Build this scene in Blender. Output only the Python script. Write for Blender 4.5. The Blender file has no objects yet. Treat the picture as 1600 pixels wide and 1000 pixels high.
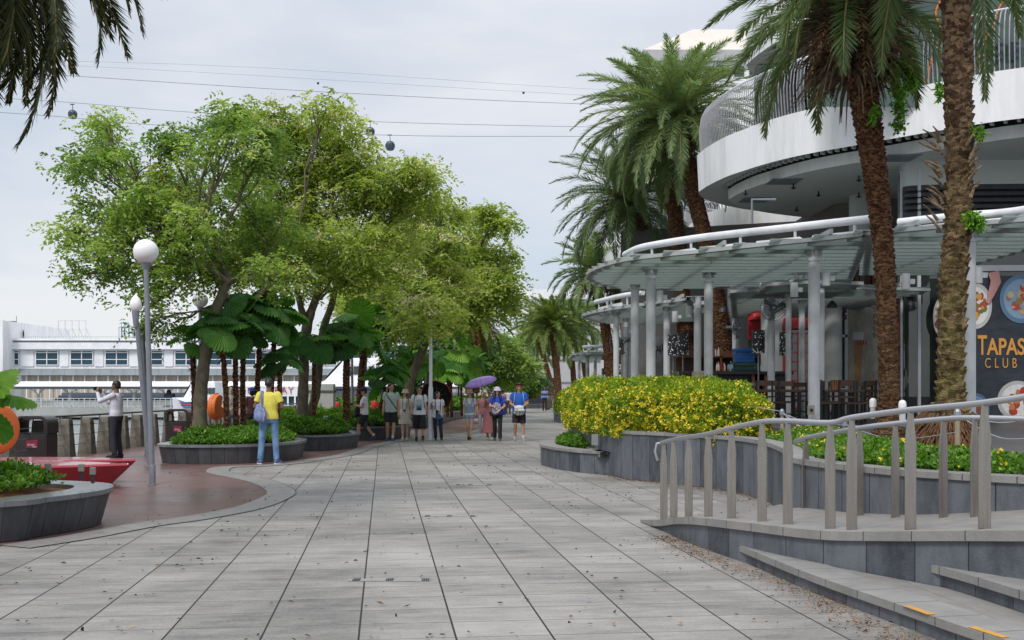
import bpy, math, random
import numpy as np
from mathutils import Vector, Matrix
PI = math.pi
F = 1700.0; CAMH = 1.5; HY = 612.0
rnd = random.Random(7)
sc = bpy.context.scene
COL = sc.collection

def P(px, py, Y):            # a point at distance Y seen at photo pixel (px, py)
    return ((px-800)*Y/F, Y, CAMH+(HY-py)*Y/F)
def G(px, py, z=0.0):        # the ground point (height z) seen at photo pixel
    Y = (CAMH-z)*F/(py-HY)
    return ((px-800)*Y/F, Y, z)

# ------------------------------------------------------------------ scene graph helpers
def tag(o, label=None, cat=None, group=None, kind=None):
    if label: o['label'] = label
    if cat: o['category'] = cat
    if group: o['group'] = group
    if kind: o['kind'] = kind
    return o
def thing(name, label, cat, loc=(0, 0, 0), group=None):
    o = bpy.data.objects.new(name, None); COL.objects.link(o)
    o.location = loc; o.empty_display_size = 0.2
    return tag(o, label, cat, group)
def wloc(o):
    v = Vector((0, 0, 0))
    while o is not None:
        v += o.location; o = o.parent
    return v
def link_mesh(name, me, parent=None, world=True, origin=None):
    o = bpy.data.objects.new(name, me); COL.objects.link(o)
    if parent is not None:
        o.parent = parent
        if world: me.transform(Matrix.Translation(-wloc(parent)))
    elif origin is not None:
        me.transform(Matrix.Translation(-Vector(origin))); o.location = origin
    return o
def kids(o): return [c for c in o.children]
def copy_tree(o, parent=None):
    c = o.copy(); COL.objects.link(c)
    if parent is not None: c.parent = parent
    for ch in kids(o): copy_tree(ch, c)
    return c
def place_copy(o, loc, rz=0.0, s=1.0, label=None, group=None):
    c = copy_tree(o); c.location = loc; c.rotation_euler = (0, 0, rz); c.scale = (s, s, s)
    if label: c['label'] = label
    if group: c['group'] = group
    return c

class MB:
    """collects primitives, builds ONE mesh object"""
    def __init__(s): s.v = []; s.f = []; s.uv = {}
    def add(s, vs, fs, uvs=None):
        o = len(s.v); s.v.extend([tuple(p) for p in vs])
        for i, f in enumerate(fs):
            if uvs is not None: s.uv[len(s.f)] = uvs[i]
            s.f.append(tuple(o+k for k in f))
        return s
    def box(s, c, d, rz=0.0, rx=0.0, ry=0.0, taper=1.0):
        hx, hy, hz = d[0]/2, d[1]/2, d[2]/2
        m = Matrix.Rotation(rz, 3, 'Z') @ Matrix.Rotation(ry, 3, 'Y') @ Matrix.Rotation(rx, 3, 'X')
        vs = []
        for z in (-hz, hz):
            t = 1.0 if z < 0 else taper
            for x, y in ((-hx, -hy), (hx, -hy), (hx, hy), (-hx, hy)):
                q = m @ Vector((x*t, y*t, z)); vs.append((c[0]+q.x, c[1]+q.y, c[2]+q.z))
        return s.add(vs, [(0, 3, 2, 1), (4, 5, 6, 7), (0, 1, 5, 4), (1, 2, 6, 5), (2, 3, 7, 6), (3, 0, 4, 7)])
    def bar(s, a, b, w, h=None):
        a = Vector(a); b = Vector(b); return s.tube([a, b], w/2, 4, True)
    def tube(s, pts, r, n=8, cap=True, sq=None):
        pts = [Vector(p) for p in pts]
        k = len(pts)
        rs = r if isinstance(r, (list, tuple)) else [r]*k
        vs = []; prev = None
        for i, p in enumerate(pts):
            t = (pts[min(i+1, k-1)]-pts[max(i-1, 0)])
            if t.length < 1e-9: t = Vector((0, 0, 1))
            t.normalize()
            if prev is None:
                u = Vector((0, 0, 1)) if abs(t.z) < 0.9 else Vector((1, 0, 0))
            else: u = prev
            x = (u-t*u.dot(t))
            if x.length < 1e-6: x = t.orthogonal()
            x.normalize(); y = t.cross(x); prev = x
            for j in range(n):
                a = 2*PI*(j+0.5)/n
                q = p+x*(math.cos(a)*rs[i])+y*(math.sin(a)*rs[i]*(sq or 1.0))
                vs.append(q)
        fs = []
        for i in range(k-1):
            for j in range(n):
                a = i*n+j; b = i*n+(j+1) % n
                fs.append((a, b, b+n, a+n))
        if cap:
            fs.append(tuple(range(n))[::-1]); fs.append(tuple((k-1)*n+j for j in range(n)))
        return s.add(vs, fs)
    def lathe(s, c, prof, n=16, cap=True):   # prof: (r, z) bottom->top
        vs = []; k = len(prof)
        for r, z in prof:
            for j in range(n):
                a = 2*PI*j/n; vs.append((c[0]+r*math.cos(a), c[1]+r*math.sin(a), c[2]+z))
        fs = []
        for i in range(k-1):
            for j in range(n):
                a = i*n+j; b = i*n+(j+1) % n
                fs.append((a, b, b+n, a+n))
        if cap:
            fs.append(tuple(range(n))[::-1]); fs.append(tuple((k-1)*n+j for j in range(n)))
        return s.add(vs, fs)
    def ball(s, c, r, n=12, m=8, rot=None):
        if not isinstance(r, (tuple, list)): r = (r, r, r)
        vs = []
        for i in range(m+1):
            ph = -PI/2+PI*i/m
            for j in range(n):
                a = 2*PI*j/n
                q = Vector((r[0]*math.cos(ph)*math.cos(a), r[1]*math.cos(ph)*math.sin(a), r[2]*math.sin(ph)))
                if rot is not None: q = rot @ q
                vs.append((c[0]+q.x, c[1]+q.y, c[2]+q.z))
        fs = []
        for i in range(m):
            for j in range(n):
                a = i*n+j; b = i*n+(j+1) % n
                fs.append((a, b, b+n, a+n))
        return s.add(vs, fs)
    def prism(s, poly, z0, z1, bottom=True):
        n = len(poly)
        vs = [(p[0], p[1], z0) for p in poly]+[(p[0], p[1], z1) for p in poly]
        fs = [tuple(range(n, 2*n))]
        if bottom: fs.append(tuple(range(n))[::-1])
        for i in range(n):
            j = (i+1) % n; fs.append((i, j, n+j, n+i))
        return s.add(vs, fs)
    def quad(s, a, b, c, d): return s.add([a, b, c, d], [(0, 1, 2, 3)])
    def mesh(s, name, mat, smooth=False):
        me = bpy.data.meshes.new(name)
        me.from_pydata([tuple(v) for v in s.v], [], s.f)
        if s.uv:
            uvl = me.uv_layers.new(name='UVMap')
            for pi, poly in enumerate(me.polygons):
                uu = s.uv.get(pi)
                if uu:
                    for k, li in enumerate(poly.loop_indices): uvl.data[li].uv = uu[k]
        me.materials.append(mat)
        if smooth:
            for p in me.polygons: p.use_smooth = True
            try: me.set_sharp_from_angle(angle=math.radians(40))
            except Exception: pass
        me.update()
        return me
    def build(s, name, mat, parent=None, smooth=False, world=True, origin=None, bevel=0):
        o = link_mesh(name, s.mesh(name, mat, smooth), parent, world, origin)
        if bevel:
            b = o.modifiers.new('b', 'BEVEL'); b.width = bevel; b.segments = 2; b.limit_method = 'ANGLE'; b.angle_limit = 0.6
        return o

def catmull(pts, closed=False, sub=6):
    pts = [tuple(p) for p in pts]; n = len(pts); out = []
    rng = range(n) if closed else range(n-1)
    for i in rng:
        if closed: p0, p1, p2, p3 = pts[(i-1) % n], pts[i], pts[(i+1) % n], pts[(i+2) % n]
        else: p0, p1, p2, p3 = pts[max(i-1, 0)], pts[i], pts[i+1], pts[min(i+2, n-1)]
        for k in range(sub):
            t = k/sub
            out.append(tuple(0.5*((2*b)+(-a+c)*t+(2*a-5*b+4*c-d)*t*t+(-a+3*b-3*c+d)*t**3)
                             for a, b, c, d in zip(p0, p1, p2, p3)))
    if not closed: out.append(pts[-1])
    return out
def offset_path(pts, d, closed=False):   # + d = to the left of travel
    n = len(pts); out = []
    for i in range(n):
        a = pts[(i-1) % n] if (closed or i > 0) else pts[i]
        b = pts[(i+1) % n] if (closed or i < n-1) else pts[i]
        tx, ty = b[0]-a[0], b[1]-a[1]; L = math.hypot(tx, ty) or 1
        out.append((pts[i][0]-ty/L*d, pts[i][1]+tx/L*d)+tuple(pts[i][2:]))
    return out
def area(poly):
    return 0.5*sum(poly[i][0]*poly[(i+1) % len(poly)][1]-poly[(i+1) % len(poly)][0]*poly[i][1] for i in range(len(poly)))
def inside(poly, x, y):
    c = False; n = len(poly); j = n-1
    for i in range(n):
        xi, yi = poly[i][0], poly[i][1]; xj, yj = poly[j][0], poly[j][1]
        if (yi > y) != (yj > y) and x < (xj-xi)*(y-yi)/(yj-yi)+xi: c = not c
        j = i
    return c
def strip(mb, bottom, top, closed=False, v0=0.0, v1=1.0, flip=False):
    """quad strip between two equally long 3D paths with UV (arc length, v)"""
    n = len(bottom); L = [0.0]
    for i in range(1, n+1):
        a = bottom[(i-1) % n]; b = bottom[i % n]; L.append(L[-1]+math.hypot(b[0]-a[0], b[1]-a[1]))
    vs = list(bottom)+list(top); fs = []; uv = []
    for i in (range(n) if closed else range(n-1)):
        j = (i+1) % n
        if flip: fs.append((j, i, n+i, n+j)); uv.append([(L[i+1], v0), (L[i], v0), (L[i], v1), (L[i+1], v1)])
        else: fs.append((i, j, n+j, n+i)); uv.append([(L[i], v0), (L[i+1], v0), (L[i+1], v1), (L[i], v1)])
    mb.add(vs, fs, uv); return mb

# ------------------------------------------------------------------ materials
def new_mat(name):
    m = bpy.data.materials.new(name); m.use_nodes = True
    nt = m.node_tree; b = nt.nodes.get('Principled BSDF')
    return m, nt, b
def N(nt, typ, **kw):
    n = nt.nodes.new(typ)
    for k, v in kw.items():
        if k in n.inputs: n.inputs[k].default_value = v
        else: setattr(n, k, v)
    return n
def rgba(c): return (c[0], c[1], c[2], 1.0)
def ramp(nt, fac, stops):
    r = nt.nodes.new('ShaderNodeValToRGB'); e = r.color_ramp.elements
    while len(e) < len(stops): e.new(0.5)
    for i, (p, c) in enumerate(stops):
        e[i].position = p; e[i].color = rgba(c) if isinstance(c, (tuple, list)) else (c, c, c, 1)
    nt.links.new(fac, r.inputs['Fac']); return r
def mat(name, c1, c2=None, scale=4.0, rough=0.6, metal=0.0, bump=0.0, bscale=None, stretch=(1, 1, 1), spec=0.5,
        rvar=0.0, stain=None, coat=0.0):
    """general weathered surface: two tones mixed by noise, optional bump and darker/lighter stains"""
    m, nt, b = new_mat(name); L = nt.links
    tc = N(nt, 'ShaderNodeTexCoord'); mp = N(nt, 'ShaderNodeMapping'); mp.inputs['Scale'].default_value = stretch
    L.new(tc.outputs['Object'], mp.inputs['Vector'])
    if c2 is None: c2 = tuple(x*0.82 for x in c1)
    nz = N(nt, 'ShaderNodeTexNoise', Scale=scale, Detail=7.0, Roughness=0.62); L.new(mp.outputs[0], nz.inputs['Vector'])
    r = ramp(nt, nz.outputs['Fac'], [(0.33, c2), (0.67, c1)]); col = r.outputs[0]
    if stain:
        n2 = N(nt, 'ShaderNodeTexNoise', Scale=scale*0.27, Detail=9.0, Roughness=0.7); L.new(mp.outputs[0], n2.inputs['Vector'])
        r2 = ramp(nt, n2.outputs['Fac'], [(0.48, 0.0), (0.68, 1.0)])
        mx = N(nt, 'ShaderNodeMix', data_type='RGBA'); L.new(r2.outputs[0], mx.inputs[0]); L.new(col, mx.inputs[6])
        mx.inputs[7].default_value = rgba(stain); col = mx.outputs[2]
    L.new(col, b.inputs['Base Color'])
    b.inputs['Metallic'].default_value = metal; b.inputs['Specular IOR Level'].default_value = spec
    b.inputs['Roughness'].default_value = rough; b.inputs['Coat Weight'].default_value = coat
    if rvar:
        rr = N(nt, 'ShaderNodeMapRange'); L.new(nz.outputs['Fac'], rr.inputs[0])
        rr.inputs[3].default_value = rough-rvar; rr.inputs[4].default_value = rough+rvar; L.new(rr.outputs[0], b.inputs['Roughness'])
    if bump:
        n3 = N(nt, 'ShaderNodeTexNoise', Scale=bscale or scale*6, Detail=5.0); L.new(mp.outputs[0], n3.inputs['Vector'])
        bp = N(nt, 'ShaderNodeBump', Strength=1.0, Distance=bump); L.new(n3.outputs['Fac'], bp.inputs['Height']); L.new(bp.outputs[0], b.inputs['Normal'])
    return m
def leaf_mat(name, stops, trans=0.35, rough=0.5, spec=0.35):
    """leaf colour from the per-face 'tint' value"""
    m, nt, b = new_mat(name); L = nt.links
    at = N(nt, 'ShaderNodeAttribute', attribute_name='tint')
    r = ramp(nt, at.outputs['Fac'], stops)
    L.new(r.outputs[0], b.inputs['Base Color']); b.inputs['Roughness'].default_value = rough
    b.inputs['Specular IOR Level'].default_value = spec
    tr = N(nt, 'ShaderNodeBsdfTranslucent'); hs = N(nt, 'ShaderNodeHueSaturation', Saturation=1.15, Value=1.5)
    L.new(r.outputs[0], hs.inputs['Color']); L.new(hs.outputs[0], tr.inputs['Color'])
    mx = N(nt, 'ShaderNodeMixShader', Fac=trans); L.new(b.outputs[0], mx.inputs[1]); L.new(tr.outputs[0], mx.inputs[2])
    L.new(mx.outputs[0], nt.nodes['Material Output'].inputs['Surface'])
    return m
def glass_mat(name, tint, rough=0.05, trans=0.0, metal=0.0, spec=0.9):
    m, nt, b = new_mat(name); L = nt.links
    tc = N(nt, 'ShaderNodeTexCoord'); nz = N(nt, 'ShaderNodeTexNoise', Scale=0.35, Detail=2.0); L.new(tc.outputs['Object'], nz.inputs['Vector'])
    r = ramp(nt, nz.outputs['Fac'], [(0.4, tuple(x*0.7 for x in tint)), (0.6, tint)]); L.new(r.outputs[0], b.inputs['Base Color'])
    b.inputs['Roughness'].default_value = rough; b.inputs['Specular IOR Level'].default_value = spec
    b.inputs['Transmission Weight'].default_value = trans; b.inputs['Metallic'].default_value = metal
    bp = N(nt, 'ShaderNodeBump', Strength=0.3, Distance=0.02); n2 = N(nt, 'ShaderNodeTexNoise', Scale=0.8); L.new(tc.outputs['Object'], n2.inputs['Vector'])
    L.new(n2.outputs['Fac'], bp.inputs['Height']); L.new(bp.outputs[0], b.inputs['Normal'])
    return m
def slab_uv_mat(name, c1, c2, width, height, mortar, joint=(0.02, 0.02, 0.022), rough=0.5, offset=0.0, streak=3.0, var=0.35, bump=0.004):
    """stone cladding: vertical slabs laid along the wall (UV = metres along, metres up)"""
    m, nt, b = new_mat(name); L = nt.links
    uv = N(nt, 'ShaderNodeUVMap'); 
    bk = N(nt, 'ShaderNodeTexBrick', Scale=1.0); bk.offset = offset; bk.squash = 1.0
    bk.inputs['Brick Width'].default_value = width; bk.inputs['Row Height'].default_value = height
    bk.inputs['Mortar Size'].default_value = mortar; bk.inputs['Mortar Smooth'].default_value = 0.3
    bk.inputs['Color1'].default_value = rgba((0.5-var,)*3); bk.inputs['Color2'].default_value = rgba((0.5+var,)*3); bk.inputs['Bias'].default_value = 0
    L.new(uv.outputs[0], bk.inputs['Vector'])
    tc = N(nt, 'ShaderNodeTexCoord'); mp = N(nt, 'ShaderNodeMapping'); mp.inputs['Scale'].default_value = (streak, streak, 1)
    L.new(tc.outputs['Object'], mp.inputs[0])
    nz = N(nt, 'ShaderNodeTexNoise', Scale=2.2, Detail=9.0, Roughness=0.68); L.new(mp.outputs[0], nz.inputs['Vector'])
    ad = N(nt, 'ShaderNodeMath', operation='MULTIPLY_ADD'); L.new(nz.outputs['Fac'], ad.inputs[0]); ad.inputs[1].default_value = 1.3
    sub = N(nt, 'ShaderNodeMath', operation='MULTIPLY_ADD'); L.new(bk.outputs['Color'], sub.inputs[0]); sub.inputs[1].default_value = 0.6; sub.inputs[2].default_value = -0.38
    L.new(sub.outputs[0], ad.inputs[2])
    r = ramp(nt, ad.outputs[0], [(0.2, c2), (0.8, c1)])
    mx = N(nt, 'ShaderNodeMix', data_type='RGBA'); L.new(bk.outputs['Fac'], mx.inputs[0]); L.new(r.outputs[0], mx.inputs[6]); mx.inputs[7].default_value = rgba(joint)
    L.new(mx.outputs[2], b.inputs['Base Color']); b.inputs['Roughness'].default_value = rough
    n3 = N(nt, 'ShaderNodeTexNoise', Scale=60.0, Detail=4.0); L.new(tc.outputs['Object'], n3.inputs['Vector'])
    mm = N(nt, 'ShaderNodeMath', operation='MULTIPLY_ADD'); L.new(bk.outputs['Fac'], mm.inputs[0]); mm.inputs[1].default_value = -2.0; L.new(n3.outputs['Fac'], mm.inputs[2])
    bp = N(nt, 'ShaderNodeBump', Strength=1.0, Distance=bump); L.new(mm.outputs[0], bp.inputs['Height']); L.new(bp.outputs[0], b.inputs['Normal'])
    return m

MT = {}
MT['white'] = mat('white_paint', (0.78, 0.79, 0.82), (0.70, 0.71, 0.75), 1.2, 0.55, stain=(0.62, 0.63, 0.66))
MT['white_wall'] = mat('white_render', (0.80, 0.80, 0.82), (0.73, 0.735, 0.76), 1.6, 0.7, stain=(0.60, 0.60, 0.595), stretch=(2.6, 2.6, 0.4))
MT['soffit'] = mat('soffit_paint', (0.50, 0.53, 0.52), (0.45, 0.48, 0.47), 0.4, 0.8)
MT['grey_wall'] = mat('grey_wall', (0.42, 0.42, 0.44), (0.36, 0.36, 0.38), 0.6, 0.8)
MT['steel_white'] = mat('painted_steel', (0.56, 0.58, 0.60), (0.48, 0.50, 0.52), 3, 0.4, rvar=0.1, stain=(0.40, 0.41, 0.42))
MT['pipe_white'] = mat('pipe_paint', (0.72, 0.73, 0.76), (0.62, 0.63, 0.66), 3, 0.35, rvar=0.1, stain=(0.5, 0.5, 0.52))
MT['steel_grey'] = mat('grey_steel', (0.23, 0.25, 0.28), (0.18, 0.2, 0.23), 5, 0.45, metal=0.3)
MT['dark_steel'] = mat('dark_steel', (0.035, 0.037, 0.045), (0.02, 0.02, 0.026), 5, 0.4, metal=0.3)
MT['inox'] = mat('brushed_steel', (0.34, 0.315, 0.29), (0.275, 0.255, 0.235), 3.0, 0.26, metal=0.85, stretch=(14, 14, 1), rvar=0.08)
MT['rail'] = mat('polished_rail', (0.50, 0.50, 0.52), (0.47, 0.47, 0.49), 1, 0.36, metal=0.9)
MT['concrete'] = mat('weathered_concrete', (0.20, 0.18, 0.15), (0.10, 0.09, 0.07), 6, 0.85, bump=0.012, bscale=24, stain=(0.05, 0.045, 0.035))
MT['pier'] = mat('pier_concrete', (0.36, 0.37, 0.37), (0.28, 0.29, 0.29), 0.6, 0.85)
MT['soil'] = mat('soil', (0.10, 0.055, 0.03), (0.04, 0.025, 0.015), 8, 0.95, bump=0.02)
MT['mulch'] = mat('orange_mulch', (0.34, 0.15, 0.05), (0.15, 0.06, 0.02), 14, 0.95, bump=0.03)
MT['red'] = mat('red_gloss', (0.42, 0.014, 0.038), (0.33, 0.012, 0.03), 5, 0.22, coat=0.5, rvar=0.1, stain=(0.26, 0.02, 0.03))
MT['orange'] = mat('orange_plastic', (0.70, 0.17, 0.03), (0.58, 0.13, 0.02), 4, 0.5, stain=(0.45, 0.13, 0.04))
MT['bin'] = mat('bin_brown', (0.030, 0.021, 0.022), (0.020, 0.014, 0.015), 4, 0.35)
MT['black'] = mat('black', (0.012, 0.012, 0.014), (0.008, 0.008, 0.009), 4, 0.5)
MT['lampglass'] = mat('opal_glass', (0.80, 0.80, 0.82), (0.74, 0.74, 0.76), 2, 0.35)
MT['wood'] = mat('dark_wood', (0.11, 0.045, 0.02), (0.05, 0.02, 0.01), 6, 0.45, stretch=(1, 1, 6))
MT['wood_warm'] = mat('warm_wood', (0.30, 0.12, 0.045), (0.18, 0.07, 0.03), 6, 0.45, stretch=(6, 1, 1))
MT['bark'] = mat('smooth_bark', (0.20, 0.165, 0.115), (0.09, 0.072, 0.05), 9, 0.9, bump=0.02, bscale=30, stretch=(1, 1, 0.5), stain=(0.10, 0.11, 0.06))
MT['bark_dark'] = mat('dark_bark', (0.10, 0.07, 0.045), (0.045, 0.03, 0.02), 9, 0.9, bump=0.02, bscale=25)
MT['palm_bark'] = mat('palm_bark', (0.17, 0.085, 0.045), (0.045, 0.02, 0.012), 13, 0.95, bump=0.03, bscale=40, stain=(0.09, 0.045, 0.025))
MT['palm_bark_moss'] = mat('mossy_palm_bark', (0.24, 0.185, 0.11), (0.08, 0.06, 0.035), 9, 0.95, bump=0.03, bscale=40, stain=(0.17, 0.165, 0.06))
MT['palm_bark_dry'] = mat('dry_palm_bark', (0.26, 0.19, 0.12), (0.07, 0.045, 0.025), 10, 0.95, bump=0.03, bscale=40)
def bark_mat(name, dark, mid, light, cell=15.0, moss=None, zr=(0, 1)):
    m, nt, b = new_mat(name); L = nt.links
    tc = N(nt, 'ShaderNodeTexCoord'); mp = N(nt, 'ShaderNodeMapping'); mp.inputs['Scale'].default_value = (1, 1, 1.7); L.new(tc.outputs['Object'], mp.inputs[0])
    vo = N(nt, 'ShaderNodeTexVoronoi', Scale=cell); L.new(mp.outputs[0], vo.inputs['Vector']); sp = N(nt, 'ShaderNodeSeparateColor'); L.new(vo.outputs['Color'], sp.inputs[0])
    nz = N(nt, 'ShaderNodeTexNoise', Scale=cell*2.2, Detail=6.0, Roughness=0.7); L.new(mp.outputs[0], nz.inputs['Vector'])
    ad = N(nt, 'ShaderNodeMath', operation='MULTIPLY_ADD'); L.new(sp.outputs[0], ad.inputs[0]); ad.inputs[1].default_value = 0.5; L.new(nz.outputs['Fac'], ad.inputs[2])
    r = ramp(nt, ad.outputs[0], [(0.40, dark), (0.72, mid), (1.0, light)]); col = r.outputs[0]
    if moss:
        sx = N(nt, 'ShaderNodeSeparateXYZ'); L.new(tc.outputs['Object'], sx.inputs[0]); mr = N(nt, 'ShaderNodeMapRange'); L.new(sx.outputs['Z'], mr.inputs[0])
        mr.inputs[1].default_value = zr[0]; mr.inputs[2].default_value = zr[1]; mr.inputs[3].default_value = 0.8; mr.inputs[4].default_value = 0.0
        n2 = N(nt, 'ShaderNodeTexNoise', Scale=2.5, Detail=5.0); L.new(tc.outputs['Object'], n2.inputs['Vector']); mm = N(nt, 'ShaderNodeMath', operation='MULTIPLY'); L.new(mr.outputs[0], mm.inputs[0]); 
        r3 = ramp(nt, n2.outputs['Fac'], [(0.38, 0.25), (0.6, 1.0)]); L.new(r3.outputs[0], mm.inputs[1])
        r2 = ramp(nt, ad.outputs[0], [(0.40, tuple(x*0.35 for x in moss)), (0.72, moss), (1.0, tuple(x*1.5 for x in moss))])
        mx = N(nt, 'ShaderNodeMix', data_type='RGBA'); L.new(mm.outputs[0], mx.inputs[0]); L.new(col, mx.inputs[6]); L.new(r2.outputs[0], mx.inputs[7]); col = mx.outputs[2]
    L.new(col, b.inputs['Base Color']); b.inputs['Roughness'].default_value = 0.95; b.inputs['Specular IOR Level'].default_value = 0.2
    bp = N(nt, 'ShaderNodeBump', Strength=1.0, Distance=0.02); L.new(ad.outputs[0], bp.inputs['Height']); L.new(bp.outputs[0], b.inputs['Normal']); return m
MT['palm_bark'] = bark_mat('palm_bark', (0.018, 0.008, 0.005), (0.085, 0.038, 0.020), (0.21, 0.115, 0.06), 17)
MT['palm_bark_moss'] = bark_mat('mossy_palm_bark', (0.022, 0.013, 0.009), (0.105, 0.060, 0.036), (0.27, 0.18, 0.11), 13, moss=(0.145, 0.13, 0.045), zr=(0.5, 4.6))
MT['palm_bark_brown'] = bark_mat('brown_palm_bark', (0.020, 0.008, 0.005), (0.090, 0.038, 0.020), (0.23, 0.12, 0.065), 20, moss=(0.15, 0.10, 0.055), zr=(0.5, 4.0))
MT['rib_grey'] = mat('rib_grey', (0.42, 0.42, 0.44), (0.34, 0.34, 0.36), 3, 0.35, metal=0.4)
MT['louvre'] = mat('frosted_louvre', (0.50, 0.54, 0.53), (0.40, 0.44, 0.43), 2, 0.22, stain=(0.31, 0.34, 0.33))
_nt = MT['louvre'].node_tree; _b = _nt.nodes['Principled BSDF']; _t = _nt.nodes.new('ShaderNodeBsdfTranslucent'); _t.inputs['Color'].default_value = (0.62, 0.69, 0.66, 1); _m = _nt.nodes.new('ShaderNodeMixShader'); _m.inputs[0].default_value = 0.5
_nt.links.new(_b.outputs[0], _m.inputs[1]); _nt.links.new(_t.outputs[0], _m.inputs[2]); _nt.links.new(_m.outputs[0], _nt.nodes['Material Output'].inputs['Surface'])
MT['plain_stone'] = mat('plain_stone', (0.30, 0.29, 0.285), (0.22, 0.21, 0.205), 6, 0.7)
MT['rim'] = mat('canopy_rim', (0.42, 0.44, 0.45), (0.33, 0.35, 0.36), 2, 0.4, stain=(0.27, 0.28, 0.28))
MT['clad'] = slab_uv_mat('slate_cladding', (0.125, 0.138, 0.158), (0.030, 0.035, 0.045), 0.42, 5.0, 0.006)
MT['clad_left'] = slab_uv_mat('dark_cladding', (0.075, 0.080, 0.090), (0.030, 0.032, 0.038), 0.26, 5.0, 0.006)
MT['coping'] = slab_uv_mat('coping_stone', (0.26, 0.255, 0.245), (0.17, 0.165, 0.16), 0.45, 5.0, 0.005, joint=(0.06, 0.06, 0.06), rough=0.7, streak=1.5, var=0.15)
MT['coping_wet'] = slab_uv_mat('wet_coping', (0.17, 0.18, 0.19), (0.10, 0.105, 0.115), 0.5, 5.0, 0.004, joint=(0.05, 0.05, 0.05), rough=0.22, streak=1.0, var=0.1)
MT['glass_dark'] = glass_mat('dark_glass', (0.025, 0.045, 0.045))
MT['glass_blue'] = glass_mat('blue_glass', (0.012, 0.06, 0.095), 0.12, spec=0.5)
MT['glass_green'] = glass_mat('green_glass', (0.05, 0.09, 0.075))
MT['paint_yellow'] = mat('yellow_paint', (0.60, 0.30, 0.03), (0.42, 0.22, 0.05), 20, 0.7)
def flat(name, c, rough=0.7, metal=0.0): 
    if name not in MT: MT[name] = mat(name, c, tuple(x*0.85 for x in c), 8, rough, metal)
    return MT[name]
# ------------------------------------------------------------------ camera, world, light
cam = bpy.data.cameras.new('camera'); co = bpy.data.objects.new('camera', cam); COL.objects.link(co)
co.location = (0, 0, CAMH); co.rotation_euler = (PI/2, 0, 0)
cam.sensor_width = 36; cam.lens = 36*F/1600; cam.shift_y = (HY-500)/1600; cam.clip_end = 8000; cam.clip_start = 0.05
sc.camera = co
sc.view_settings.view_transform = 'Standard'; sc.view_settings.look = 'None'; sc.view_settings.gamma = 1
sc.view_settings.exposure = 0.40
w = bpy.data.worlds.new('World'); sc.world = w; w.use_nodes = True
nt = w.node_tree; L = nt.links; bg = nt.nodes['Background']; bg.inputs['Strength'].default_value = 0.13
SUN_EL, SUN_AZ = math.radians(50), math.radians(205)     # high, behind the camera's left shoulder, veiled by cloud
sky = N(nt, 'ShaderNodeTexSky', sky_type='NISHITA'); sky.sun_disc = False; sky.sun_elevation = SUN_EL; sky.sun_rotation = SUN_AZ
tc = N(nt, 'ShaderNodeTexCoord'); sep = N(nt, 'ShaderNodeSeparateXYZ'); L.new(tc.outputs['Generated'], sep.inputs[0])
mp = N(nt, 'ShaderNodeMapping'); mp.inputs['Scale'].default_value = (1, 1, 2.6); L.new(tc.outputs['Generated'], mp.inputs[0])
nz = N(nt, 'ShaderNodeTexNoise', Scale=2.6, Detail=7.0, Roughness=0.52, Distortion=0.25); L.new(mp.outputs[0], nz.inputs['Vector'])
cl = ramp(nt, nz.outputs['Fac'], [(0.38, (3.6, 3.98, 4.5)), (0.50, (4.25, 4.45, 4.8)), (0.62, (4.95, 5.0, 5.2))])
# overcast: brighter overhead than at the horizon
up = N(nt, 'ShaderNodeMapRange'); L.new(sep.outputs['Z'], up.inputs[0]); up.inputs[1].default_value = 0.30; up.inputs[2].default_value = 1.0
up.inputs[3].default_value = 1.0; up.inputs[4].default_value = 2.1
mul = N(nt, 'ShaderNodeVectorMath', operation='SCALE'); L.new(cl.outputs[0], mul.inputs[0]); L.new(up.outputs[0], mul.inputs['Scale'])
mx = N(nt, 'ShaderNodeMix', data_type='RGBA'); mx.inputs[0].default_value = 0.88
L.new(sky.outputs[0], mx.inputs[6]); L.new(mul.outputs[0], mx.inputs[7]); L.new(mx.outputs[2], bg.inputs['Color'])
sl = bpy.data.lights.new('sun', 'SUN'); sl.energy = 1.8; sl.angle = math.radians(14); sl.color = (1.0, 0.95, 0.88)
so = bpy.data.objects.new('sun', sl); COL.objects.link(so)
# lamp -Z axis points from the sun to the scene; sky rotation 0 = +Y, clockwise seen from above
sd = Vector((math.sin(SUN_AZ)*math.cos(SUN_EL), math.cos(SUN_AZ)*math.cos(SUN_EL), math.sin(SUN_EL)))
so.rotation_euler = sd.to_track_quat('Z', 'Y').to_euler(); so.location = (0, -10, 40)

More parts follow.
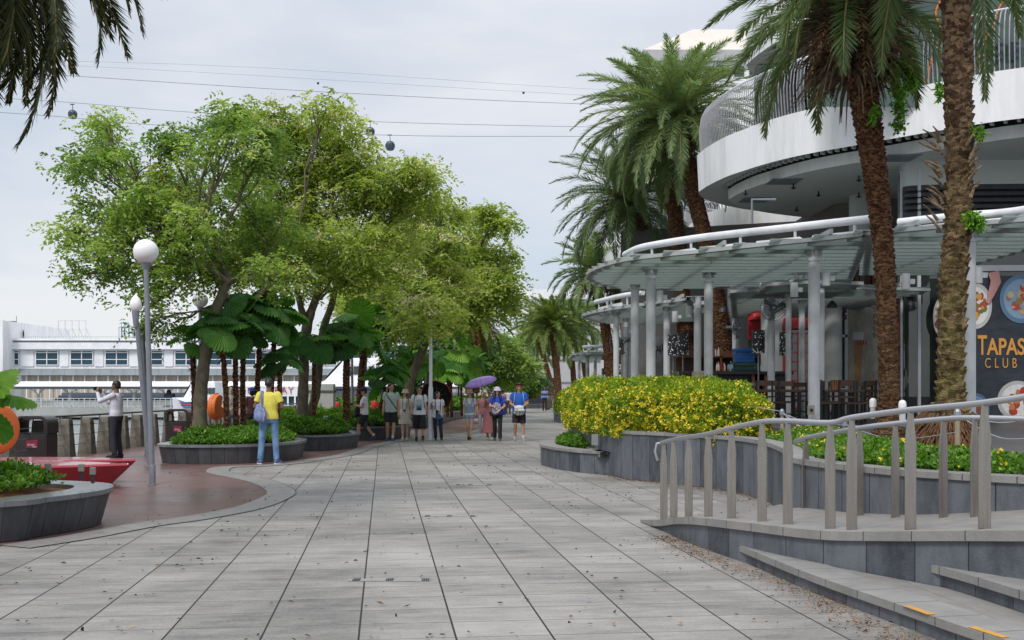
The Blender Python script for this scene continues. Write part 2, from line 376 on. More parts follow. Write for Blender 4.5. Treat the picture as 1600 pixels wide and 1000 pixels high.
# ------------------------------------------------------------------ paving
DX, DY = -200/F, 1.0; _l = math.hypot(DX, DY); DX /= _l; DY /= _l
PAV_ANG = math.atan2(-DX, DY)       # strips run along (DX, DY)
A0 = G(560, 1000)                   # one strip joint passes here
def paving_mat(name, c1, c2, c3, joint, strip_w, brick, rough, planks=False, ang=PAV_ANG, origin=A0):
    m, nt, b = new_mat(name); L = nt.links
    tc = N(nt, 'ShaderNodeTexCoord')
    sub = N(nt, 'ShaderNodeVectorMath', operation='SUBTRACT'); L.new(tc.outputs['Object'], sub.inputs[0]); sub.inputs[1].default_value = origin
    mp = N(nt, 'ShaderNodeMapping'); mp.inputs['Rotation'].default_value = (0, 0, -ang+PI/2 if not planks else -ang); L.new(sub.outputs[0], mp.inputs[0])
    # after rotation x runs along the strips, y across
    mp.inputs['Rotation'].default_value = (0, 0, -(PI/2+ang))
    sx = N(nt, 'ShaderNodeSeparateXYZ'); L.new(mp.outputs[0], sx.inputs[0])
    bk = N(nt, 'ShaderNodeTexBrick', Scale=1.0); bk.offset = 0.0 if not planks else 0.37; bk.offset_frequency = 2; bk.squash = 1
    bk.inputs['Brick Width'].default_value = brick; bk.inputs['Row Height'].default_value = strip_w; bk.inputs['Bias'].default_value = 0
    bk.inputs['Mortar Size'].default_value = 0.0048 if not planks else 0.003; bk.inputs['Mortar Smooth'].default_value = 0.2
    bk.inputs['Color1'].default_value = (0.15, 0.15, 0.15, 1); bk.inputs['Color2'].default_value = (0.85, 0.85, 0.85, 1)
    L.new(mp.outputs[0], bk.inputs['Vector'])
    # grain of the slabs: streaks across the strips
    ms = N(nt, 'ShaderNodeMapping'); ms.inputs['Scale'].default_value = ((9, 0.9, 1) if planks else (4.6, 1.3, 1)); L.new(mp.outputs[0], ms.inputs[0])
    n1 = N(nt, 'ShaderNodeTexNoise', Scale=1.3, Detail=9.0, Roughness=0.72); L.new(ms.outputs[0], n1.inputs['Vector'])
    n2 = N(nt, 'ShaderNodeTexNoise', Scale=0.45, Detail=8.0, Roughness=0.65); L.new(mp.outputs[0], n2.inputs['Vector'])
    n4 = N(nt, 'ShaderNodeTexNoise', Scale=38.0, Detail=4.0, Roughness=0.7); L.new(mp.outputs[0], n4.inputs['Vector'])
    a1 = N(nt, 'ShaderNodeMath', operation='MULTIPLY_ADD'); L.new(n1.outputs['Fac'], a1.inputs[0]); a1.inputs[1].default_value = 0.75; 
    a2 = N(nt, 'ShaderNodeMath', operation='MULTIPLY_ADD'); L.new(bk.outputs['Color'], a2.inputs[0]); a2.inputs[1].default_value = 0.19; a2.inputs[2].default_value = -0.50
    L.new(a2.outputs[0], a1.inputs[2])
    a3 = N(nt, 'ShaderNodeMath', operation='MULTIPLY_ADD'); L.new(n2.outputs['Fac'], a3.inputs[0]); a3.inputs[1].default_value = 1.0; L.new(a1.outputs[0], a3.inputs[2])
    a4 = N(nt, 'ShaderNodeMath', operation='MULTIPLY_ADD'); L.new(n4.outputs['Fac'], a4.inputs[0]); a4.inputs[1].default_value = 0.36; L.new(a3.outputs[0], a4.inputs[2])
    r = ramp(nt, a4.outputs[0], [(0.36, c3), (0.60, c2), (0.88, c1)])
    # grime spots
    vo = N(nt, 'ShaderNodeTexVoronoi', Scale=2.9); L.new(mp.outputs[0], vo.inputs['Vector'])
    rs = ramp(nt, vo.outputs['Distance'], [(0.02, 0.9), (0.06, 0.0)])
    mg = N(nt, 'ShaderNodeMix', data_type='RGBA'); L.new(rs.outputs[0], mg.inputs[0]); L.new(r.outputs[0], mg.inputs[6]); mg.inputs[7].default_value = rgba(tuple(x*0.45 for x in c3))
    mx = N(nt, 'ShaderNodeMix', data_type='RGBA'); L.new(mg.outputs[2], mx.inputs[6])
    mj = N(nt, 'ShaderNodeMath', operation='MULTIPLY'); L.new(bk.outputs['Fac'], mj.inputs[0]); mj.inputs[1].default_value = 0.9
    L.new(mj.outputs[0], mx.inputs[0]); mx.inputs[7].default_value = rgba(tuple(x*0.55 for x in c3))
    col = mx.outputs[2]; hgt = bk.outputs['Fac']
    if strip_w and not planks:
        # wide open joint between strips
        md = N(nt, 'ShaderNodeMath', operation='DIVIDE'); L.new(sx.outputs['Y'], md.inputs[0]); md.inputs[1].default_value = strip_w
        fr = N(nt, 'ShaderNodeMath', operation='PINGPONG'); L.new(md.outputs[0], fr.inputs[0]); fr.inputs[1].default_value = 0.5
        lt = N(nt, 'ShaderNodeMath', operation='LESS_THAN'); L.new(fr.outputs[0], lt.inputs[0]); lt.inputs[1].default_value = 0.0065/strip_w
        m2 = N(nt, 'ShaderNodeMix', data_type='RGBA'); L.new(lt.outputs[0], m2.inputs[0]); L.new(col, m2.inputs[6]); m2.inputs[7].default_value = rgba(joint)
        col = m2.outputs[2]
    L.new(col, b.inputs['Base Color'])
    rr = N(nt, 'ShaderNodeMapRange'); L.new(n2.outputs['Fac'], rr.inputs[0]); rr.inputs[1].default_value = 0.3; rr.inputs[2].default_value = 0.7
    rr.inputs[3].default_value = rough-0.12; rr.inputs[4].default_value = rough+0.12; L.new(rr.outputs[0], b.inputs['Roughness'])
    hm = N(nt, 'ShaderNodeMath', operation='MULTIPLY_ADD'); L.new(hgt, hm.inputs[0]); hm.inputs[1].default_value = -1.5; L.new(n1.outputs['Fac'], hm.inputs[2])
    bp = N(nt, 'ShaderNodeBump', Strength=0.8, Distance=0.003); L.new(hm.outputs[0], bp.inputs['Height']); L.new(bp.outputs[0], b.inputs['Normal'])
    b.inputs['Specular IOR Level'].default_value = 0.35
    return m
MT['paving'] = paving_mat('granite_paving', (0.338, 0.322, 0.304), (0.212, 0.203, 0.192), (0.092, 0.088, 0.083), (0.018, 0.016, 0.015), 0.590, 0.445, 0.62)
MT['deck'] = paving_mat('red_deck', (0.205, 0.122, 0.108), (0.145, 0.083, 0.075), (0.082, 0.049, 0.045), (0.02, 0.01, 0.01), 2.4, 0.145, 0.36, planks=True, ang=math.radians(3), origin=(0, 0, 0))

# one big paved sheet on land
land = MB()
landpoly = [(-14, 2), (10, -3), (90, -3), (90, 200), (-9.5, 200), (-22, 155), (-10.75, 62), (-10.75, 19.5), (-14, 18.5)]
land.prism(landpoly, -0.5, 0.0)
tag(land.build('paving', MT['paving']), kind='structure')
# quay wall below the promenade edge
qw = MB(); q = [(-40, 18.3), (-11.0, 19.5), (-10.79, 19.5), (-10.79, 62), (-22.04, 155)]
for a, b in zip(q[1:-1], q[2:]): qw.quad((a[0], a[1], -3), (b[0], b[1], -3), (b[0], b[1], -0.004), (a[0], a[1], -0.004))
qw.quad((-60, 19.4, -3), (-10.8, 19.4, -3), (-10.8, 19.4, -0.5), (-60, 19.4, -0.5))
tag(qw.build('quay_edge', MT['pier']), kind='structure')

deck_edge = [G(*p) for p in [(0, 853), (100, 838), (200, 820), (281, 809), (362, 794), (403, 780), (417, 769), (397, 756), (366, 748), (330, 741), (322, 736), (332, 731), (356, 728.5), (420, 726), (478, 718.5), (530, 710), (566, 698), (600, 691), (650, 683), (715, 677.5), (745, 671), (752, 664), (740, 658), (715, 655)]]
de = catmull([(p[0], p[1]) for p in deck_edge], False, 5)
deckpoly = [(-14, 9.0)]+[(-10, 10.1)]+de+[(-3.6, 75), (-10.7, 75), (-10.7, 19.6), (-14, 18.6)]
dk = MB(); dk.add([(x, y, 0.004) for x, y in deckpoly], [tuple(range(len(deckpoly)))[::(1 if area(deckpoly) > 0 else -1)]])
tag(dk.build('red_deck', MT['deck']), kind='structure')
# curved band of stone along the red deck
band = MB(); out = offset_path([(x, y, 0.008) for x, y in de], -0.42)
strip(band, out, [(x, y, 0.008) for x, y in de], v0=0, v1=0.42)
MT['band'] = slab_uv_mat('band_stone', (0.265, 0.252, 0.24), (0.165, 0.157, 0.15), 1.9, 5.0, 0.004, joint=(0.06, 0.055, 0.05), rough=0.6, streak=2, var=0.12, bump=0.002)
tag(band.build('paving_border', MT['band']), kind='structure')
jl = MB(); a = offset_path([(x, y, 0.012) for x, y in de], -0.42); c = offset_path([(x, y, 0.012) for x, y in de], -0.427)
strip(jl, c, a); tag(jl.build('border_joint', MT['black']), kind='structure')

# water
MT['water'], nt, b = new_mat('harbour_water'); L = nt.links
b.inputs['Base Color'].default_value = (0.16, 0.20, 0.19, 1); b.inputs['Roughness'].default_value = 0.12
tc = N(nt, 'ShaderNodeTexCoord'); mp = N(nt, 'ShaderNodeMapping'); mp.inputs['Scale'].default_value = (0.5, 1.6, 1); L.new(tc.outputs['Object'], mp.inputs[0])
n1 = N(nt, 'ShaderNodeTexNoise', Scale=0.9, Detail=8.0, Roughness=0.6, Distortion=0.6); L.new(mp.outputs[0], n1.inputs['Vector'])
bp = N(nt, 'ShaderNodeBump', Strength=0.9, Distance=0.12); L.new(n1.outputs['Fac'], bp.inputs['Height']); L.new(bp.outputs[0], b.inputs['Normal'])
r = ramp(nt, n1.outputs['Fac'], [(0.35, (0.12, 0.16, 0.155)), (0.65, (0.30, 0.35, 0.34))]); L.new(r.outputs[0], b.inputs['Base Color'])
wt = MB(); wt.add([(-3000, -200, -1.6), (200, -200, -1.6), (200, 4000, -1.6), (-3000, 4000, -1.6)], [(0, 1, 2, 3)])
tag(wt.build('water', MT['water']), kind='structure')
gr = MB(); gr.add([(-3000, -60, -3.2), (4000, -60, -3.2), (4000, 4000, -3.2), (-3000, 4000, -3.2)], [(0, 1, 2, 3)])
tag(gr.build('seabed', MT['pier']), kind='structure')
# distant hill with trees beyond the terminal
MT['hill'] = mat('hill_green', (0.05, 0.09, 0.07), (0.03, 0.06, 0.05), 0.05, 0.95)
hl = MB(); pts = []
rr2 = random.Random(3)
for i in range(41):
    px = 40+i*2.0; h = 522-6*math.exp(-((px-66)/7)**2)-4*math.exp(-((px-86)/5)**2)+9*(abs(px-75)/40)**2; pts.append(P(px, h+rr2.uniform(-0.8, 0.8), 900))
n = len(pts); vs = pts+[(p[0], p[1], -2) for p in pts]+[(p[0], p[1]+300, -2) for p in pts]
fs = [(i+n, i+n+1, i+1, i) for i in range(n-1)]+[(i, i+1, i+1+2*n, i+2*n) for i in range(n-1)]
hl.add(vs, fs); tag(hl.build('hill', MT['hill']), kind='structure')
# ------------------------------------------------------------------ foliage builders (numpy)
rs = np.random.RandomState(11)
def norm(a): return a/np.maximum(np.linalg.norm(a, axis=-1, keepdims=True), 1e-9)
def quads_mesh(name, V, tint, mat_):
    """V: (n,4,3) quads"""
    n = len(V); me = bpy.data.meshes.new(name)
    me.vertices.add(n*4); me.vertices.foreach_set('co', V.astype(np.float32).ravel())
    me.loops.add(n*4); me.loops.foreach_set('vertex_index', np.arange(n*4, dtype=np.int32))
    me.polygons.add(n); me.polygons.foreach_set('loop_start', np.arange(0, n*4, 4, dtype=np.int32))
    at = me.attributes.new('tint', 'FLOAT', 'FACE'); at.data.foreach_set('value', np.clip(tint, 0, 1).astype(np.float32))
    me.materials.append(mat_); me.update(calc_edges=True); return me
def leaf_quads(C, D, L, W, fold=0.25, up=None, mid=0.45):
    """leaf shaped quads: C base point, D long direction, L length, W width"""
    n = len(C); D = norm(D)
    R = rs.normal(size=(n, 3)) if up is None else up
    S = norm(np.cross(D, R)); Nn = np.cross(S, D)
    L = np.asarray(L).reshape(-1, 1)*np.ones((n, 1)); W = np.asarray(W).reshape(-1, 1)*np.ones((n, 1))
    m = C+D*L*mid-Nn*W*fold
    return np.stack([C, m+S*W*0.5, C+D*L, m-S*W*0.5], axis=1)
def rand_dirs(n): return norm(rs.normal(size=(n, 3)))

LF = {}
LF['tree_green'] = leaf_mat('tree_leaf_green', [(0.0, (0.05, 0.10, 0.025)), (0.35, (0.15, 0.245, 0.05)), (0.65, (0.29, 0.40, 0.09)), (0.95, (0.44, 0.52, 0.16))], 0.5)
LF['tree_yellow'] = leaf_mat('tree_leaf_yellow_green', [(0.0, (0.09, 0.14, 0.03)), (0.35, (0.24, 0.32, 0.06)), (0.65, (0.41, 0.48, 0.12)), (0.95, (0.56, 0.58, 0.22))], 0.5)
LF['tree_dark'] = leaf_mat('tree_leaf_dark', [(0.0, (0.015, 0.05, 0.018)), (0.5, (0.04, 0.10, 0.03)), (1.0, (0.10, 0.19, 0.045))], 0.3)
LF['pods'] = leaf_mat('red_pods', [(0.0, (0.07, 0.012, 0.010)), (1.0, (0.20, 0.045, 0.035))], 0.1)
LF['cream'] = leaf_mat('cream_flowers', [(0.0, (0.40, 0.40, 0.16)), (1.0, (0.72, 0.66, 0.38))], 0.3)
LF['palm'] = leaf_mat('palm_leaflets', [(0.0, (0.065, 0.11, 0.045)), (0.45, (0.16, 0.235, 0.09)), (0.75, (0.27, 0.36, 0.13)), (1.0, (0.42, 0.46, 0.18))], 0.35, 0.45, 0.4)
LF['palm_dark'] = leaf_mat('old_palm_leaflets', [(0.0, (0.022, 0.032, 0.012)), (0.5, (0.06, 0.07, 0.02)), (0.85, (0.12, 0.12, 0.032)), (1.0, (0.22, 0.18, 0.06))], 0.3, 0.5, 0.4)
LF['palm_yellow'] = leaf_mat('yellowing_palm', [(0.0, (0.07, 0.12, 0.03)), (0.5, (0.20, 0.28, 0.06)), (1.0, (0.46, 0.44, 0.10))], 0.3)
LF['dead'] = leaf_mat('dead_fronds', [(0.0, (0.05, 0.022, 0.012)), (0.6, (0.16, 0.08, 0.035)), (1.0, (0.32, 0.20, 0.10))], 0.1, 0.8)
LF['dead_orange'] = leaf_mat('dead_orange_fronds', [(0.0, (0.10, 0.05, 0.02)), (0.6, (0.28, 0.15, 0.04)), (1.0, (0.42, 0.27, 0.08))], 0.2, 0.8)
LF['fan'] = leaf_mat('fan_palm_leaf', [(0.0, (0.018, 0.065, 0.018)), (0.40, (0.052, 0.155, 0.032)), (0.72, (0.12, 0.28, 0.045)), (1.0, (0.24, 0.43, 0.06))], 0.35, 0.5, 0.3)
LF['cover'] = leaf_mat('ground_cover', [(0.0, (0.030, 0.085, 0.010)), (0.5, (0.085, 0.20, 0.022)), (0.9, (0.20, 0.36, 0.045)), (1.0, (0.30, 0.42, 0.06))], 0.35)
LF['hedge'] = leaf_mat('hedge_leaf', [(0.0, (0.06, 0.12, 0.010)), (0.35, (0.18, 0.29, 0.018)), (0.7, (0.42, 0.50, 0.03)), (1.0, (0.62, 0.60, 0.05))], 0.35)
LF['yellow'] = leaf_mat('yellow_blossom', [(0.0, (0.66, 0.50, 0.02)), (1.0, (0.88, 0.76, 0.10))], 0.2)
LF['ixora'] = leaf_mat('climber', [(0.0, (0.03, 0.12, 0.01)), (1.0, (0.20, 0.42, 0.03))], 0.35)
LF['dust'] = leaf_mat('leaf_dust', [(0.0, (0.10, 0.045, 0.018)), (0.6, (0.26, 0.13, 0.05)), (1.0, (0.42, 0.26, 0.11))], 0.0, 0.9)
LF['litter'] = leaf_mat('fallen_leaf', [(0.0, (0.018, 0.013, 0.010)), (0.7, (0.06, 0.035, 0.02)), (0.9, (0.20, 0.10, 0.04)), (1.0, (0.40, 0.30, 0.10))], 0.0, 0.8)

def limb(mb, a, b, ra, rb, bend=0.15, n=6, sides=7, rg=None):
    rg = rg or rnd; a = Vector(a); b = Vector(b); d = b-a
    side = Vector((rg.uniform(-1, 1), rg.uniform(-1, 1), rg.uniform(0.0, 1)))*d.length*bend
    pts = []; rad = []
    for i in range(n+1):
        t = i/n; q = a.lerp(b, t)+side*math.sin(PI*t)
        if 0 < i < n: q += Vector((rg.uniform(-1, 1), rg.uniform(-1, 1), rg.uniform(-1, 1)))*d.length*0.02
        pts.append(q); rad.append(ra+(rb-ra)*t)
    mb.tube(pts, rad, sides, True); return pts

def broad_tree(name, label, group, trunks, blobs, Y, leaf, seed, dens=1.0, leaf_len=0.10, leaf_w=0.045, pods=0, cream=0, thick=0.9, bark='bark', droop=0.35, spray=11):
    """trunks: list of lists of (px,py,Yoff,radius); blobs: (px,py,rx,rz in px, depth offset) outline of the leaf masses"""
    rg = random.Random(seed); t0 = trunks[0][0]; base = P(t0[0], t0[1], Y+t0[2])
    root = thing(name, label, 'tree', base, group)
    mb = MB(); tops = []
    for tr in trunks:
        pts = [P(a, b, Y+c) for a, b, c, r in tr]; rad = [r for *_, r in tr]
        cp = catmull([tuple(p)+(r,) for p, r in zip(pts, rad)], False, 6)
        mb.tube([p[:3] for p in cp], [p[3]*(1+0.06*math.sin(i*1.7)) for i, p in enumerate(cp)], 10, True)
        tops += [(Vector(cp[int((len(cp)-1)*k)][:3]), cp[int((len(cp)-1)*k)][3]*(0.45+0.55*k*k)) for k in ((0.62, 0.72, 0.82, 0.91, 1.0) if tr is trunks[0] else (0.5, 0.7, 0.85, 1.0))]
    C = []; Dd = []; tn = []; CC = []; CP = []
    for bi, bl in enumerate(blobs):
        px, py, rx, rz = bl[:4]; yo = bl[4] if len(bl) > 4 else rg.uniform(-1, 1)*1.6
        c = Vector(P(px, py, Y+yo)); sx = rx*Y/F; sz = rz*Y/F; sy = thick*(sx+sz)*0.5+0.3
        top, tr_ = min(tops, key=lambda q: (q[0]-c).length*rg.uniform(0.85, 1.18))
        lp = limb(mb, top, c-Vector((0, 0, sz*0.25)), max(0.035, tr_*0.5), 0.022, 0.12, 8, 7, rg)
        nsub = max(5, int(5+7*sx*sz))
        bt = rg.gauss(0, 0.10)
        # clumps of foliage at branch ends, mostly near the surface of the mass
        nclump = int(max(10, 62*sx*sz*dens*(0.7+0.3*sy)))
        ends = []
        for k in range(nclump):
            d = Vector((rg.gauss(0, 1), rg.gauss(0, 1), rg.gauss(0.15, 1))).normalized()
            rr = rg.uniform(0.35, 1.0)**0.55*rg.uniform(0.85, 1.12)
            q = c+Vector((d.x*sx*rr, d.y*sy*rr, d.z*sz*rr)); ends.append(q)
        for k in range(min(nsub, len(ends))):
            limb(mb, lp[rg.randint(4, 8)], ends[k], 0.022, 0.007, 0.18, 5, 4, rg)
        for q in ends:
            ct = bt+rg.gauss(0, 0.15); rcl = rg.uniform(0.11, 0.26)*(Y/27)**0.5
            ns = rg.randint(6, 11)
            for s_ in range(ns):
                C.append((q.x+rg.gauss(0, rcl), q.y+rg.gauss(0, rcl), q.z+rg.gauss(0, rcl*0.6)))
                dd = Vector((rg.gauss(0, 1), rg.gauss(0, 1), rg.gauss(-droop, 0.5))).normalized(); Dd.append(tuple(dd)); tn.append(0.45+ct+rg.gauss(0, 0.07))
            if pods and rg.random() < pods and bi % 2 == 0: CP.append(q)
            if cream and rg.random() < cream: CC.append(q+Vector((d.x*.2, -.28, rcl*0.8)))
    C = np.array(C); Dd = np.array(Dd); tn = np.array(tn); n = len(C)
    # a spray = short twig with opposite leaflets
    Ls = leaf_len*3.2
    side = norm(np.cross(Dd, np.array([0, 0, 1.0])+0.25*rs.normal(size=(n, 3)))); Q = []; T = []
    for k in range(spray):
        t = (k//2+0.5)/(spray/2); sg = 1 if k % 2 else -1
        b0 = C+Dd*Ls*t+np.array([0, 0, -0.10])*(t*t)*Ls*3
        if k == spray-1: dv = Dd+np.array([0, 0, -0.4])
        else: dv = side*sg*0.95+Dd*0.55+rs.normal(size=(n, 3))*0.22+np.array([0, 0, -0.22])
        lw = (0.75+0.5*rs.rand(n))
        Q.append(leaf_quads(b0, dv, leaf_len*lw, leaf_w*lw, 0.2, up=np.array([[0, 0, 1.0]])+0.6*rs.normal(size=(n, 3)))); T.append(tn+rs.normal(size=n)*0.06)
    Q = np.concatenate(Q); T = np.concatenate(T)
    mb.build('trunk', MT[bark], root, smooth=True)
    me = quads_mesh('crown', Q, T, LF[leaf]); link_mesh('crown', me, root)
    def cluster(pts, nm, mt, num, sp, ll, ww):
        pts = np.array([tuple(p) for p in pts]); P_ = np.repeat(pts, num, axis=0)+rs.normal(size=(len(pts)*num, 3))*sp
        q = leaf_quads(P_, rand_dirs(len(P_)), ll, ww); link_mesh(nm, quads_mesh(nm, q, rs.rand(len(q)), LF[mt]), root)
    if CP: cluster(CP, 'seed_pods', 'pods', 30, (0.10, 0.10, 0.14), 0.085, 0.05)
    if CC: cluster(CC, 'flower_clusters', 'cream', 44, (0.15*(Y/30), 0.15*(Y/30), 0.07), 0.065*Y/30, 0.05*Y/30)
    return root

def frond_arrays(base, az, el, Lf, nl=50, bend=1.2, ll=0.42, lw=0.028, seed=0, vee=0.55, tint=0.45):
    """one feather frond: returns rachis points, leaflet quads, tint"""
    r = np.random.RandomState(seed)
    m = 14; pts = [np.array(base, float)]; h = np.array([math.cos(az), math.sin(az), 0.0]); up = np.array([0, 0, 1.0])
    dirs = []
    for i in range(m):
        t = (i+0.5)/m; e = el-bend*t**1.35
        d = h*math.cos(e)+up*math.sin(e); dirs.append(d); pts.append(pts[-1]+d*Lf/m)
    pts = np.array(pts); sd = np.array([-h[1], h[0], 0.0])
    t = np.linspace(0.10, 0.995, nl); idx = t*m; i0 = np.minimum(idx.astype(int), m-1); fr = (idx-i0)[:, None]
    pos = pts[i0]*(1-fr)+pts[i0+1]*fr; d = np.array(dirs)[i0]; nn = norm(np.cross(sd, d)) # points 'up' from the blade
    nn = np.where(nn[:, 2:3] < 0, -nn, nn) if abs(el) < 1.3 else nn
    Q = []; T = []
    prof = np.minimum(1.0, 0.35+t*3.2)*np.clip((1.12-t)*2.4, 0.30, 1.0)
    for sg in (1, -1):
        for rep in range(2):
            a = vee*(1 if rep else 0.25)+r.normal(size=nl)*0.22
            ang = np.clip(1.05-0.55*t, 0.35, 1.2)+r.normal(size=nl)*0.10
            dv = sd*sg*(np.sin(ang)*np.cos(a))[:, None]+nn*(np.sin(ang)*np.sin(a))[:, None]+d*np.cos(ang)[:, None]+r.normal(size=(nl, 3))*0.05+np.array([0, 0, -0.18])
            q = leaf_quads(pos, dv, ll*prof*(0.85+0.3*r.rand(nl)), lw, 0.15, up=nn+0.3*r.normal(size=(nl, 3)), mid=0.35)
            Q.append(q); T.append(tint+r.normal(size=nl)*0.09)
    return pts, np.concatenate(Q), np.concatenate(T)

def boots(mb, path, rads, seed, per=0.085, size=(0.085, 0.06, 0.05), stick=0.022):
    """leaf-base scales spiralling up a palm trunk"""
    rg = random.Random(seed)
    pts = [Vector(p) for p in path]; L = [0]
    for a, b in zip(pts, pts[1:]): L.append(L[-1]+(b-a).length)
    s = 0.0; ang = 0.0; tot = L[-1]
    n_ring = lambda r: max(7, int(2*PI*r/ (size[0]*1.05)))
    row = 0
    while s < tot:
        k = max(i for i in range(len(L)) if L[i] <= s); k = min(k, len(pts)-2); t = (s-L[k])/(L[k+1]-L[k]); c = pts[k].lerp(pts[k+1], t); r = rads[k]+(rads[k+1]-rads[k])*t
        nr = n_ring(r); w_ = 2*PI*r/nr
        for j in range(nr):
            a = 2*PI*(j+0.5*(row % 2)+rg.uniform(-0.12, 0.12))/nr
            o = Vector((math.cos(a), math.sin(a), 0)); tt = Vector((-o.y, o.x, 0)); w = w_*rg.uniform(0.42, 0.58); hh = size[1]*rg.uniform(0.8, 1.2)
            out = stick*rg.uniform(0.1, 1.15); z = rg.uniform(-0.42, 0.42)*per
            b0 = c+o*(r*0.93)+Vector((0, 0, z-hh)); tp = c+o*(r+out)+Vector((0, 0, z+hh*0.35)); inn = c+o*(r*0.9)+Vector((0, 0, z+hh*0.5))
            mb.add([b0-tt*w, b0+tt*w, tp+tt*w*0.75, tp-tt*w*0.75, inn+tt*w*0.7, inn-tt*w*0.7], [(0, 1, 2, 3), (3, 2, 4, 5), (1, 4, 2), (0, 3, 5)])
        s += per; row += 1

def feather_palm(name, label, group, trunk, Y, top, Lf, nfr, seed, bark='palm_bark', leaf='palm', nl=50, ll=0.42, lw=0.028, elmin=-0.35, skirt=26, boot=True, dead='dead',
                 tint=0.45, azr=None, stubs=0, bend=(0.9, 1.5), skirt_len=(0.5, 1.1), skirt_z=(-0.25, -1.0), bootkw=None):
    """trunk: list of (px,py,radius) bottom->top at distance Y; top: crown centre (px,py)"""
    rg = random.Random(seed); pts = [P(a, b, Y+(q[0] if q else 0)) for a, b, r, *q in trunk]; rad = [q[2] for q in trunk]
    root = thing(name, label, 'palm tree', pts[0], group)
    cp = catmull([tuple(p)+(r,) for p, r in zip(pts, rad)], False, 8)
    path = [p[:3] for p in cp]; rads = [p[3] for p in cp]
    mb = MB(); mb.tube(path, [r*0.97 for r in rads], 14, True)
    if boot: boots(mb, path, rads, seed, per=boot if boot is not True else 0.085, **(bootkw or {}))
    mb.build('trunk', MT[bark], root)
    c = np.array(P(top[0], top[1], Y+(trunk[-1][3] if len(trunk[-1]) > 3 else 0)))
    Q = []; T = []; rb = MB()
    for i in range(nfr):
        u = (i+0.5)/nfr; az = i*2.39996+rg.uniform(-0.2, 0.2)
        el = 1.42-(1.42-elmin)*u**0.85+rg.uniform(-0.1, 0.1)
        L_ = Lf*(0.72+0.28*min(1, u*3))*rg.uniform(0.88, 1.1)
        bn = rg.uniform(*bend)*(0.65+0.5*u)
        pr, q, t = frond_arrays(c+np.array([math.cos(az), math.sin(az), 0])*0.12-np.array([0, 0, 0.35*u]), az, el, L_, nl, bn, ll*rg.uniform(0.85, 1.1), lw, seed*1000+i, tint=tint+0.16*(0.5-u)+rg.gauss(0, 0.07))
        Q.append(q); T.append(t); rb.tube([tuple(p) for p in pr[::2]], [0.028*(1-k/8.5)+0.005 for k in range(len(pr[::2]))], 4, False)
    fm = quads_mesh('fronds', np.concatenate(Q), np.concatenate(T), LF[leaf]); fo = link_mesh('crown', fm, root)
    rb.build('frond_ribs', flat('frond_rib', (0.22, 0.20, 0.06), 0.5), root, smooth=True)
    if skirt:
        Q = []; T = []; sb = MB()
        for i in range(skirt*9):
            az = rg.uniform(0, 2*PI); u = rg.random(); r0 = 0.16+0.10*rg.random(); b0 = Vector(c)+Vector((math.cos(az)*r0, math.sin(az)*r0, skirt_z[0]+(skirt_z[1]-skirt_z[0])*u))
            el = rg.uniform(0.2, 1.0)-u*1.1; ln = rg.uniform(*skirt_len)*rg.uniform(0.4, 1)
            p1 = b0+Vector((math.cos(az)*math.cos(el), math.sin(az)*math.cos(el), math.sin(el)))*ln*0.55
            p2 = p1+Vector((math.cos(az)*math.cos(el-0.6), math.sin(az)*math.cos(el-0.6), math.sin(el-0.6)))*ln*0.45
            sb.tube([b0, p1, p2], [0.028, 0.016, 0.004], 4, False)
        for i in range(skirt//2):
            az = rg.uniform(0, 2*PI); pr, q, t = frond_arrays(c+np.array([math.cos(az)*0.2, math.sin(az)*0.2, -0.6]), az, rg.uniform(-0.9, -0.1), skirt_len[1]*rg.uniform(0.7, 1.2), 16, 1.2, 0.22, 0.02, seed*77+i)
            Q.append(q); T.append(np.random.RandomState(i).rand(len(q)))
        sb.build('dead_stalks', MT['palm_bark_dry'] if dead == 'dead' else flat('orange_stalk', (0.30, 0.16, 0.05)), root)
        if Q: link_mesh('dead_fronds', quads_mesh('dead_fronds', np.concatenate(Q), np.concatenate(T), LF[dead]), root)
    return root, Vector(c), path, rads

def fan_leaf(c, d, up, R, seed, sweep=5.0, npl=22, droop=0.25):
    """round pleated blade: hub c, pointing d, facing up; returns quads and tint"""
    r = np.random.RandomState(seed); d = norm(np.array(d, float)); up = np.array(up, float); up = norm(up-d*np.dot(up, d)); s = np.cross(d, up)
    th = np.linspace(-sweep/2, sweep/2, npl*2+1); Q = []; T = []
    rad = R*(0.90+0.10*np.cos(th*0.5))*(1+0.02*r.normal(size=len(th)))
    def pt(a, rr, k):
        pl = (0.055*rr*(1 if k % 2 else -1)); cup = -droop*(rr/R)**2*R+0.06*rr*math.cos(a*2)
        return np.array(c)+(d*math.cos(a)+s*math.sin(a))*rr+up*(pl+cup)
    rings = [0.04, 0.35, 0.7, 1.0]
    for i in range(len(th)-1):
        for a, b in zip(rings, rings[1:]):
            ea = 1.0 if b < 1 else (0.965 if i % 2 else 1.0); eb = 1.0 if b < 1 else (0.965 if (i+1) % 2 else 1.0)
            Q.append([pt(th[i], rad[i]*a, i), pt(th[i], rad[i]*b*ea, i), pt(th[i+1], rad[i+1]*b*eb, i+1), pt(th[i+1], rad[i+1]*a, i+1)]); T.append(r.normal()*0.05+(0.06 if i % 2 else -0.06))
    return np.array(Q), np.array(T)

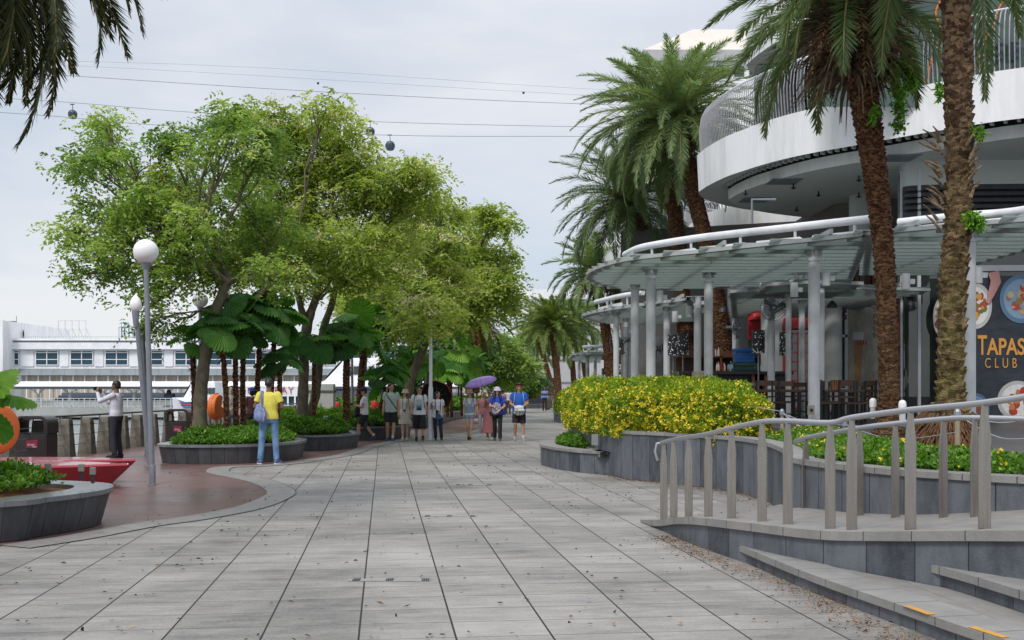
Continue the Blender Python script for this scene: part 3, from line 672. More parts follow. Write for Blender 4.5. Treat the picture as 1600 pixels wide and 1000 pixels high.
def fan_palm(name, label, group, base, crown, Y, R, n, seed, trunk_r=0.07, bright=0.0, spread=1.0, Yb=None, azs=None):
    """base/crown in photo px at distance Y; n round leaves of radius R"""
    rg = random.Random(seed); b = Vector(P(base[0], base[1], Yb or Y)); c = Vector(P(crown[0], crown[1], Y))
    root = thing(name, label, 'fan palm', tuple(b), group)
    mb = MB(); path = [b.lerp(c, t)+Vector((math.sin(t*3+seed)*0.04, 0, 0)) for t in np.linspace(0, 1, 9)]
    rad = [trunk_r*(1-0.15*i/8) for i in range(9)]; mb.tube(path, rad, 9)
    boots(mb, path, rad, seed, per=0.10, size=(0.07, 0.05, 0.05), stick=0.018)
    for i in range(26):  # old leaf stalk stubs under the crown
        a = rg.uniform(0, 6.28); z = rg.uniform(-0.9, -0.05); p = c+Vector((math.cos(a)*trunk_r*0.8, math.sin(a)*trunk_r*0.8, z))
        mb.tube([p, p+Vector((math.cos(a)*0.09, math.sin(a)*0.09, rg.uniform(-0.12, 0.08)))], [0.014, 0.004], 4, False)
    mb.build('trunk', MT['palm_bark'], root)
    Q = []; T = []; st = MB()
    for i in range(n):
        az = (azs[i] if azs else i*2.39996+rg.uniform(-0.4, 0.4)); u = (i+0.5)/n; el = 1.25-1.45*u+rg.uniform(-0.15, 0.15); Ls = R*rg.uniform(0.9, 1.9)*spread
        d = Vector((math.cos(az)*math.cos(el), math.sin(az)*math.cos(el), math.sin(el))); h = c+d*Ls
        st.tube([c, c+d*Ls*0.5+Vector((0, 0, 0.03)), h], [0.016, 0.012, 0.009], 5, False)
        e2 = el-rg.uniform(0.6, 1.35); bd = Vector((math.cos(az)*math.cos(e2), math.sin(az)*math.cos(e2), math.sin(e2)))
        up = Vector((0, 0, 0.55))+Vector((math.cos(az), math.sin(az), 0))*0.9
        up = up+Vector((rg.uniform(-.3, .3), rg.uniform(-.3, .3), 0))
        q, t = fan_leaf(tuple(h), tuple(bd), tuple(up), R*rg.uniform(0.82, 1.08), seed*50+i, sweep=rg.uniform(4.4, 5.4), droop=rg.uniform(0.15, 0.4))
        Q.append(q); T.append(t+0.42+bright+rg.gauss(0, 0.13)+0.12*(0.5-u))
    st.build('leaf_stalks', flat('fan_stalk', (0.12, 0.20, 0.05), 0.5), root, smooth=True)
    link_mesh('leaves', quads_mesh('leaves', np.concatenate(Q), np.concatenate(T), LF['fan']), root)
    return root

def cover_leaves(poly, z, h, dens, size, seed, mound=0.5, rim=0.35):
    """bushy low planting filling a plan polygon"""
    r = np.random.RandomState(seed); xs = [p[0] for p in poly]; ys = [p[1] for p in poly]
    a = abs(area(poly)); n = int(a*dens); out = []
    bx = r.uniform(min(xs), max(xs), n*3); by = r.uniform(min(ys), max(ys), n*3)
    keep = [(x, y) for x, y in zip(bx, by) if inside(poly, x, y)][:n]
    K = np.array(keep); ed = np.array([min(_segd(x, y, poly[i], poly[(i+1) % len(poly)]) for i in range(len(poly))) for x, y in keep])
    hh = h*(0.45+0.55*np.clip(ed/rim, 0, 1))*(0.75+mound*(0.5+0.5*np.sin(K[:, 0]*4.1+seed)*np.cos(K[:, 1]*3.3+seed*2)))
    C = []; D = []; T = []
    for lay in range(7):
        zz = z+hh*(1-0.13*lay*r.rand(len(K)))*(0.8+0.28*r.rand(len(K)))
        C.append(np.stack([K[:, 0]+r.normal(size=len(K))*0.03, K[:, 1]+r.normal(size=len(K))*0.03, zz], 1))
        D.append(norm(np.stack([r.normal(size=len(K)), r.normal(size=len(K)), 0.55+0.5*r.normal(size=len(K))], 1)))
        T.append(0.55+0.16*r.normal(size=len(K))-0.03*lay)
    return np.concatenate(C), np.concatenate(D), np.concatenate(T)
def _segd(x, y, a, b):
    dx, dy = b[0]-a[0], b[1]-a[1]; t = max(0, min(1, ((x-a[0])*dx+(y-a[1])*dy)/(dx*dx+dy*dy+1e-9))); return math.hypot(x-a[0]-dx*t, y-a[1]-dy*t)
def ground_cover(name, label, poly, z, h, dens, size, seed, leaf='cover', flowers=0.0, stuff=True):
    C, D, T = cover_leaves(poly, z, h, dens, size, seed)
    r = np.random.RandomState(seed); q = leaf_quads(C, D, size*(0.7+0.6*r.rand(len(C))), size*0.62, 0.2)
    o = link_mesh(name, quads_mesh(name, q, T, LF[leaf])); tag(o, label, 'ground cover', kind='stuff')
    if flowers:
        k = r.choice(len(C), int(len(C)*flowers), replace=False); k = np.repeat(k, 5)
        C2 = C[k]+r.normal(size=(len(k), 3))*0.006+np.array([0, 0, 0.03]); 
        q = leaf_quads(C2, np.concatenate([r.normal(size=(len(k), 2)), 0.4+0*k[:, None]], 1), 0.03, 0.024)
        o2 = link_mesh('blossoms', quads_mesh('blossoms', q, r.rand(len(q)), LF['yellow']), o, world=False)
    return o
# ------------------------------------------------------------------ planters
def planter(label, poly, z0, z1, lean, cop_w, mats=('clad_left', 'coping_wet'), cth=0.055, over=0.03, soil='soil', smooth=0, group=None, name='stone_planter'):
    if area(poly) < 0: poly = poly[::-1]
    if smooth: poly = catmull(poly, True, smooth)
    cx = sum(p[0] for p in poly)/len(poly); cy = sum(p[1] for p in poly)/len(poly)
    root = thing(name, label, 'planter', (cx, cy, z0), group)
    # poly = outline of the foot; wall leans outward by 'lean' at the top
    top = offset_path(poly, -lean, True)
    wl = MB(); strip(wl, [(x, y, z0) for x, y in poly], [(x, y, z1-cth) for x, y in top], True, 0, z1-z0); wl.build('wall', MT[mats[0]], root)
    cp = MB(); o = offset_path(top, -over, True); i_ = offset_path(top, cop_w-over, True)
    O0 = [(x, y, z1-cth) for x, y in o]; O1 = [(x, y, z1) for x, y in o]; I1 = [(x, y, z1) for x, y in i_]; I0 = [(x, y, z1-0.10) for x, y in i_]
    T0 = [(x, y, z1-cth) for x, y in offset_path(top, 0.02, True)]
    strip(cp, T0, O0, True); strip(cp, O0, O1, True, 0, cth); strip(cp, O1, I1, True, cth, cth+cop_w); strip(cp, I1, I0, True)
    cp.build('coping', MT[mats[1]], root)
    s = MB(); s.add([(x, y, z1-0.05) for x, y in offset_path(top, cop_w-over-0.01, True)], [tuple(range(len(top)))]); s.build('soil_bed', MT[soil], root)
    return root, top, i_

# planter 1: around the first shade tree
pl1 = [(-7.45, 23.4), (-7.2, 22.7), (-6.4, 22.45), (-5.6, 22.65), (-5.0, 23.3), (-4.78, 24.4), (-5.0, 25.7), (-5.8, 26.6), (-6.8, 26.7), (-7.4, 25.4)]
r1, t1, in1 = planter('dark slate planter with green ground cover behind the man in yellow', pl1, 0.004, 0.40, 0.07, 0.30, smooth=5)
ground_cover('ground_cover', 'low green ground cover filling the planter behind the man in yellow', in1, 0.34, 0.30, 420, 0.075, 1, flowers=0.004)
pl2 = [(-7.7, 29), (-6.6, 28.0), (-5.4, 27.45), (-4.55, 27.75), (-4.2, 29.2), (-4.5, 30.6), (-5.5, 31.1), (-7.2, 31)]
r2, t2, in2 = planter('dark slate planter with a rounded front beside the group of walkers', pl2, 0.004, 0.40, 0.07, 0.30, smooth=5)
ground_cover('ground_cover', 'green ground cover in the planter to the right of the man in yellow', in2, 0.36, 0.38, 300, 0.085, 2, flowers=0.004)
pl3 = [(-7.8, 34.5), (-5.6, 33.6), (-4.4, 33.4), (-3.65, 34.4), (-3.45, 36.6), (-4.4, 38), (-6.5, 38.5), (-8, 36)]
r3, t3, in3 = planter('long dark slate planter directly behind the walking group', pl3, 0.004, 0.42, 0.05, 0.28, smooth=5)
ground_cover('ground_cover', 'green ground cover behind the boy in the cap and the man in sage shirt', in3, 0.38, 0.45, 220, 0.10, 3)
pl4 = [(-8.5, 46), (-5, 44.9), (-3.65, 44.9), (-3.35, 50), (-3.1, 57.5), (-1.6, 64), (-0.4, 71), (-1.5, 76), (-6, 77), (-9, 70)]
r4, t4, in4 = planter('long far planter curving behind the woman with the black umbrella', pl4, 0.008, 0.46, 0.03, 0.3, smooth=4)
ground_cover('ground_cover', 'bright green planting in the far planter beyond the umbrellas', in4, 0.40, 0.6, 50, 0.18, 4)

# foreground planter at the left edge with orange mulch
f0 = [G(*p) for p in [(0, 849), (60, 840), (115, 831), (146, 824)]]
plf = [(p[0], p[1]) for p in f0]+[(-4.70, 12.45), (-4.95, 12.85), (-5.6, 13.15), (-6.6, 13.35), (-8.0, 13.45), (-9.2, 13.1), (-9.5, 12.0), (-8.2, 10.4), (-6.4, 9.9)]
rf, tf, inf = planter('slate planter with orange mulch at the left edge beside the red benches', plf, 0.008, 0.42, 0.10, 0.42, smooth=4, soil='mulch')
mu = MB()
cxf = (-6.9, 11.9)
# mounded mulch bed
ring = [[(cxf[0]+(x-cxf[0])*k, cxf[1]+(y-cxf[1])*k, 0.37+0.16*(1-k)) for x, y in inf] for k in (1.0, 0.75, 0.5, 0.25, 0.02)]
for a, b in zip(ring, ring[1:]): strip(mu, a, b, True)
tag(mu.build('mulch_bed', MT['mulch']), 'mounded orange mulch inside the left foreground planter', 'mulch', kind='stuff')
gp = [G(-60, 772, 0.42), G(30, 768, 0.42), G(70, 764, 0.42), G(98, 757, 0.42), G(60, 746, 0.42), G(-60, 742, 0.42)]
gp = [(-7.4, 10.55), (-5.8, 11.1), (-5.15, 11.6), (-5.08, 12.2), (-5.7, 12.75), (-8.3, 13.0), (-8.8, 12)]
ground_cover('ground_cover', 'leafy green plants growing in the mulch at the left edge', gp, 0.42, 0.25, 420, 0.06, 5, flowers=0.002)
# small up-lights in that planter
for i, (px, py) in enumerate([(75, 727), (127, 728), (145, 733)]):
    t = thing('garden_spotlight', ['grey spotlight in the left planter nearest the picture edge', 'grey spotlight in the left planter, middle of three', 'pale square spotlight box at the right end of the left planter'][i], 'light', P(px, py+12, 12.2), 'garden spotlights in the left planter')
    b = MB(); b.box(P(px, py+3, 12.2), (0.065, 0.065, 0.085), rz=0.3); b.build('housing', flat('spot_grey', (0.20, 0.20, 0.17)), t, bevel=0.01)
    b = MB(); b.tube([P(px, py+22, 12.2), P(px, py+5, 12.2)], 0.02, 8); b.build('stake', MT['dark_steel'], t)
for i, (px, py, Y) in enumerate([(513, 672, 28), (571, 664, 29.5), (583, 660, 33), (509, 655, 29), (539, 648, 31), (283, 680, 24)]):
    t = thing('garden_spotlight', ['black spotlight at the front of the middle planter', 'black spotlight right of the middle planter front', 'black spotlight among plants left of the man in sage', 'pale spotlight box under the second tree', 'pale square light box between the fan palms', 'black spotlight near the left end of the first planter'][i], 'light', P(px, py+8, Y), 'spotlights in the tree planters')
    b = MB(); b.tube([P(px, py+6, Y), P(px, py-5, Y)], 0.05, 8); b.build('housing', MT['black'] if i not in (3, 4) else MT['steel_white'], t)

# ------------------------------------------------------------------ right planter wall
wall_pts = [(0.55, 23.6), (0.8, 21.4), (1.19, 20.3), (1.6, 19.65), (1.98, 18.6), (2.42, 18.0), (3.0, 17.0), (3.34, 16.1), (3.46, 14.9), (3.32, 13.3), (3.08, 12.1), (3.0, 11.4), (3.16, 10.6), (3.50, 9.75), (4.19, 8.95), (5.2, 8.3), (6.8, 7.8)]
main_pts = [(3.2, 29.5), (1.7, 28), (1.32, 25.5), (1.36, 22.8), (1.6, 20.3), (1.98, 18.65)]+wall_pts[5:]
mw = catmull(main_pts, False, 6)
n = len(mw)
def ztop(p): return 0.83 if p[1] > 16 else 0.83-0.03*min(1, (16-p[1])/4)
rt = thing('planter_wall', 'tall curved slate retaining wall holding the yellow hedge', 'wall', (2.0, 18.6, 0))
wl = MB(); strip(wl, [(x, y, 0) for x, y in mw], [(x, y, ztop((x, y))-0.06) for x, y in mw], v0=0, v1=.8, flip=False); wl.build('wall', MT['clad'], rt)
cp = MB(); o = offset_path(mw, 0.02*-1); i_ = offset_path(mw, 0.24)
# travel goes toward the camera: left of travel (+) is east = behind the wall
zt = [ztop(p) for p in mw]
O0 = [(x, y, z-0.06) for (x, y), z in zip(o, zt)]; O1 = [(x, y, z) for (x, y), z in zip(o, zt)]; I1 = [(x, y, z) for (x, y), z in zip(i_, zt)]; I0 = [(x, y, z-0.1) for (x, y), z in zip(i_, zt)]
W0 = [(x, y, z-0.06) for (x, y), z in zip(offset_path(mw, 0.02), zt)]
strip(cp, W0, O0); strip(cp, O0, O1, v1=.06); strip(cp, O1, I1, v0=.06, v1=.3); strip(cp, I1, I0); cp.build('coping', MT['coping'], rt)
pq = MB(); pc = P(930, 687, 20.02)
pq.box((pc[0]-0.0, pc[1]-0.0, pc[2]), (0.17, 0.02, 0.2), rz=-0.85); pq.build('plaque', flat('stone_plaque', (0.22, 0.22, 0.23)), rt)
# terrace behind the wall
ter = [(x, y) for x, y in offset_path(mw, 0.2)]+[(40, 7), (60, 40), (60, 60), (9, 60), (4.4, 34)]
tb = MB(); tb.add([(x, y, 0.70) for x, y in ter], [tuple(range(len(ter)))[::(1 if area(ter) > 0 else -1)]])
tag(tb.build('planting_soil', MT['soil']), kind='structure')
MT['terrace'] = mat('terrace_tiles', (0.13, 0.13, 0.135), (0.085, 0.085, 0.09), 1.2, 0.35, stain=(0.06, 0.06, 0.062))
tr = [(4.55, 33.5), (3.8, 27), (6.0, 18.6), (5.3, 14), (4.95, 10.6), (9, 7), (40, 7), (60, 60), (9, 60)]
tb = MB(); tb.prism(tr, 0.60, 0.78); tag(tb.build('terrace_floor', MT['terrace']), kind='structure')

# bench-height ledge in front of the hedge
bp_ = [(1.88, 19.42), (1.60, 19.70), (1.22, 20.22), (0.82, 21.2), (0.60, 22.3), (0.62, 23.6), (1.0, 24.6), (1.5, 25.2), (1.9, 24), (1.75, 21)]
rb_, tb_, ib_ = planter('low slate ledge wrapping the left end of the hedge planter', bp_, 0.0, 0.42, 0.0, 0.34, mats=('clad', 'coping'), smooth=0, name='stone_ledge')
ground_cover('ground_cover', 'small green plants on the low ledge below the yellow hedge', [(1.02, 21.9), (1.5, 21.0), (1.7, 22), (1.5, 24.4), (1.0, 23.9)], 0.38, 0.22, 900, 0.055, 6)

# low cover on the right bed
fr = [p for p in offset_path(mw, 0.26) if p[1] < 15.4]
gc = fr+[(7.0, 9.4), (4.75, 10.3), (4.55, 12.3), (4.85, 14.6), (5.2, 16.8), (4.6, 17.2), (3.9, 16.6)]
ground_cover('ground_cover', 'low green creeper with yellow flowers along the right retaining wall', gc, 0.76, 0.17, 800, 0.05, 7, flowers=0.008)

# ------------------------------------------------------------------ yellow hedge
hp = [(1.42, 25.6), (1.38, 22.9), (1.62, 20.35), (2.02, 18.85), (2.5, 18.25), (3.0, 17.35), (3.32, 16.75), (3.65, 16.85), (3.95, 17.6), (4.15, 19.0), (4.3, 22), (4.1, 25.5), (2.8, 27.5), (1.8, 27.2)]
hp = catmull(hp, True, 4)
ch = (2.9, 22.0)
def hedge(label, poly, z0, z1, n, size, seed, fl=0.12, bulge=0.14, fname='flowers'):
    r = np.random.RandomState(seed); poly = poly if area(poly) > 0 else poly[::-1]
    per = [0]; m = len(poly)
    for i in range(m): per.append(per[-1]+math.dist(poly[i], poly[(i+1) % m]))
    # side surface
    ns = int(n*0.5); s = r.rand(ns)*per[-1]; idx = np.searchsorted(per, s, side='right')-1; idx = np.clip(idx, 0, m-1)
    A = np.array(poly)[idx]; B = np.array(poly)[(idx+1) % m]; t = ((s-np.array(per)[idx])/np.maximum(np.array(per)[idx+1]-np.array(per)[idx], 1e-6))[:, None]
    XY = A*(1-t)+B*t; nrm = norm(np.stack([(B-A)[:, 1], -(B-A)[:, 0]], 1)); v = r.rand(ns)
    lump = np.sin(s*3.1)*0.05+np.sin(s*7.7+v*5)*0.04+np.sin(s*1.3+v*9)*0.04
    off = bulge*np.sin(v*PI*0.9+0.35)+lump-0.03-0.14*np.clip(v-0.85, 0, 1)*4*v+r.normal(size=ns)*0.035
    Cs = np.stack([XY[:, 0]+nrm[:, 0]*off, XY[:, 1]+nrm[:, 1]*off, z0+(z1-z0)*(v*1.08-0.10)+r.normal(size=ns)*0.02], 1)
    Ds = norm(np.stack([nrm[:, 0], nrm[:, 1], 0*v+0.5], 1)+0.75*r.normal(size=(ns, 3)))
    Cs[:, 2] -= (np.clip((21.5-Cs[:, 1])/4.5, 0, 1)*0.20*np.clip(v, 0, 1))
    # top
    xs = np.array(poly); nt_ = int(n*0.5); pts = []
    while len(pts) < nt_:
        x = r.uniform(xs[:, 0].min(), xs[:, 0].max(), 4000); y = r.uniform(xs[:, 1].min(), xs[:, 1].max(), 4000)
        pts += [(a, b) for a, b in zip(x, y) if inside(poly, a, b)]
    Pt = np.array(pts[:nt_]); edd = np.array([min(_segd(x_, y_, poly[i], poly[(i+1) % m]) for i in range(m)) for x_, y_ in pts[:nt_:1]]) if nt_ < 60000 else np.ones(nt_)
    zt_ = z1-0.10*np.clip(1-edd/0.3, 0, 1)**1.6-0.20*np.clip((21.5-Pt[:, 1])/4.5, 0, 1)+0.06*np.sin(Pt[:, 0]*2.3+1)*np.sin(Pt[:, 1]*1.9)+0.05*np.sin(Pt[:, 0]*5)*np.cos(Pt[:, 1]*4)+0.05*np.sin(Pt[:, 0]*11+Pt[:, 1]*7)+r.normal(size=nt_)*0.03
    Ct = np.stack([Pt[:, 0], Pt[:, 1], zt_], 1); Dt = norm(np.array([[0, 0, 1.0]])+0.8*r.normal(size=(nt_, 3)))
    C = np.concatenate([Cs, Ct]); D = np.concatenate([Ds, Dt]); tn = 0.33+0.17*r.normal(size=len(C))+0.15*np.sin(C[:, 0]*6+C[:, 2]*5)*np.cos(C[:, 1]*5); 
    root = thing('flowering_hedge', label, 'hedge', (float(np.mean(xs[:, 0])), float(np.mean(xs[:, 1])), z0))
    q = leaf_quads(C, D, size*(0.7+0.6*r.rand(len(C))), size*0.5, 0.2)
    link_mesh('foliage', quads_mesh('foliage', q, tn, LF['hedge']), root)
    core = MB(); ip = offset_path(poly, 0.10, True); core.prism(offset_path(poly, 0.22, True), z0-0.06, z1-0.34); core.build('inner_twigs', flat('hedge_inner', (0.055, 0.085, 0.012), 0.9), root)
    k = r.choice(len(Cs), int(len(Cs)*fl), replace=False); 
    # flowers gather in patches, denser low on the front
    w_ = (np.sin(Cs[k][:, 0]*2.7+1)*0.5+0.5)*0.6+np.clip((z1-Cs[k][:, 2])/(z1-z0), 0, 1)*0.7; k = k[r.rand(len(k)) < w_+0.12]
    kt = r.choice(np.arange(len(Cs), len(C)), int(len(Ct)*fl*0.12), replace=False); k = np.concatenate([k, kt]); kk = np.repeat(k, 9)
    C2 = C[kk]+D[kk]*0.03+r.normal(size=(len(kk), 3))*0.018
    q = leaf_quads(C2, D[kk]+r.normal(size=(len(kk), 3)), 0.042, 0.032); link_mesh(fname, quads_mesh(fname, q, r.rand(len(q)), LF['yellow']), root)
    return root
hedge('bright yellow-green flowering hedge on the curved slate wall', hp, 0.80, 1.65, 95000, 0.055, 21, fl=0.085)
hp2 = [(2.55, 51.5), (3.6, 51.2), (4.4, 53), (4.4, 58), (3, 60), (2.4, 56)]
pr_, _, _ = planter('small round planter beyond the left end of the hedge', [(2.45, 51.2), (2.9, 50.6), (3.9, 50.6), (4.7, 52), (4.8, 58), (3.4, 60), (2.3, 58), (2.2, 54)], 0, 0.46, 0, 0.3, mats=('clad', 'coping'), smooth=3)
hedge('smaller yellow shrub behind the left end of the big hedge', catmull(hp2, True, 3), 0.42, 1.45, 14000, 0.10, 22, fl=0.03)

# ------------------------------------------------------------------ front curb wall with handrail, ramp and steps
cl = [(1.50, 12.5, .03), (1.62, 11.75, .12), (1.70, 11.1, .22), (1.82, 10.45, .29), (2.07, 9.47, .36), (2.44, 8.63, .40), (2.76, 8.03, .47), (3.32, 7.07, .60), (4.1, 6.05, .72), (5.2, 5.0, .85)]
cc = catmull(cl, False, 6)
rk = thing('ramp_wall', 'low slate side wall of the ramp rising in the right foreground', 'wall', (1.5, 12.5, 0))
wl = MB(); strip(wl, [(x, y, 0) for x, y, z in cc], [(x, y, max(0.01, z-0.075)) for x, y, z in cc]); wl.build('wall', slab_uv_mat('ramp_cladding', (0.125, 0.138, 0.16), (0.030, 0.035, 0.045), 0.45, 5, 0.005, streak=2, var=0.4), rk)
w_ = 0.40; o = offset_path(cc, -0.025); ii = offset_path(cc, w_); cp = MB()
O0 = [(p[0], p[1], max(0.005, p[2]-0.075)) for p in o]; O1 = [(p[0], p[1], p[2]) for p in o]; I1 = [(p[0], p[1], p[2]) for p in ii]; I0 = [(p[0], p[1], p[2]-0.4) for p in ii]
W0 = [(p[0], p[1], max(0.005, p[2]-0.075)) for p in offset_path(cc, 0.02)]
strip(cp, W0, O0); strip(cp, O0, O1, v1=.075); strip(cp, O1, I1, v0=.075, v1=.45); strip(cp, I1, I0); cp.build('coping', MT['coping'], rk)
# ramp surface between the curb wall and the retaining wall
inner = [(p[0], p[1], max(0.006, p[2]-0.05)) for p in offset_path(cc, 0.39)]
m_ = len(inner); wallp = [p for p in mw if p[1] < 15.5]
def at(path, t): i = t*(len(path)-1); k = min(int(i), len(path)-2); f = i-k; return tuple(a*(1-f)+b*f for a, b in zip(path[k], path[k+1]))
ra = []; rb2 = []
for k in range(31):
    t = k/30; a = at(inner, t); b = at([(x, y, 0) for x, y in wallp], t); z = max(0.006, a[2]*(0.0 if t < 0.12 else 1)) if t > 0.12 else 0.006
    ra.append((a[0], a[1], z)); rb2.append((b[0], b[1], z))
rp = MB(); strip(rp, ra, rb2); tag(rp.build('ramp_surface', MT['band']), kind='structure')

# steps at the lower right
def step(label, front, z0, z1, back_pts, marks=()):
    f = catmull(front, False, 6); cx, cy = f[0][:2]
    root = thing('stone_step', label, 'step', (cx, cy, z0), 'stone steps at the lower right')
    s = MB(); strip(s, [(x, y, z0) for x, y in f], [(x, y, z1-0.06) for x, y in f]); s.build('riser', MT['clad'], root)
    n_ = MB(); o = offset_path(f, -0.02); i2 = offset_path(f, 0.30)
    strip(n_, [(x, y, z1-0.06) for x, y in offset_path(f, 0.02)], [(x, y, z1-0.06) for x, y in o]); strip(n_, [(x, y, z1-0.06) for x, y in o], [(x, y, z1) for x, y in o], v1=.06); strip(n_, [(x, y, z1) for x, y in o], [(x, y, z1) for x, y in i2], v0=.06, v1=.36)
    n_.build('nosing', MT['coping'], root)
    b2 = catmull(back_pts, False, 6); t_ = MB(); m = 30
    A = [at([(x, y, z1-0.002) for x, y in offset_path(f, 0.29)], k/m) for k in range(m+1)]; B = [at([(x, y, z1-0.002) for x, y in b2], k/m) for k in range(m+1)]
    strip(t_, A, B, v1=1.2); t_.build('tread', MT['band'], root)
    for a, b in marks:
        mk = MB(); pa = G(*a, z1); pb = G(*b, z1); d = Vector((pb[0]-pa[0], pb[1]-pa[1], 0)).normalized(); nn = Vector((-d.y, d.x, 0))*0.028
        mk.add([(pa[0]-nn.x, pa[1]-nn.y, z1+0.004), (pb[0]-nn.x, pb[1]-nn.y, z1+0.004), (pb[0]+nn.x, pb[1]+nn.y, z1+0.004), (pa[0]+nn.x, pa[1]+nn.y, z1+0.004)], [(0, 1, 2, 3)])
        tag(mk.build('yellow_marking', MT['paint_yellow'], root))
    return root
s1 = [G(*p, 0.0) for p in [(1132, 864), (1256, 920), (1408, 978)]]; s1 = [(p[0], p[1]) for p in s1]+[(2.75, 5.9), (3.3, 4.7), (4.0, 3.2)]
step('first long stone step with yellow marks at the lower right', s1, 0.0, 0.14, [(1.95, 9.95), (2.07, 9.44), (2.44, 8.6), (2.76, 8.0), (3.32, 7.04), (4.1, 6.02), (5.2, 4.97)], [((1416, 947), (1456, 961)), ((1518, 980), (1572, 997))])
s2 = [G(*p, 0.14) for p in [(1412, 900), (1500, 925), (1600, 958)]]; s2 = [(p[0], p[1]) for p in s2]+[(3.3, 5.6), (3.75, 4.6), (4.6, 3.3)]
step('second higher stone step at the right edge against the slate wall', s2, 0.14, 0.28, [(2.96, 7.98), (3.08, 7.72), (3.36, 7.05), (4.1, 6.01), (5.2, 4.96)])

def blade_post(mb, base, h, w, t, ang):
    """flat steel post: straight, then tapering to the rail"""
    prof = [(0.5, 0), (0.5, 0.66), (0.53, 0.70), (0.24, 1.0)]
    m = Matrix.Rotation(ang, 3, 'Z'); vs = []
    for hw, z in prof:
        for sx, sy in ((-1, -1), (1, -1), (1, 1), (-1, 1)):
            q = m @ Vector((sx*hw*w, sy*t/2, 0)); vs.append((base[0]+q.x, base[1]+q.y, base[2]+h*z))
    fs = [(0, 3, 2, 1), (12, 13, 14, 15)]
    for k in range(3):
        for j in range(4): a = k*4+j; b = k*4+(j+1) % 4; fs.append((a, b, b+4, a+4))
    mb.add(vs, fs)
def handrail(label, rail_pts, posts, curl=False):
    root = thing('handrail', label, 'handrail', posts[0][0])
    r = MB(); rp_ = catmull(rail_pts, False, 4); r.tube(rp_, 0.024, 12); r.build('top_rail', MT['rail'], root, smooth=True)
    if curl:
        a = Vector(rail_pts[0]); c = MB(); c.tube([a, a+Vector((-0.05, 0.02, -0.01)), a+Vector((-0.07, 0.02, -0.10)), a+Vector((-0.04, 0.02, -0.20))], 0.018, 8); c.build('end_return', MT['rail'], root, smooth=True)
    for b, top, w, ang in posts:
        m = MB(); blade_post(m, b, top-b[2], w, 0.02, ang); m.build('post', MT['inox'], root, bevel=0.003)
def ccp(px_, py_):    # the curb-top point under a given pixel column
    best = min(offset_path(catmull(cl, False, 12), 0.17), key=lambda p: abs(800+p[0]*F/p[1]-px_)); return (best[0], best[1], best[2])
posts = []; rail = []
for px_, ty in [(1036, 694), (1054, 689), (1077, 685), (1106, 680), (1145, 671), (1192, 661), (1234, 660), (1298, 663), (1334, 655), (1422, 643), (1532, 632), (1680, 612)]:
    b = ccp(px_, 0); Y = b[1]; zt_ = P(px_, ty, Y)[2]; posts.append((b, zt_, 0.082, -0.25)); rail.append((b[0], b[1], zt_+0.012))
rail[0] = (rail[0][0]-0.02, rail[0][1]+0.03, rail[0][2])
rail.insert(7, tuple((a+b)/2 for a, b in zip(rail[6], rail[7]))[:2]+(rail[7][2]-0.002,)) if False else None
handrail('near steel handrail with blade posts on the front ramp wall', rail, posts, curl=True)
posts = []; rail = [P(1243, 691, 11.45)]
for px_, ty, Y in [(1259, 686, 11.2), (1343, 671, 10.05), (1399, 664, 9.6), (1474, 657, 9.15), (1523, 655, 8.9), (1640, 658, 8.45)]:
    zb = {11.2: .17, 10.05: .28, 9.6: .33, 9.15: .38, 8.9: .42, 8.45: .5}[Y]; b = P(px_, 700, Y); b = (b[0], b[1], zb-0.03); zt_ = P(px_, ty, Y)[2]
    posts.append((b, zt_, 0.075, 0.2)); rail.append((b[0], b[1], zt_+0.012))
handrail('far steel handrail against the slate retaining wall', rail, posts)
# ------------------------------------------------------------------ broadleaf trees
TG = 'shade trees along the promenade'
broad_tree('shade_tree', 'large spreading tree with leaning trunk and dark red pods, leftmost in the first planter', TG,
  [[(312, 672, 0, .17), (314, 610, 0, .145), (322, 550, 0, .135), (336, 490, 0, .125), (352, 448, .1, .11), (356, 425, .2, .09)],
   [(348, 462, .1, .08), (372, 470, .3, .075), (398, 468, .6, .065), (420, 440, .8, .055)],
   [(354, 440, .1, .075), (330, 420, -.3, .06), (290, 400, -.6, .045)]],
  [(163, 190, 17, 14), (158, 222, 18, 12), (146, 252, 40, 22), (128, 262, 24, 14), (215, 262, 52, 34), (112, 360, 22, 18), (165, 322, 46, 30), (158, 388, 42, 28), (130, 425, 26, 16),
   (210, 350, 60, 44), (205, 430, 52, 36), (240, 470, 40, 22), (272, 500, 40, 20), (285, 300, 60, 46), (290, 390, 60, 46), (285, 215, 34, 20), (262, 225, 22, 14), (345, 225, 60, 40),
   (370, 175, 20, 14), (345, 190, 24, 14), (375, 300, 60, 50), (380, 390, 60, 44), (330, 430, 50, 26), (225, 330, 52, 40, -1.6), (190, 385, 44, 32, -1.5), (270, 350, 50, 40, -1.8), (250, 425, 40, 26, -1.6), (420, 350, 50, 50), (430, 430, 46, 30), (410, 230, 50, 40), (250, 300, 50, 40)],
  24.6, 'tree_green', 101, dens=0.86, leaf_len=0.105, leaf_w=0.058, pods=0.10, cream=0.012, spray=9)
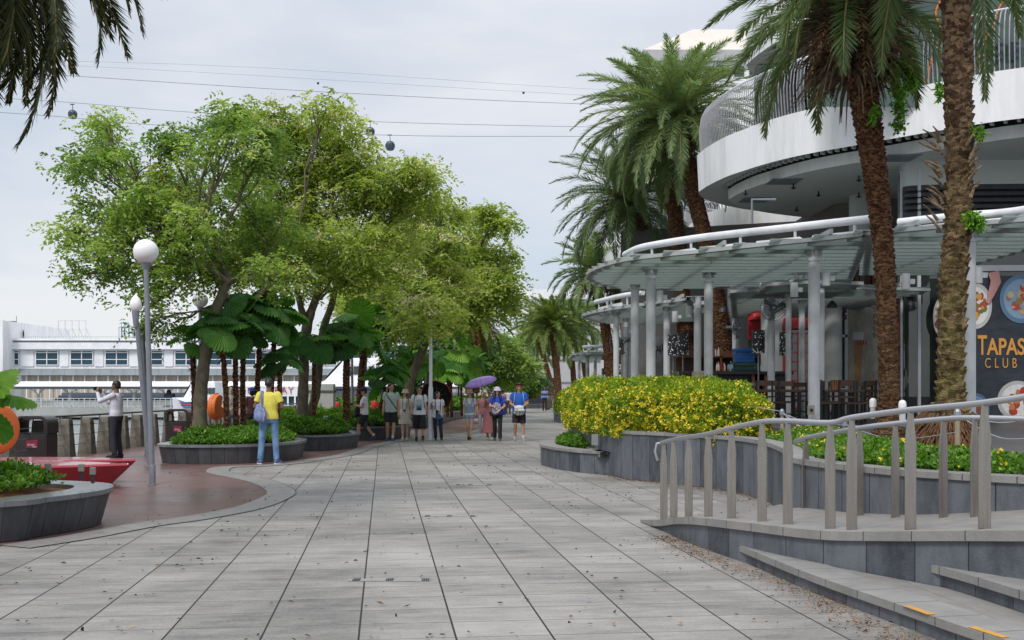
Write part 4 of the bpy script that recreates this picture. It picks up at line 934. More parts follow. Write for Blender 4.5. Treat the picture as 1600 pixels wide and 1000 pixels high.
broad_tree('shade_tree', 'tall central tree with pale forked trunk and yellow-green crown', TG,
  [[(472, 655, 0, .16), (474, 600, 0, .145), (476, 540, 0, .14), (482, 500, 0, .135), (492, 470, 0, .10), (500, 430, .2, .08)],
   [(480, 510, 0, .10), (470, 480, -.2, .09), (462, 440, -.4, .07)],
   [(474, 655, .1, .10), (490, 630, .5, .13), (496, 590, .9, .13), (504, 520, 1, .11), (520, 470, 1.1, .09), (530, 420, 1.2, .07)]],
  [(510, 165, 24, 14), (530, 195, 42, 26), (455, 195, 45, 30), (400, 185, 40, 22), (480, 235, 70, 50), (552, 250, 50, 42), (598, 284, 42, 30), (430, 270, 60, 46), (520, 310, 75, 55), (595, 320, 62, 46),
   (650, 300, 44, 34), (665, 270, 26, 18), (652, 262, 14, 9), (450, 350, 60, 50), (540, 390, 70, 46), (610, 385, 56, 44), (470, 430, 50, 32), (400, 420, 30, 30), (560, 430, 50, 30), (405, 365, 50, 36, -2.2), (350, 415, 46, 24, -3.2), (470, 390, 50, 36, -2)],
  30.0, 'tree_yellow', 102, dens=0.95, leaf_len=0.12, leaf_w=0.062, pods=0.01, cream=0.07, spray=9)
broad_tree('shade_tree', 'tree with a trunk leaning right and clusters of cream flowers behind the walkers', TG,
  [[(632, 640, 0, .19), (640, 600, 0, .18), (655, 560, 0, .16), (668, 530, 0, .14), (690, 505, .3, .11), (715, 480, .6, .08)],
   [(664, 540, 0, .11), (664, 505, -.3, .10), (658, 470, -.4, .07)]],
  [(650, 345, 50, 34), (690, 330, 44, 26), (640, 410, 60, 40), (690, 395, 46, 40), (600, 450, 56, 34), (655, 470, 60, 34), (700, 450, 40, 36), (625, 500, 50, 24), (680, 505, 40, 20), (560, 480, 44, 22), (545, 450, 40, 26), (600, 520, 26, 14), (672, 490, 34, 24, -6), (640, 500, 30, 20, -5)],
  38.0, 'tree_yellow', 103, dens=0.7, leaf_len=0.15, leaf_w=0.075, cream=0.16, spray=9)
broad_tree('shade_tree', 'green tree with bare dark branch at the right end of the tree row', TG,
  [[(716, 600, 4, .22), (714, 540, 3, .18), (720, 480, 2, .15), (745, 430, 1, .10)]],
  [(740, 345, 34, 24), (765, 330, 18, 10), (785, 345, 12, 6), (735, 395, 46, 34), (770, 400, 34, 26), (760, 440, 44, 30), (725, 450, 40, 34), (790, 440, 22, 20), (800, 470, 14, 16), (770, 480, 36, 22), (720, 490, 30, 22), (735, 370, 40, 30)],
  50.0, 'tree_yellow', 104, dens=0.36, leaf_len=0.20, leaf_w=0.11, thick=0.9, spray=9)
# bare dark branch sticking out of that tree is part of its limb structure
broad_tree('shade_tree', 'slender straight tree between the two thick fan palms', TG,
  [[(560, 648, 0, .15), (566, 590, 0, .13), (572, 530, 0, .12), (580, 490, .5, .10)]], [(580, 450, 40, 26), (560, 470, 34, 20), (605, 460, 34, 22)], 41.0, 'tree_yellow', 105, dens=.6, leaf_len=.13, leaf_w=.06, cream=.1)
BT = 'dense dark trees closing the promenade'
for i, (tx, ty, Y, bl, lb, lf, dn) in enumerate([
    (700, 628, 66, [(700, 520, 40, 40), (730, 540, 40, 40), (690, 560, 34, 30)], 'dark tree behind the teardrop lamp at the end of the planters', 'tree_dark', 0.3),
    (775, 628, 78, [(775, 545, 34, 30), (800, 565, 30, 30), (760, 580, 30, 26), (790, 600, 26, 16), (820, 575, 22, 22)], 'leafy green tree behind the two camera poles', 'tree_green', 0.22),
    (808, 626, 98, [(815, 600, 24, 12), (790, 604, 22, 12), (840, 590, 14, 12)], 'low broad-leaved tree in front of the grey wall', 'tree_dark', 0.16),
    (650, 628, 72, [(640, 560, 34, 30), (665, 540, 30, 26), (655, 590, 30, 20)], 'dark green tree seen behind the leaning trunk', 'tree_dark', 0.25)]):
    broad_tree('background_tree', lb, BT, [[(tx, ty, 0, .22), (tx+3, ty-40, 0, .18), (tx+5, ty-70, 0, .12)]], bl, Y, lf, 120+i, dens=dn, leaf_len=0.26, leaf_w=0.15, spray=9)
# round clipped shrub at the end
root = thing('round_shrub', 'rounded yellow-green shrub in front of the far grey wall', 'shrub', P(822, 622, 100))
c = np.array(P(815, 607, 100)); n = 9000; d = rand_dirs(n); C = c+d*np.array([1.9, 1.6, 0.9])*(0.85+0.2*rs.rand(n))[:, None]
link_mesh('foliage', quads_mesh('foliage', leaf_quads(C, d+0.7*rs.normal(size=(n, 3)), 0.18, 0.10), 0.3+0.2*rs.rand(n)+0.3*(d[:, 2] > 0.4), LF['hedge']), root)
b = MB(); b.ball(tuple(c-np.array([0, 0, 0.2])), (1.6, 1.3, 0.7)); b.build('inner_twigs', flat('hedge_inner', (0.055, 0.085, 0.012), 0.9), root)
pf, _, _ = planter('far dark round planter under the rounded shrub', [(-.2, 97), (2.6, 97), (3.2, 101), (0, 102)], 0, 0.4, 0, 0.3, smooth=3)

# ------------------------------------------------------------------ feather palms
PG = 'feather palms by the pavilion'
root_p1, c1, path1, rad1 = feather_palm('date_palm', 'tall thick palm at the right with mossy flared base, nearest the camera', PG,
  [(1482, 708, .48), (1483, 682, .36), (1484, 655, .235), (1485, 620, .17), (1486, 580, .150), (1487, 520, .148), (1490, 430, .150), (1497, 330, .140), (1499, 240, .145), (1496, 120, .15), (1494, 0, .16), (1495, -120, .20)],
  13.6, (1498, -265), 3.0, 46, 201, bark='palm_bark_moss', elmin=-0.45, skirt=20, boot=0.088, bootkw=dict(size=(0.10, 0.075, 0.05), stick=0.045), nl=56, ll=0.40, lw=0.026, tint=0.42)
root_p2, c2, path2, rad2 = feather_palm('date_palm', 'reddish-brown palm in front of the balcony with hanging dry stalks', PG,
  [(1388, 684, .26), (1389, 650, .18), (1389, 600, .15), (1386, 500, .145), (1381, 400, .15), (1371, 300, .17), (1360, 220, .195), (1350, 150, .22), (1340, 80, .27), (1334, 20, .28)],
  17.2, (1330, -35), 2.45, 54, 202, bark='palm_bark_brown', bootkw=dict(size=(0.07, 0.05, 0.05), stick=0.032), elmin=-0.42, skirt_z=(-.5, -1.55), skirt=84, boot=0.075, nl=56, ll=0.42, lw=0.026, tint=0.38, skirt_len=(0.5, 1.25), bend=(0.7, 1.25))
feather_palm('date_palm', 'leaning palm beside the balcony, front one of the twin trunks', PG,
  [(1134, 612, .40), (1132, 560, .36), (1126, 500, .31), (1116, 440, .29), (1102, 375, .29), (1086, 310, .30), (1072, 250, .36)],
  39.0, (1062, 176), 3.65, 84, 203, elmin=-0.6, skirt=44, boot=0.10, nl=50, ll=0.50, lw=0.036, tint=0.50)
feather_palm('date_palm', 'slimmer palm of the twin trunks with mossy lower trunk', PG,
  [(1080, 600, .38), (1076, 560, .34), (1070, 500, .32), (1064, 440, .29), (1058, 360, .28), (1048, 300, .30), (1042, 250, .35)],
  41.0, (1034, 178), 3.6, 72, 204, elmin=-0.6, skirt=44, boot=0.11, nl=50, ll=0.50, lw=0.036, tint=0.52)
feather_palm('date_palm', 'lower drooping palm left of the twin palms', PG,
  [(1036, 600, .34), (1034, 540, .32), (1030, 480, .30), (1024, 420, .30), (1010, 370, .34), (998, 345, .42)],
  44.0, (978, 304), 3.4, 74, 205, elmin=-0.65, skirt=34, boot=0.12, nl=46, ll=0.5, lw=0.036, tint=0.24)
feather_palm('date_palm', 'palm with bluish crown behind the canopy tips', PG,
  [(956, 610, .30), (952, 560, .28), (944, 500, .27), (934, 462, .32)], 56, (928, 418), 2.6, 46, 206, elmin=-0.5, skirt=26, boot=0.16, nl=34, ll=0.5, lw=0.055, tint=0.48)
feather_palm('date_palm', 'second dark-trunked palm close behind the canopy tips', PG,
  [(985, 610, .30), (980, 540, .28), (972, 480, .28), (966, 456, .3)], 58, (960, 420), 2.6, 40, 207, elmin=-0.6, skirt=20, boot=0.16, nl=30, ll=0.5, lw=0.055, tint=0.3)
FG = 'palms at the far end of the promenade'
feather_palm('date_palm', 'bright green palm standing at the far end of the path', FG,
  [(878, 636, .42), (874, 625, .30), (870, 580, .28), (866, 540, .30), (864, 522, .34)], 86, (862, 502), 3.3, 60, 208, elmin=-0.45, skirt=10, boot=0.2, nl=30, ll=0.6, lw=0.085, leaf='palm_yellow', tint=0.25, bend=(0.8, 1.3))
feather_palm('date_palm', 'palm behind and left of the bright far palm', FG,
  [(866, 624, .3), (858, 590, .28), (848, 552, .26), (844, 535, .3)], 104, (842, 512), 3.5, 46, 209, elmin=-0.5, skirt=0, boot=0.25, nl=26, ll=0.6, lw=0.10, leaf='palm_yellow', tint=0.3)
feather_palm('date_palm', 'yellowish palm right of the bright far palm', FG,
  [(898, 622, .3), (896, 590, .28), (894, 560, .26)], 108, (890, 532), 3.3, 40, 210, elmin=-0.6, skirt=0, boot=0.25, nl=26, ll=0.6, lw=0.10, leaf='palm_yellow', tint=0.6)
feather_palm('date_palm', 'far palm seen between the dark trunks near the grey wall', FG,
  [(832, 622, .3), (832, 590, .28), (830, 560, .26)], 112, (830, 534), 3.4, 36, 211, elmin=-0.6, skirt=0, boot=0.25, nl=26, ll=0.6, lw=0.10, leaf='palm_yellow', tint=0.45)
feather_palm('date_palm', 'green palm partly hidden behind the pavilion canopy', FG,
  [(918, 622, .3), (916, 590, .28), (912, 560, .26)], 90, (908, 500), 3.0, 40, 212, elmin=-0.6, skirt=0, boot=0.25, nl=26, ll=0.6, lw=0.10, tint=0.5)
feather_palm('date_palm', 'palm with a thick skirt of orange dead fronds behind the tree row', 'palms at the far end of the promenade',
  [(738, 612, .42), (738, 570, .34), (736, 530, .36), (738, 515, .4)], 60, (742, 488), 2.6, 36, 213, elmin=-0.9, skirt=60, boot=0.18, nl=28, ll=0.5, lw=0.07, dead='dead_orange', skirt_len=(0.8, 2.0), tint=0.4, leaf='palm_yellow')
feather_palm('date_palm', 'palm whose dark drooping fronds hang into the top left corner', None,
  [(-200, 800, .30), (-190, 500, .24), (-160, 200, .22), (-130, -60, .24)], 10.6, (-128, -240), 2.75, 124, 214, bark='palm_bark', elmin=-0.85, skirt=26, boot=False, nl=60, ll=0.34, lw=0.027, leaf='palm_dark', tint=0.42, bend=(1.2, 1.9), skirt_len=(0.6, 1.4))

# hanging climber on the second palm, broken stalks on the first
def climber(parent, name, pts, n, sp, sz, seed, leaf='ixora'):
    r = np.random.RandomState(seed); P_ = np.array(pts); t = r.rand(n)*(len(P_)-1); k = np.minimum(t.astype(int), len(P_)-2); f = (t-k)[:, None]
    C = P_[k]*(1-f)+P_[k+1]*f+r.normal(size=(n, 3))*sp; D = r.normal(size=(n, 3))+np.array([0, 0, -0.8])
    link_mesh(name, quads_mesh(name, leaf_quads(C, D, sz, sz*0.45), r.rand(n), LF[leaf]), parent)
climber(root_p2, 'hanging_fern', [P(1382, 105, 16.9), P(1395, 110, 16.9), P(1405, 150, 16.9), P(1404, 205, 16.9)], 700, 0.045, 0.09, 1)
climber(root_p2, 'hanging_fern', [P(1408, 95, 17.0), P(1420, 115, 17.0), P(1424, 138, 17.0)], 350, 0.05, 0.09, 2)
climber(root_p2, 'fern_tuft', [P(1368, 168, 16.9), P(1362, 190, 16.9)], 120, 0.04, 0.08, 3)
climber(root_p1, 'fern_tuft', [P(1518, 335, 13.3), P(1528, 352, 13.3)], 260, 0.045, 0.075, 4)
climber(root_p1, 'fern_tuft', [P(1522, 200, 13.4), P(1532, 215, 13.4)], 120, 0.035, 0.07, 5)
climber(root_p1, 'fern_tuft', [P(1466, 128, 13.4), P(1468, 155, 13.4)], 100, 0.02, 0.07, 6)
sb = MB(); rg = random.Random(5)
for i in range(34):
    side = -1 if i % 3 else 1; y0 = rg.uniform(205, 350); Y = 13.5-rg.uniform(-.1, .15)
    a = Vector(P(1492+side*rg.uniform(18, 26), y0+14, Y)); ln = rg.uniform(0.08, 0.27); an = rg.uniform(0.5, 1.3)
    b_ = a+Vector((side*math.cos(an)*ln*0.7, rg.uniform(-.1, .1), math.sin(an)*ln*0.7)); c_ = b_+Vector((side*math.cos(an*0.6)*ln*0.35, 0, math.sin(an)*ln*0.3))
    sb.tube([a, b_, c_], [0.022, 0.015, 0.006], 5, True)
sb.build('broken_stalks', MT['palm_bark_dry'], root_p1)
# root flare skin of rootlets at the foot of the first palm
rb_ = MB(); 
for i in range(1100):
    a = rg.uniform(0, 2*PI); z = rg.uniform(0.72, 1.25); t = (z-0.72)/0.55; r_ = 0.56-0.27*t**0.6; bx, by, _ = P(1480, 700, 13.6)
    p = Vector((bx+math.cos(a)*r_, by+math.sin(a)*r_, z)); q = Vector((bx+math.cos(a+rg.uniform(-.1, .1))*(r_+0.10), by+math.sin(a)*(r_+0.10), z-rg.uniform(0.08, 0.2))); rb_.tube([p, q], [0.013, 0.006], 4, False)
rb_.build('root_fringe', flat('rootlets', (0.13, 0.065, 0.03), 0.95), root_p1)

# ------------------------------------------------------------------ round-leaved fan palms
FP = 'round-leaved fan palms under the trees'
fps = [ # base px,py ; crown px,py ; Y ; R ; n ; seed ; bright ; label
 (352, 668, 348, 518, 24.5, .62, 10, 1, .0, 'fan palm immediately right of the leaning first trunk'),
 (366, 668, 372, 530, 25.2, .62, 9, 2, .05, 'fan palm with two-tone leaves above the patterned shirt person'),
 (380, 668, 384, 500, 25.6, .70, 11, 3, .0, 'tallest fan palm of the first cluster'),
 (404, 664, 406, 505, 26.0, .68, 10, 4, -.02, 'fan palm over the head of the man in yellow, left side'),
 (424, 662, 426, 510, 26.3, .66, 10, 5, .0, 'fan palm over the head of the man in yellow, right side'),
 (432, 662, 436, 572, 26.4, .50, 7, 6, .0, 'short fan palm with low dark leaves right of the yellow shirt'),
 (300, 672, 302, 540, 25.0, .50, 6, 7, .15, 'small bright fan palm sticking out left of the first trunk'),
 (488, 655, 494, 545, 29.5, .72, 10, 8, .05, 'fan palm against the forked central trunk'),
 (541, 652, 545, 535, 30.5, .75, 13, 9, .05, 'thick-trunked fan palm in the middle planter, left one'),
 (562, 648, 570, 520, 35.0, .78, 12, 10, .08, 'thick-trunked fan palm in the middle planter, right one'),
 (600, 660, 612, 580, 36, .60, 9, 11, .12, 'low fan palm above the man in the sage shirt'),
 (588, 660, 600, 605, 35, .55, 8, 12, .10, 'low fan palm behind the boy in the cap'),
 (640, 655, 645, 565, 40, .60, 8, 13, .12, 'fan palm left of the leaning trunk top'),
 (668, 652, 672, 570, 43, .70, 8, 14, .15, 'fan palm beside the white lamp mast'),
 (705, 650, 706, 560, 50, .85, 9, 15, .30, 'bright fan palm behind the black umbrella'),
 (722, 648, 722, 572, 52, .85, 9, 16, .28, 'bright fan palm above the purple umbrella, left'),
 (740, 645, 740, 580, 56, .85, 9, 17, .22, 'fan palm above the purple umbrella, right'),
 (700, 650, 700, 596, 49, .75, 8, 18, .25, 'low bright fan palm between the umbrellas'),
]
for bx, by, cx, cy, Y, R, n, sd_, br, lb in fps:
    fan_palm('fan_palm', lb, FP, (bx, by), (cx, cy), Y, R*.66, int(n*1.25), sd_, trunk_r=0.10 if sd_ in (9, 10) else 0.06, bright=br)
# foreground fan palm whose leaves enter at the left edge
fan_palm('fan_palm', 'bright fan palm leaves entering at the left edge in front of the orange buoy case', None, (-95, 770), (-52, 648), 11.6, 0.31, 7, 31, trunk_r=0.06, bright=0.30, azs=[0.1, -0.15, 2.5, 0.6, -1.6, 3.4, 1.5], spread=0.9)
# ------------------------------------------------------------------ things on the left: lamps, bins, posts, benches
def globe_lamp(name, label, base, top_px, Y, R, group, kind='globe', r0=0.06, r1=0.04, lean=0.0, base_r=0.052):
    b = Vector(base); t = Vector(P(top_px[0], top_px[1], Y)); root = thing(name, label, 'street lamp', tuple(b), group)
    h = t.z-b.z; top = Vector((t.x, t.y, t.z))
    m = MB(); n = 8; pts = [b.lerp(top, k/n) for k in range(n+1)]; m.tube(pts, [r0+(r1-r0)*k/n for k in range(n+1)], 14); 
    m.build('pole', MT['steel_grey'], root, smooth=True)
    m = MB(); m.lathe(tuple(b), [(base_r*1.9, 0.0), (base_r*1.9, 0.012), (base_r, 0.014), (base_r, 0.30), (base_r*0.85, 0.32)], 16); m.build('base_sleeve', MT['steel_grey'], root, smooth=True)
    m = MB()
    if kind == 'globe': m.lathe(tuple(top), [(r1*1.0, -0.12), (R*0.42, -0.02), (R*0.42, 0.02)], 16)
    else: m.lathe(tuple(top), [(r1, -0.32), (R*0.62, -0.04), (R*0.66, 0.0)], 16)
    m.build('collar', MT['steel_grey'], root, smooth=True)
    m = MB()
    if kind == 'globe': m.ball(tuple(top+Vector((0, 0, R*0.93))), R, 28, 18)
    else: m.lathe(tuple(top), [(R*0.6*math.sin(0.01)+R*0.55, 0)]+[(R*math.sin(PI*(0.2+0.8*k/12))**0.8 if k < 12 else 0.004, 2.9*R*k/12) for k in range(1, 13)], 20)
    m.build('lamp_glass', MT['lampglass'], root, smooth=True); return root
LG = 'globe and teardrop lamps on the promenade'
globe_lamp('street_lamp', 'large white globe lamp on a grey pole, nearest on the left', G(238, 757), (228, 411), 17.7, 0.20, LG, r0=0.046, r1=0.040)
globe_lamp('street_lamp', 'white teardrop lamp just left of the large globe lamp', G(234, 728), (212, 486), 21.6, 0.115, LG, 'tear', 0.055, 0.042)
globe_lamp('street_lamp', 'teardrop lamp half hidden between the two nearest lamp poles', G(231, 712), (223, 524), 25.8, 0.105, LG, 'tear', 0.07, 0.05)
globe_lamp('street_lamp', 'white globe lamp behind the first tree trunk', G(316, 700), (313, 480), 28.5, 0.20, LG, r0=0.06, r1=0.05)
globe_lamp('street_lamp', 'white globe lamp just right of the tall lamp mast', G(680, 660), (680, 570), 52, 0.24, LG)
globe_lamp('street_lamp', 'teardrop lamp on a thin pole behind the fan palms', G(716, 650), (717, 542), 60, 0.18, LG, 'tear')
globe_lamp('street_lamp', 'white teardrop lamp hidden behind the leaning tree trunk', G(664, 657), (667, 552), 52, 0.20, LG, 'tear')
globe_lamp('street_lamp', 'grey pole of a lamp between the two thick fan palms', G(551, 672), (549, 470), 41, 0.2, LG)
# tall white mast
root = thing('lamp_mast', 'tall white two-stage lamp mast behind the walkers', 'lamp mast', G(673, 688))
b = Vector(G(673, 688)); m = MB(); m.lathe(tuple(b), [(0.075, 0), (0.075, 1.55), (0.072, 1.58), (0.058, 1.66)], 16); m.build('lower_pole', MT['white'], root, smooth=True)
m = MB(); m.lathe(tuple(b), [(0.054, 1.64), (0.050, 3.0), (0.045, 3.7)], 14); m.build('upper_pole', MT['white'], root, smooth=True)
m = MB(); m.lathe(tuple(b), [(.10, 3.62), (.11, 3.8), (.04, 3.86)], 12); m.build('lamp_head', MT['steel_white'], root, smooth=True)
# camera poles far
root = thing('camera_pole', 'grey pole with a white dome security camera beyond the purple umbrella', 'camera pole', G(774, 638))
b = Vector(G(774, 638)); m = MB(); m.tube([b, b+Vector((0, 0, 5.2))], 0.09, 10); m.build('pole', MT['steel_grey'], root, smooth=True)
m = MB(); m.tube([b+Vector((0, 0, 4.9)), b+Vector((-.35, 0, 5.15)), b+Vector((-.42, 0, 4.9)), b+Vector((-.05, -.2, 4.6))], 0.05, 8); m.build('arm', MT['white'], root, smooth=True)
m = MB(); m.ball(tuple(b+Vector((-.02, -.2, 4.35))), (.26, .26, .30)); m.build('camera_dome', MT['white'], root, smooth=True)
root = thing('camera_pole', 'plain grey pole with a small camera arm left of the dome camera', 'camera pole', G(764, 640))
b = Vector(G(764, 640)); m = MB(); m.tube([b, b+Vector((0, 0, 6.4))], 0.09, 10); m.build('pole', MT['steel_grey'], root, smooth=True)
m = MB(); m.tube([b+Vector((0, 0, 6.2)), b+Vector((.55, 0, 6.3))], 0.05, 8); m.box(tuple(b+Vector((.5, 0, 6.15))), (.45, .2, .18)); m.build('camera_arm', MT['white'], root)

# concrete railing posts along the water
PX0 = -10.25
sp = [(10, 728), (62, 719), (107, 714.5), (137, 709), (165, 706), (192, 702.5), (214.5, 698.5), (236, 694), (257, 690), (278, 687)]
ys = [2550/(py-612) for _, py in sp]; y = ys[-1]
ys = [22.0, 23.6, 25.0, 26.25, 27.4, 28.6, 29.75, 31.0, 32.5, 33.9]
while ys[-1] < 64: ys.append(ys[-1]+1.3)
t0 = thing('railing_post', 'weathered tapered concrete railing post', 'railing post', (0, 0, 0))
m = MB()
vs = []
for z, wx, wy in ((0, .17, .17), (.55, .135, .13), (.86, .115, .11), (.875, .10, .095)):
    for sx, sy in ((-1, -1), (1, -1), (1, 1), (-1, 1)): vs.append((sx*wx, sy*wy, z))
fs = [(12, 13, 14, 15)]
for k in range(3):
    for j in range(4): a = k*4+j; b2 = k*4+(j+1) % 4; fs.append((a, b2, b2+4, a+4))
m.add(vs, fs); m.build('shaft', MT['concrete'], t0, world=False, bevel=0.012)
m = MB()
for z in (.28, .52, .74): m.tube([(-0.16, 0.02, z), (0.16, 0.02, z)], 0.016, 8)
m.build('cable_grommets', MT['dark_steel'], t0, world=False)
for i, yy in enumerate(ys):
    lb = ['concrete railing post cut by the left picture edge beside the orange buoy case', 'concrete railing post hidden behind the nearest dark bin', 'first clear concrete post right of the nearest bin', 'second concrete post right of the nearest bin', 'concrete post just left of the man taking a picture', 'concrete post directly behind the man taking a picture', 'concrete post just right of the man taking a picture', 'concrete post behind the lamp poles', 'concrete post immediately left of the second bin', 'concrete post behind the second bin'][i] if i < 10 else 'weathered concrete railing post further along the water, seen between trunks'
    if i == 0: t0.location = (PX0, yy, 0); t0['label'] = lb; t0['group'] = 'concrete railing posts along the water'; continue
    place_copy(t0, (PX0, yy, 0), 0, 1, lb, 'concrete railing posts along the water')
root = thing('railing_cables', 'steel cables threaded through the concrete posts along the water', 'cable railing', (PX0, 22, 0))
for z in (.28, .52, .74):
    m = MB(); pts = []
    for a, b2 in zip([19.6]+ys, ys): pts += [(PX0, a, z), (PX0, (a+b2)/2, z-0.02)]
    pts.append((PX0, ys[-1], z)); m.tube(pts, 0.008, 5); m.build('cable', MT['steel_grey'], root)
root = thing('handrail', 'dark tubular handrail running above the concrete posts by the water', 'handrail', (PX0-0.12, 19.6, 0))
m = MB(); m.tube([(PX0-.14, 19.6, .93), (PX0-.14, 40, .93), (PX0-.14, 66, .93)], 0.026, 10); m.build('rail', MT['dark_steel'], root, smooth=True)
for yy in ys[:14]:
    m = MB(); m.tube([(PX0, yy+.02, .80), (PX0-.13, yy+.02, .80), (PX0-.15, yy+.02, .84), (PX0-.14, yy+.02, .92)], 0.012, 6); m.build('bracket', MT['dark_steel'], root)

def litter_bin(label, base, rz, w=0.66, h=0.98):
    root = thing('litter_bin', label, 'litter bin', base, 'dark litter bins')
    bx, by, bz = base; d = 0.55
    m = MB(); prof = [(-w/2, 0), (w/2, 0), (w/2*1.0, h*.62), (-w/2, h*.62)]
    def ext(mb, poly, y0, y1):
        n = len(poly); vs = [(bx+x, by+y0, bz+z) for x, z in poly]+[(bx+x, by+y1, bz+z) for x, z in poly]
        mb.add(vs, [tuple(range(n)), tuple(range(n, 2*n))[::-1]]+[((i+1) % n, i, n+i, n+(i+1) % n) for i in range(n)])
    ext(m, prof, -d/2, d/2); m.build('body', MT['bin'], root, bevel=0.02)
    # hood: a rounded arch with an opening through it
    m = MB(); out = []; inn = []
    W = w/2+0.012; z0 = h*.625; z1 = h; r = 0.16
    for k in range(7): a = PI/2*k/6; out.append((W-r+r*math.cos(a), z1-r+r*math.sin(a)))
    for k in range(7): a = PI/2+PI/2*k/6; out.append((-W+r+r*math.cos(a), z1-r+r*math.sin(a)))
    t_ = 0.085; r2 = 0.09
    for k in range(7): a = PI/2*k/6; inn.append((W-t_-r2+r2*math.cos(a), z1-t_*.8-r2+r2*math.sin(a)))
    for k in range(7): a = PI/2+PI/2*k/6; inn.append((-W+t_+r2+r2*math.cos(a), z1-t_*.8-r2+r2*math.sin(a)))
    out = [(W, z0)]+out+[(-W, z0)]; inn = [(W-t_, z0)]+inn+[(-W+t_, z0)]; n = len(out)
    yy = (-d/2-.012, d/2+.012)
    vs = [(bx+x, by+yy[0], bz+z) for x, z in out]+[(bx+x, by+yy[0], bz+z) for x, z in inn]+[(bx+x, by+yy[1], bz+z) for x, z in out]+[(bx+x, by+yy[1], bz+z) for x, z in inn]
    fs = []
    for i in range(n-1): fs += [(i, i+1, n+i+1, n+i), (2*n+i+1, 2*n+i, 3*n+i, 3*n+i+1), (i+1, i, 2*n+i, 2*n+i+1), (n+i, n+i+1, 3*n+i+1, 3*n+i)]
    m.add(vs, fs); m.build('hood', MT['bin'], root, smooth=False)
    m = MB(); m.box((bx, by, bz+h*.625+.006), (w+.03, d+.03, .02)); m.build('ash_tray', MT['dark_steel'], root)
    m = MB(); m.box((bx+.03, by-d/2-.006, bz+h*.40), (.24, .006, .17)); sg = m.build('sign_plate', flat('maroon', (.24, .02, .05), .4), root)
    text_obj('lettering', 'vivo', (bx+.015, by-d/2-.012, bz+h*.385), .095, flat('pink_white', (.75, .55, .6)), sg, align='CENTER')
    m = MB(); m.box((bx+.08, by-d/2-.012, bz+h*.335), (.09, .003, .014)); m.build('small_print', flat('pink_white', (.75, .55, .6)), sg)
    return root
def text_obj(name, s, loc, size, mt, parent, align='LEFT', rx=PI/2, rz=0.0, ext=0.003, space=1.0, bold=0.0, fitw=None):
    cu = bpy.data.curves.new(name, 'FONT'); cu.body = s; cu.size = size; cu.extrude = ext; cu.align_x = align; cu.align_y = 'CENTER'; cu.space_character = space; cu.offset = bold
    o = bpy.data.objects.new(name, cu); COL.objects.link(o); bpy.context.view_layer.update()
    dg = bpy.context.evaluated_depsgraph_get(); me = bpy.data.meshes.new_from_object(o.evaluated_get(dg)); bpy.data.objects.remove(o)
    if fitw:
        xs = [v.co.x for v in me.vertices]; k = fitw/(max(xs)-min(xs)); me.transform(Matrix.Translation((-min(xs)*k, 0, 0)) @ Matrix.Diagonal((k, 1, 1, 1)))
    me.materials.clear(); me.materials.append(mt); me.transform(Matrix.Translation(loc) @ Matrix.Rotation(rz, 4, 'Z') @ Matrix.Rotation(rx, 4, 'X'))
    return link_mesh(name, me, parent)
litter_bin('dark brown litter bin behind the red benches at the far left', (G(46, 723)[0], 23.3, 0.004), 0, w=0.70)
litter_bin('dark brown litter bin at the left end of the first tree planter', (G(282, 690)[0], 32.6, 0.004), 0, w=0.70)
litter_bin('dark brown litter bin seen behind the man in yellow', (G(449, 680)[0], 36.5, 0.004), 0, w=0.70)

# red sculptural benches: leaf shaped tops on undercut bases
def red_bench(label, ctr, Lh, Wh, h, rz, sx=1):
    root = thing('red_bench', label, 'bench', (ctr[0], ctr[1], 0.004), 'glossy red leaf-shaped benches')
    m = MB(); n = 40; top = []; bot = []
    for k in range(n):
        a = 2*PI*k/n; x = math.cos(a); y = math.sin(a)
        # pointed at +x, rounded at -x
        px_ = Lh*x; py_ = Wh*y*(1-0.55*max(0, x)**2)*(1 if x < 0 else (1-x**3*0.6))
        q = Matrix.Rotation(rz, 2) @ Vector((px_, py_)); top.append((ctr[0]+q.x, ctr[1]+q.y))
        q = Matrix.Rotation(rz, 2) @ Vector((px_*0.78-0.05*Lh, py_*0.70)); bot.append((ctr[0]+q.x, ctr[1]+q.y))
    vs = [(x, y, 0.004) for x, y in bot]+[(x, y, h-.03) for x, y in top]; fs = [(i, (i+1) % n, n+(i+1) % n, n+i) for i in range(n)]
    m.add(vs, fs); m.build('body', MT['red'], root, smooth=True)
    m = MB(); ti = offset_path(top, 0.02, True); vs = [(x, y, h-.03) for x, y in top]+[(x, y, h) for x, y in ti]
    m.add(vs, [(i, (i+1) % n, n+(i+1) % n, n+i) for i in range(n)]+[tuple(range(n, 2*n))]); m.build('seat', MT['red'], root, smooth=False)
    return root
red_bench('glossy red bench nearer the camera, pointed end at the right', (-7.26, 16.65), 1.38, 0.56, 0.40, math.radians(3))
red_bench('glossy red bench behind the first one, tip showing right of it', (-7.6, 17.85), 1.45, 0.52, 0.40, math.radians(-2))

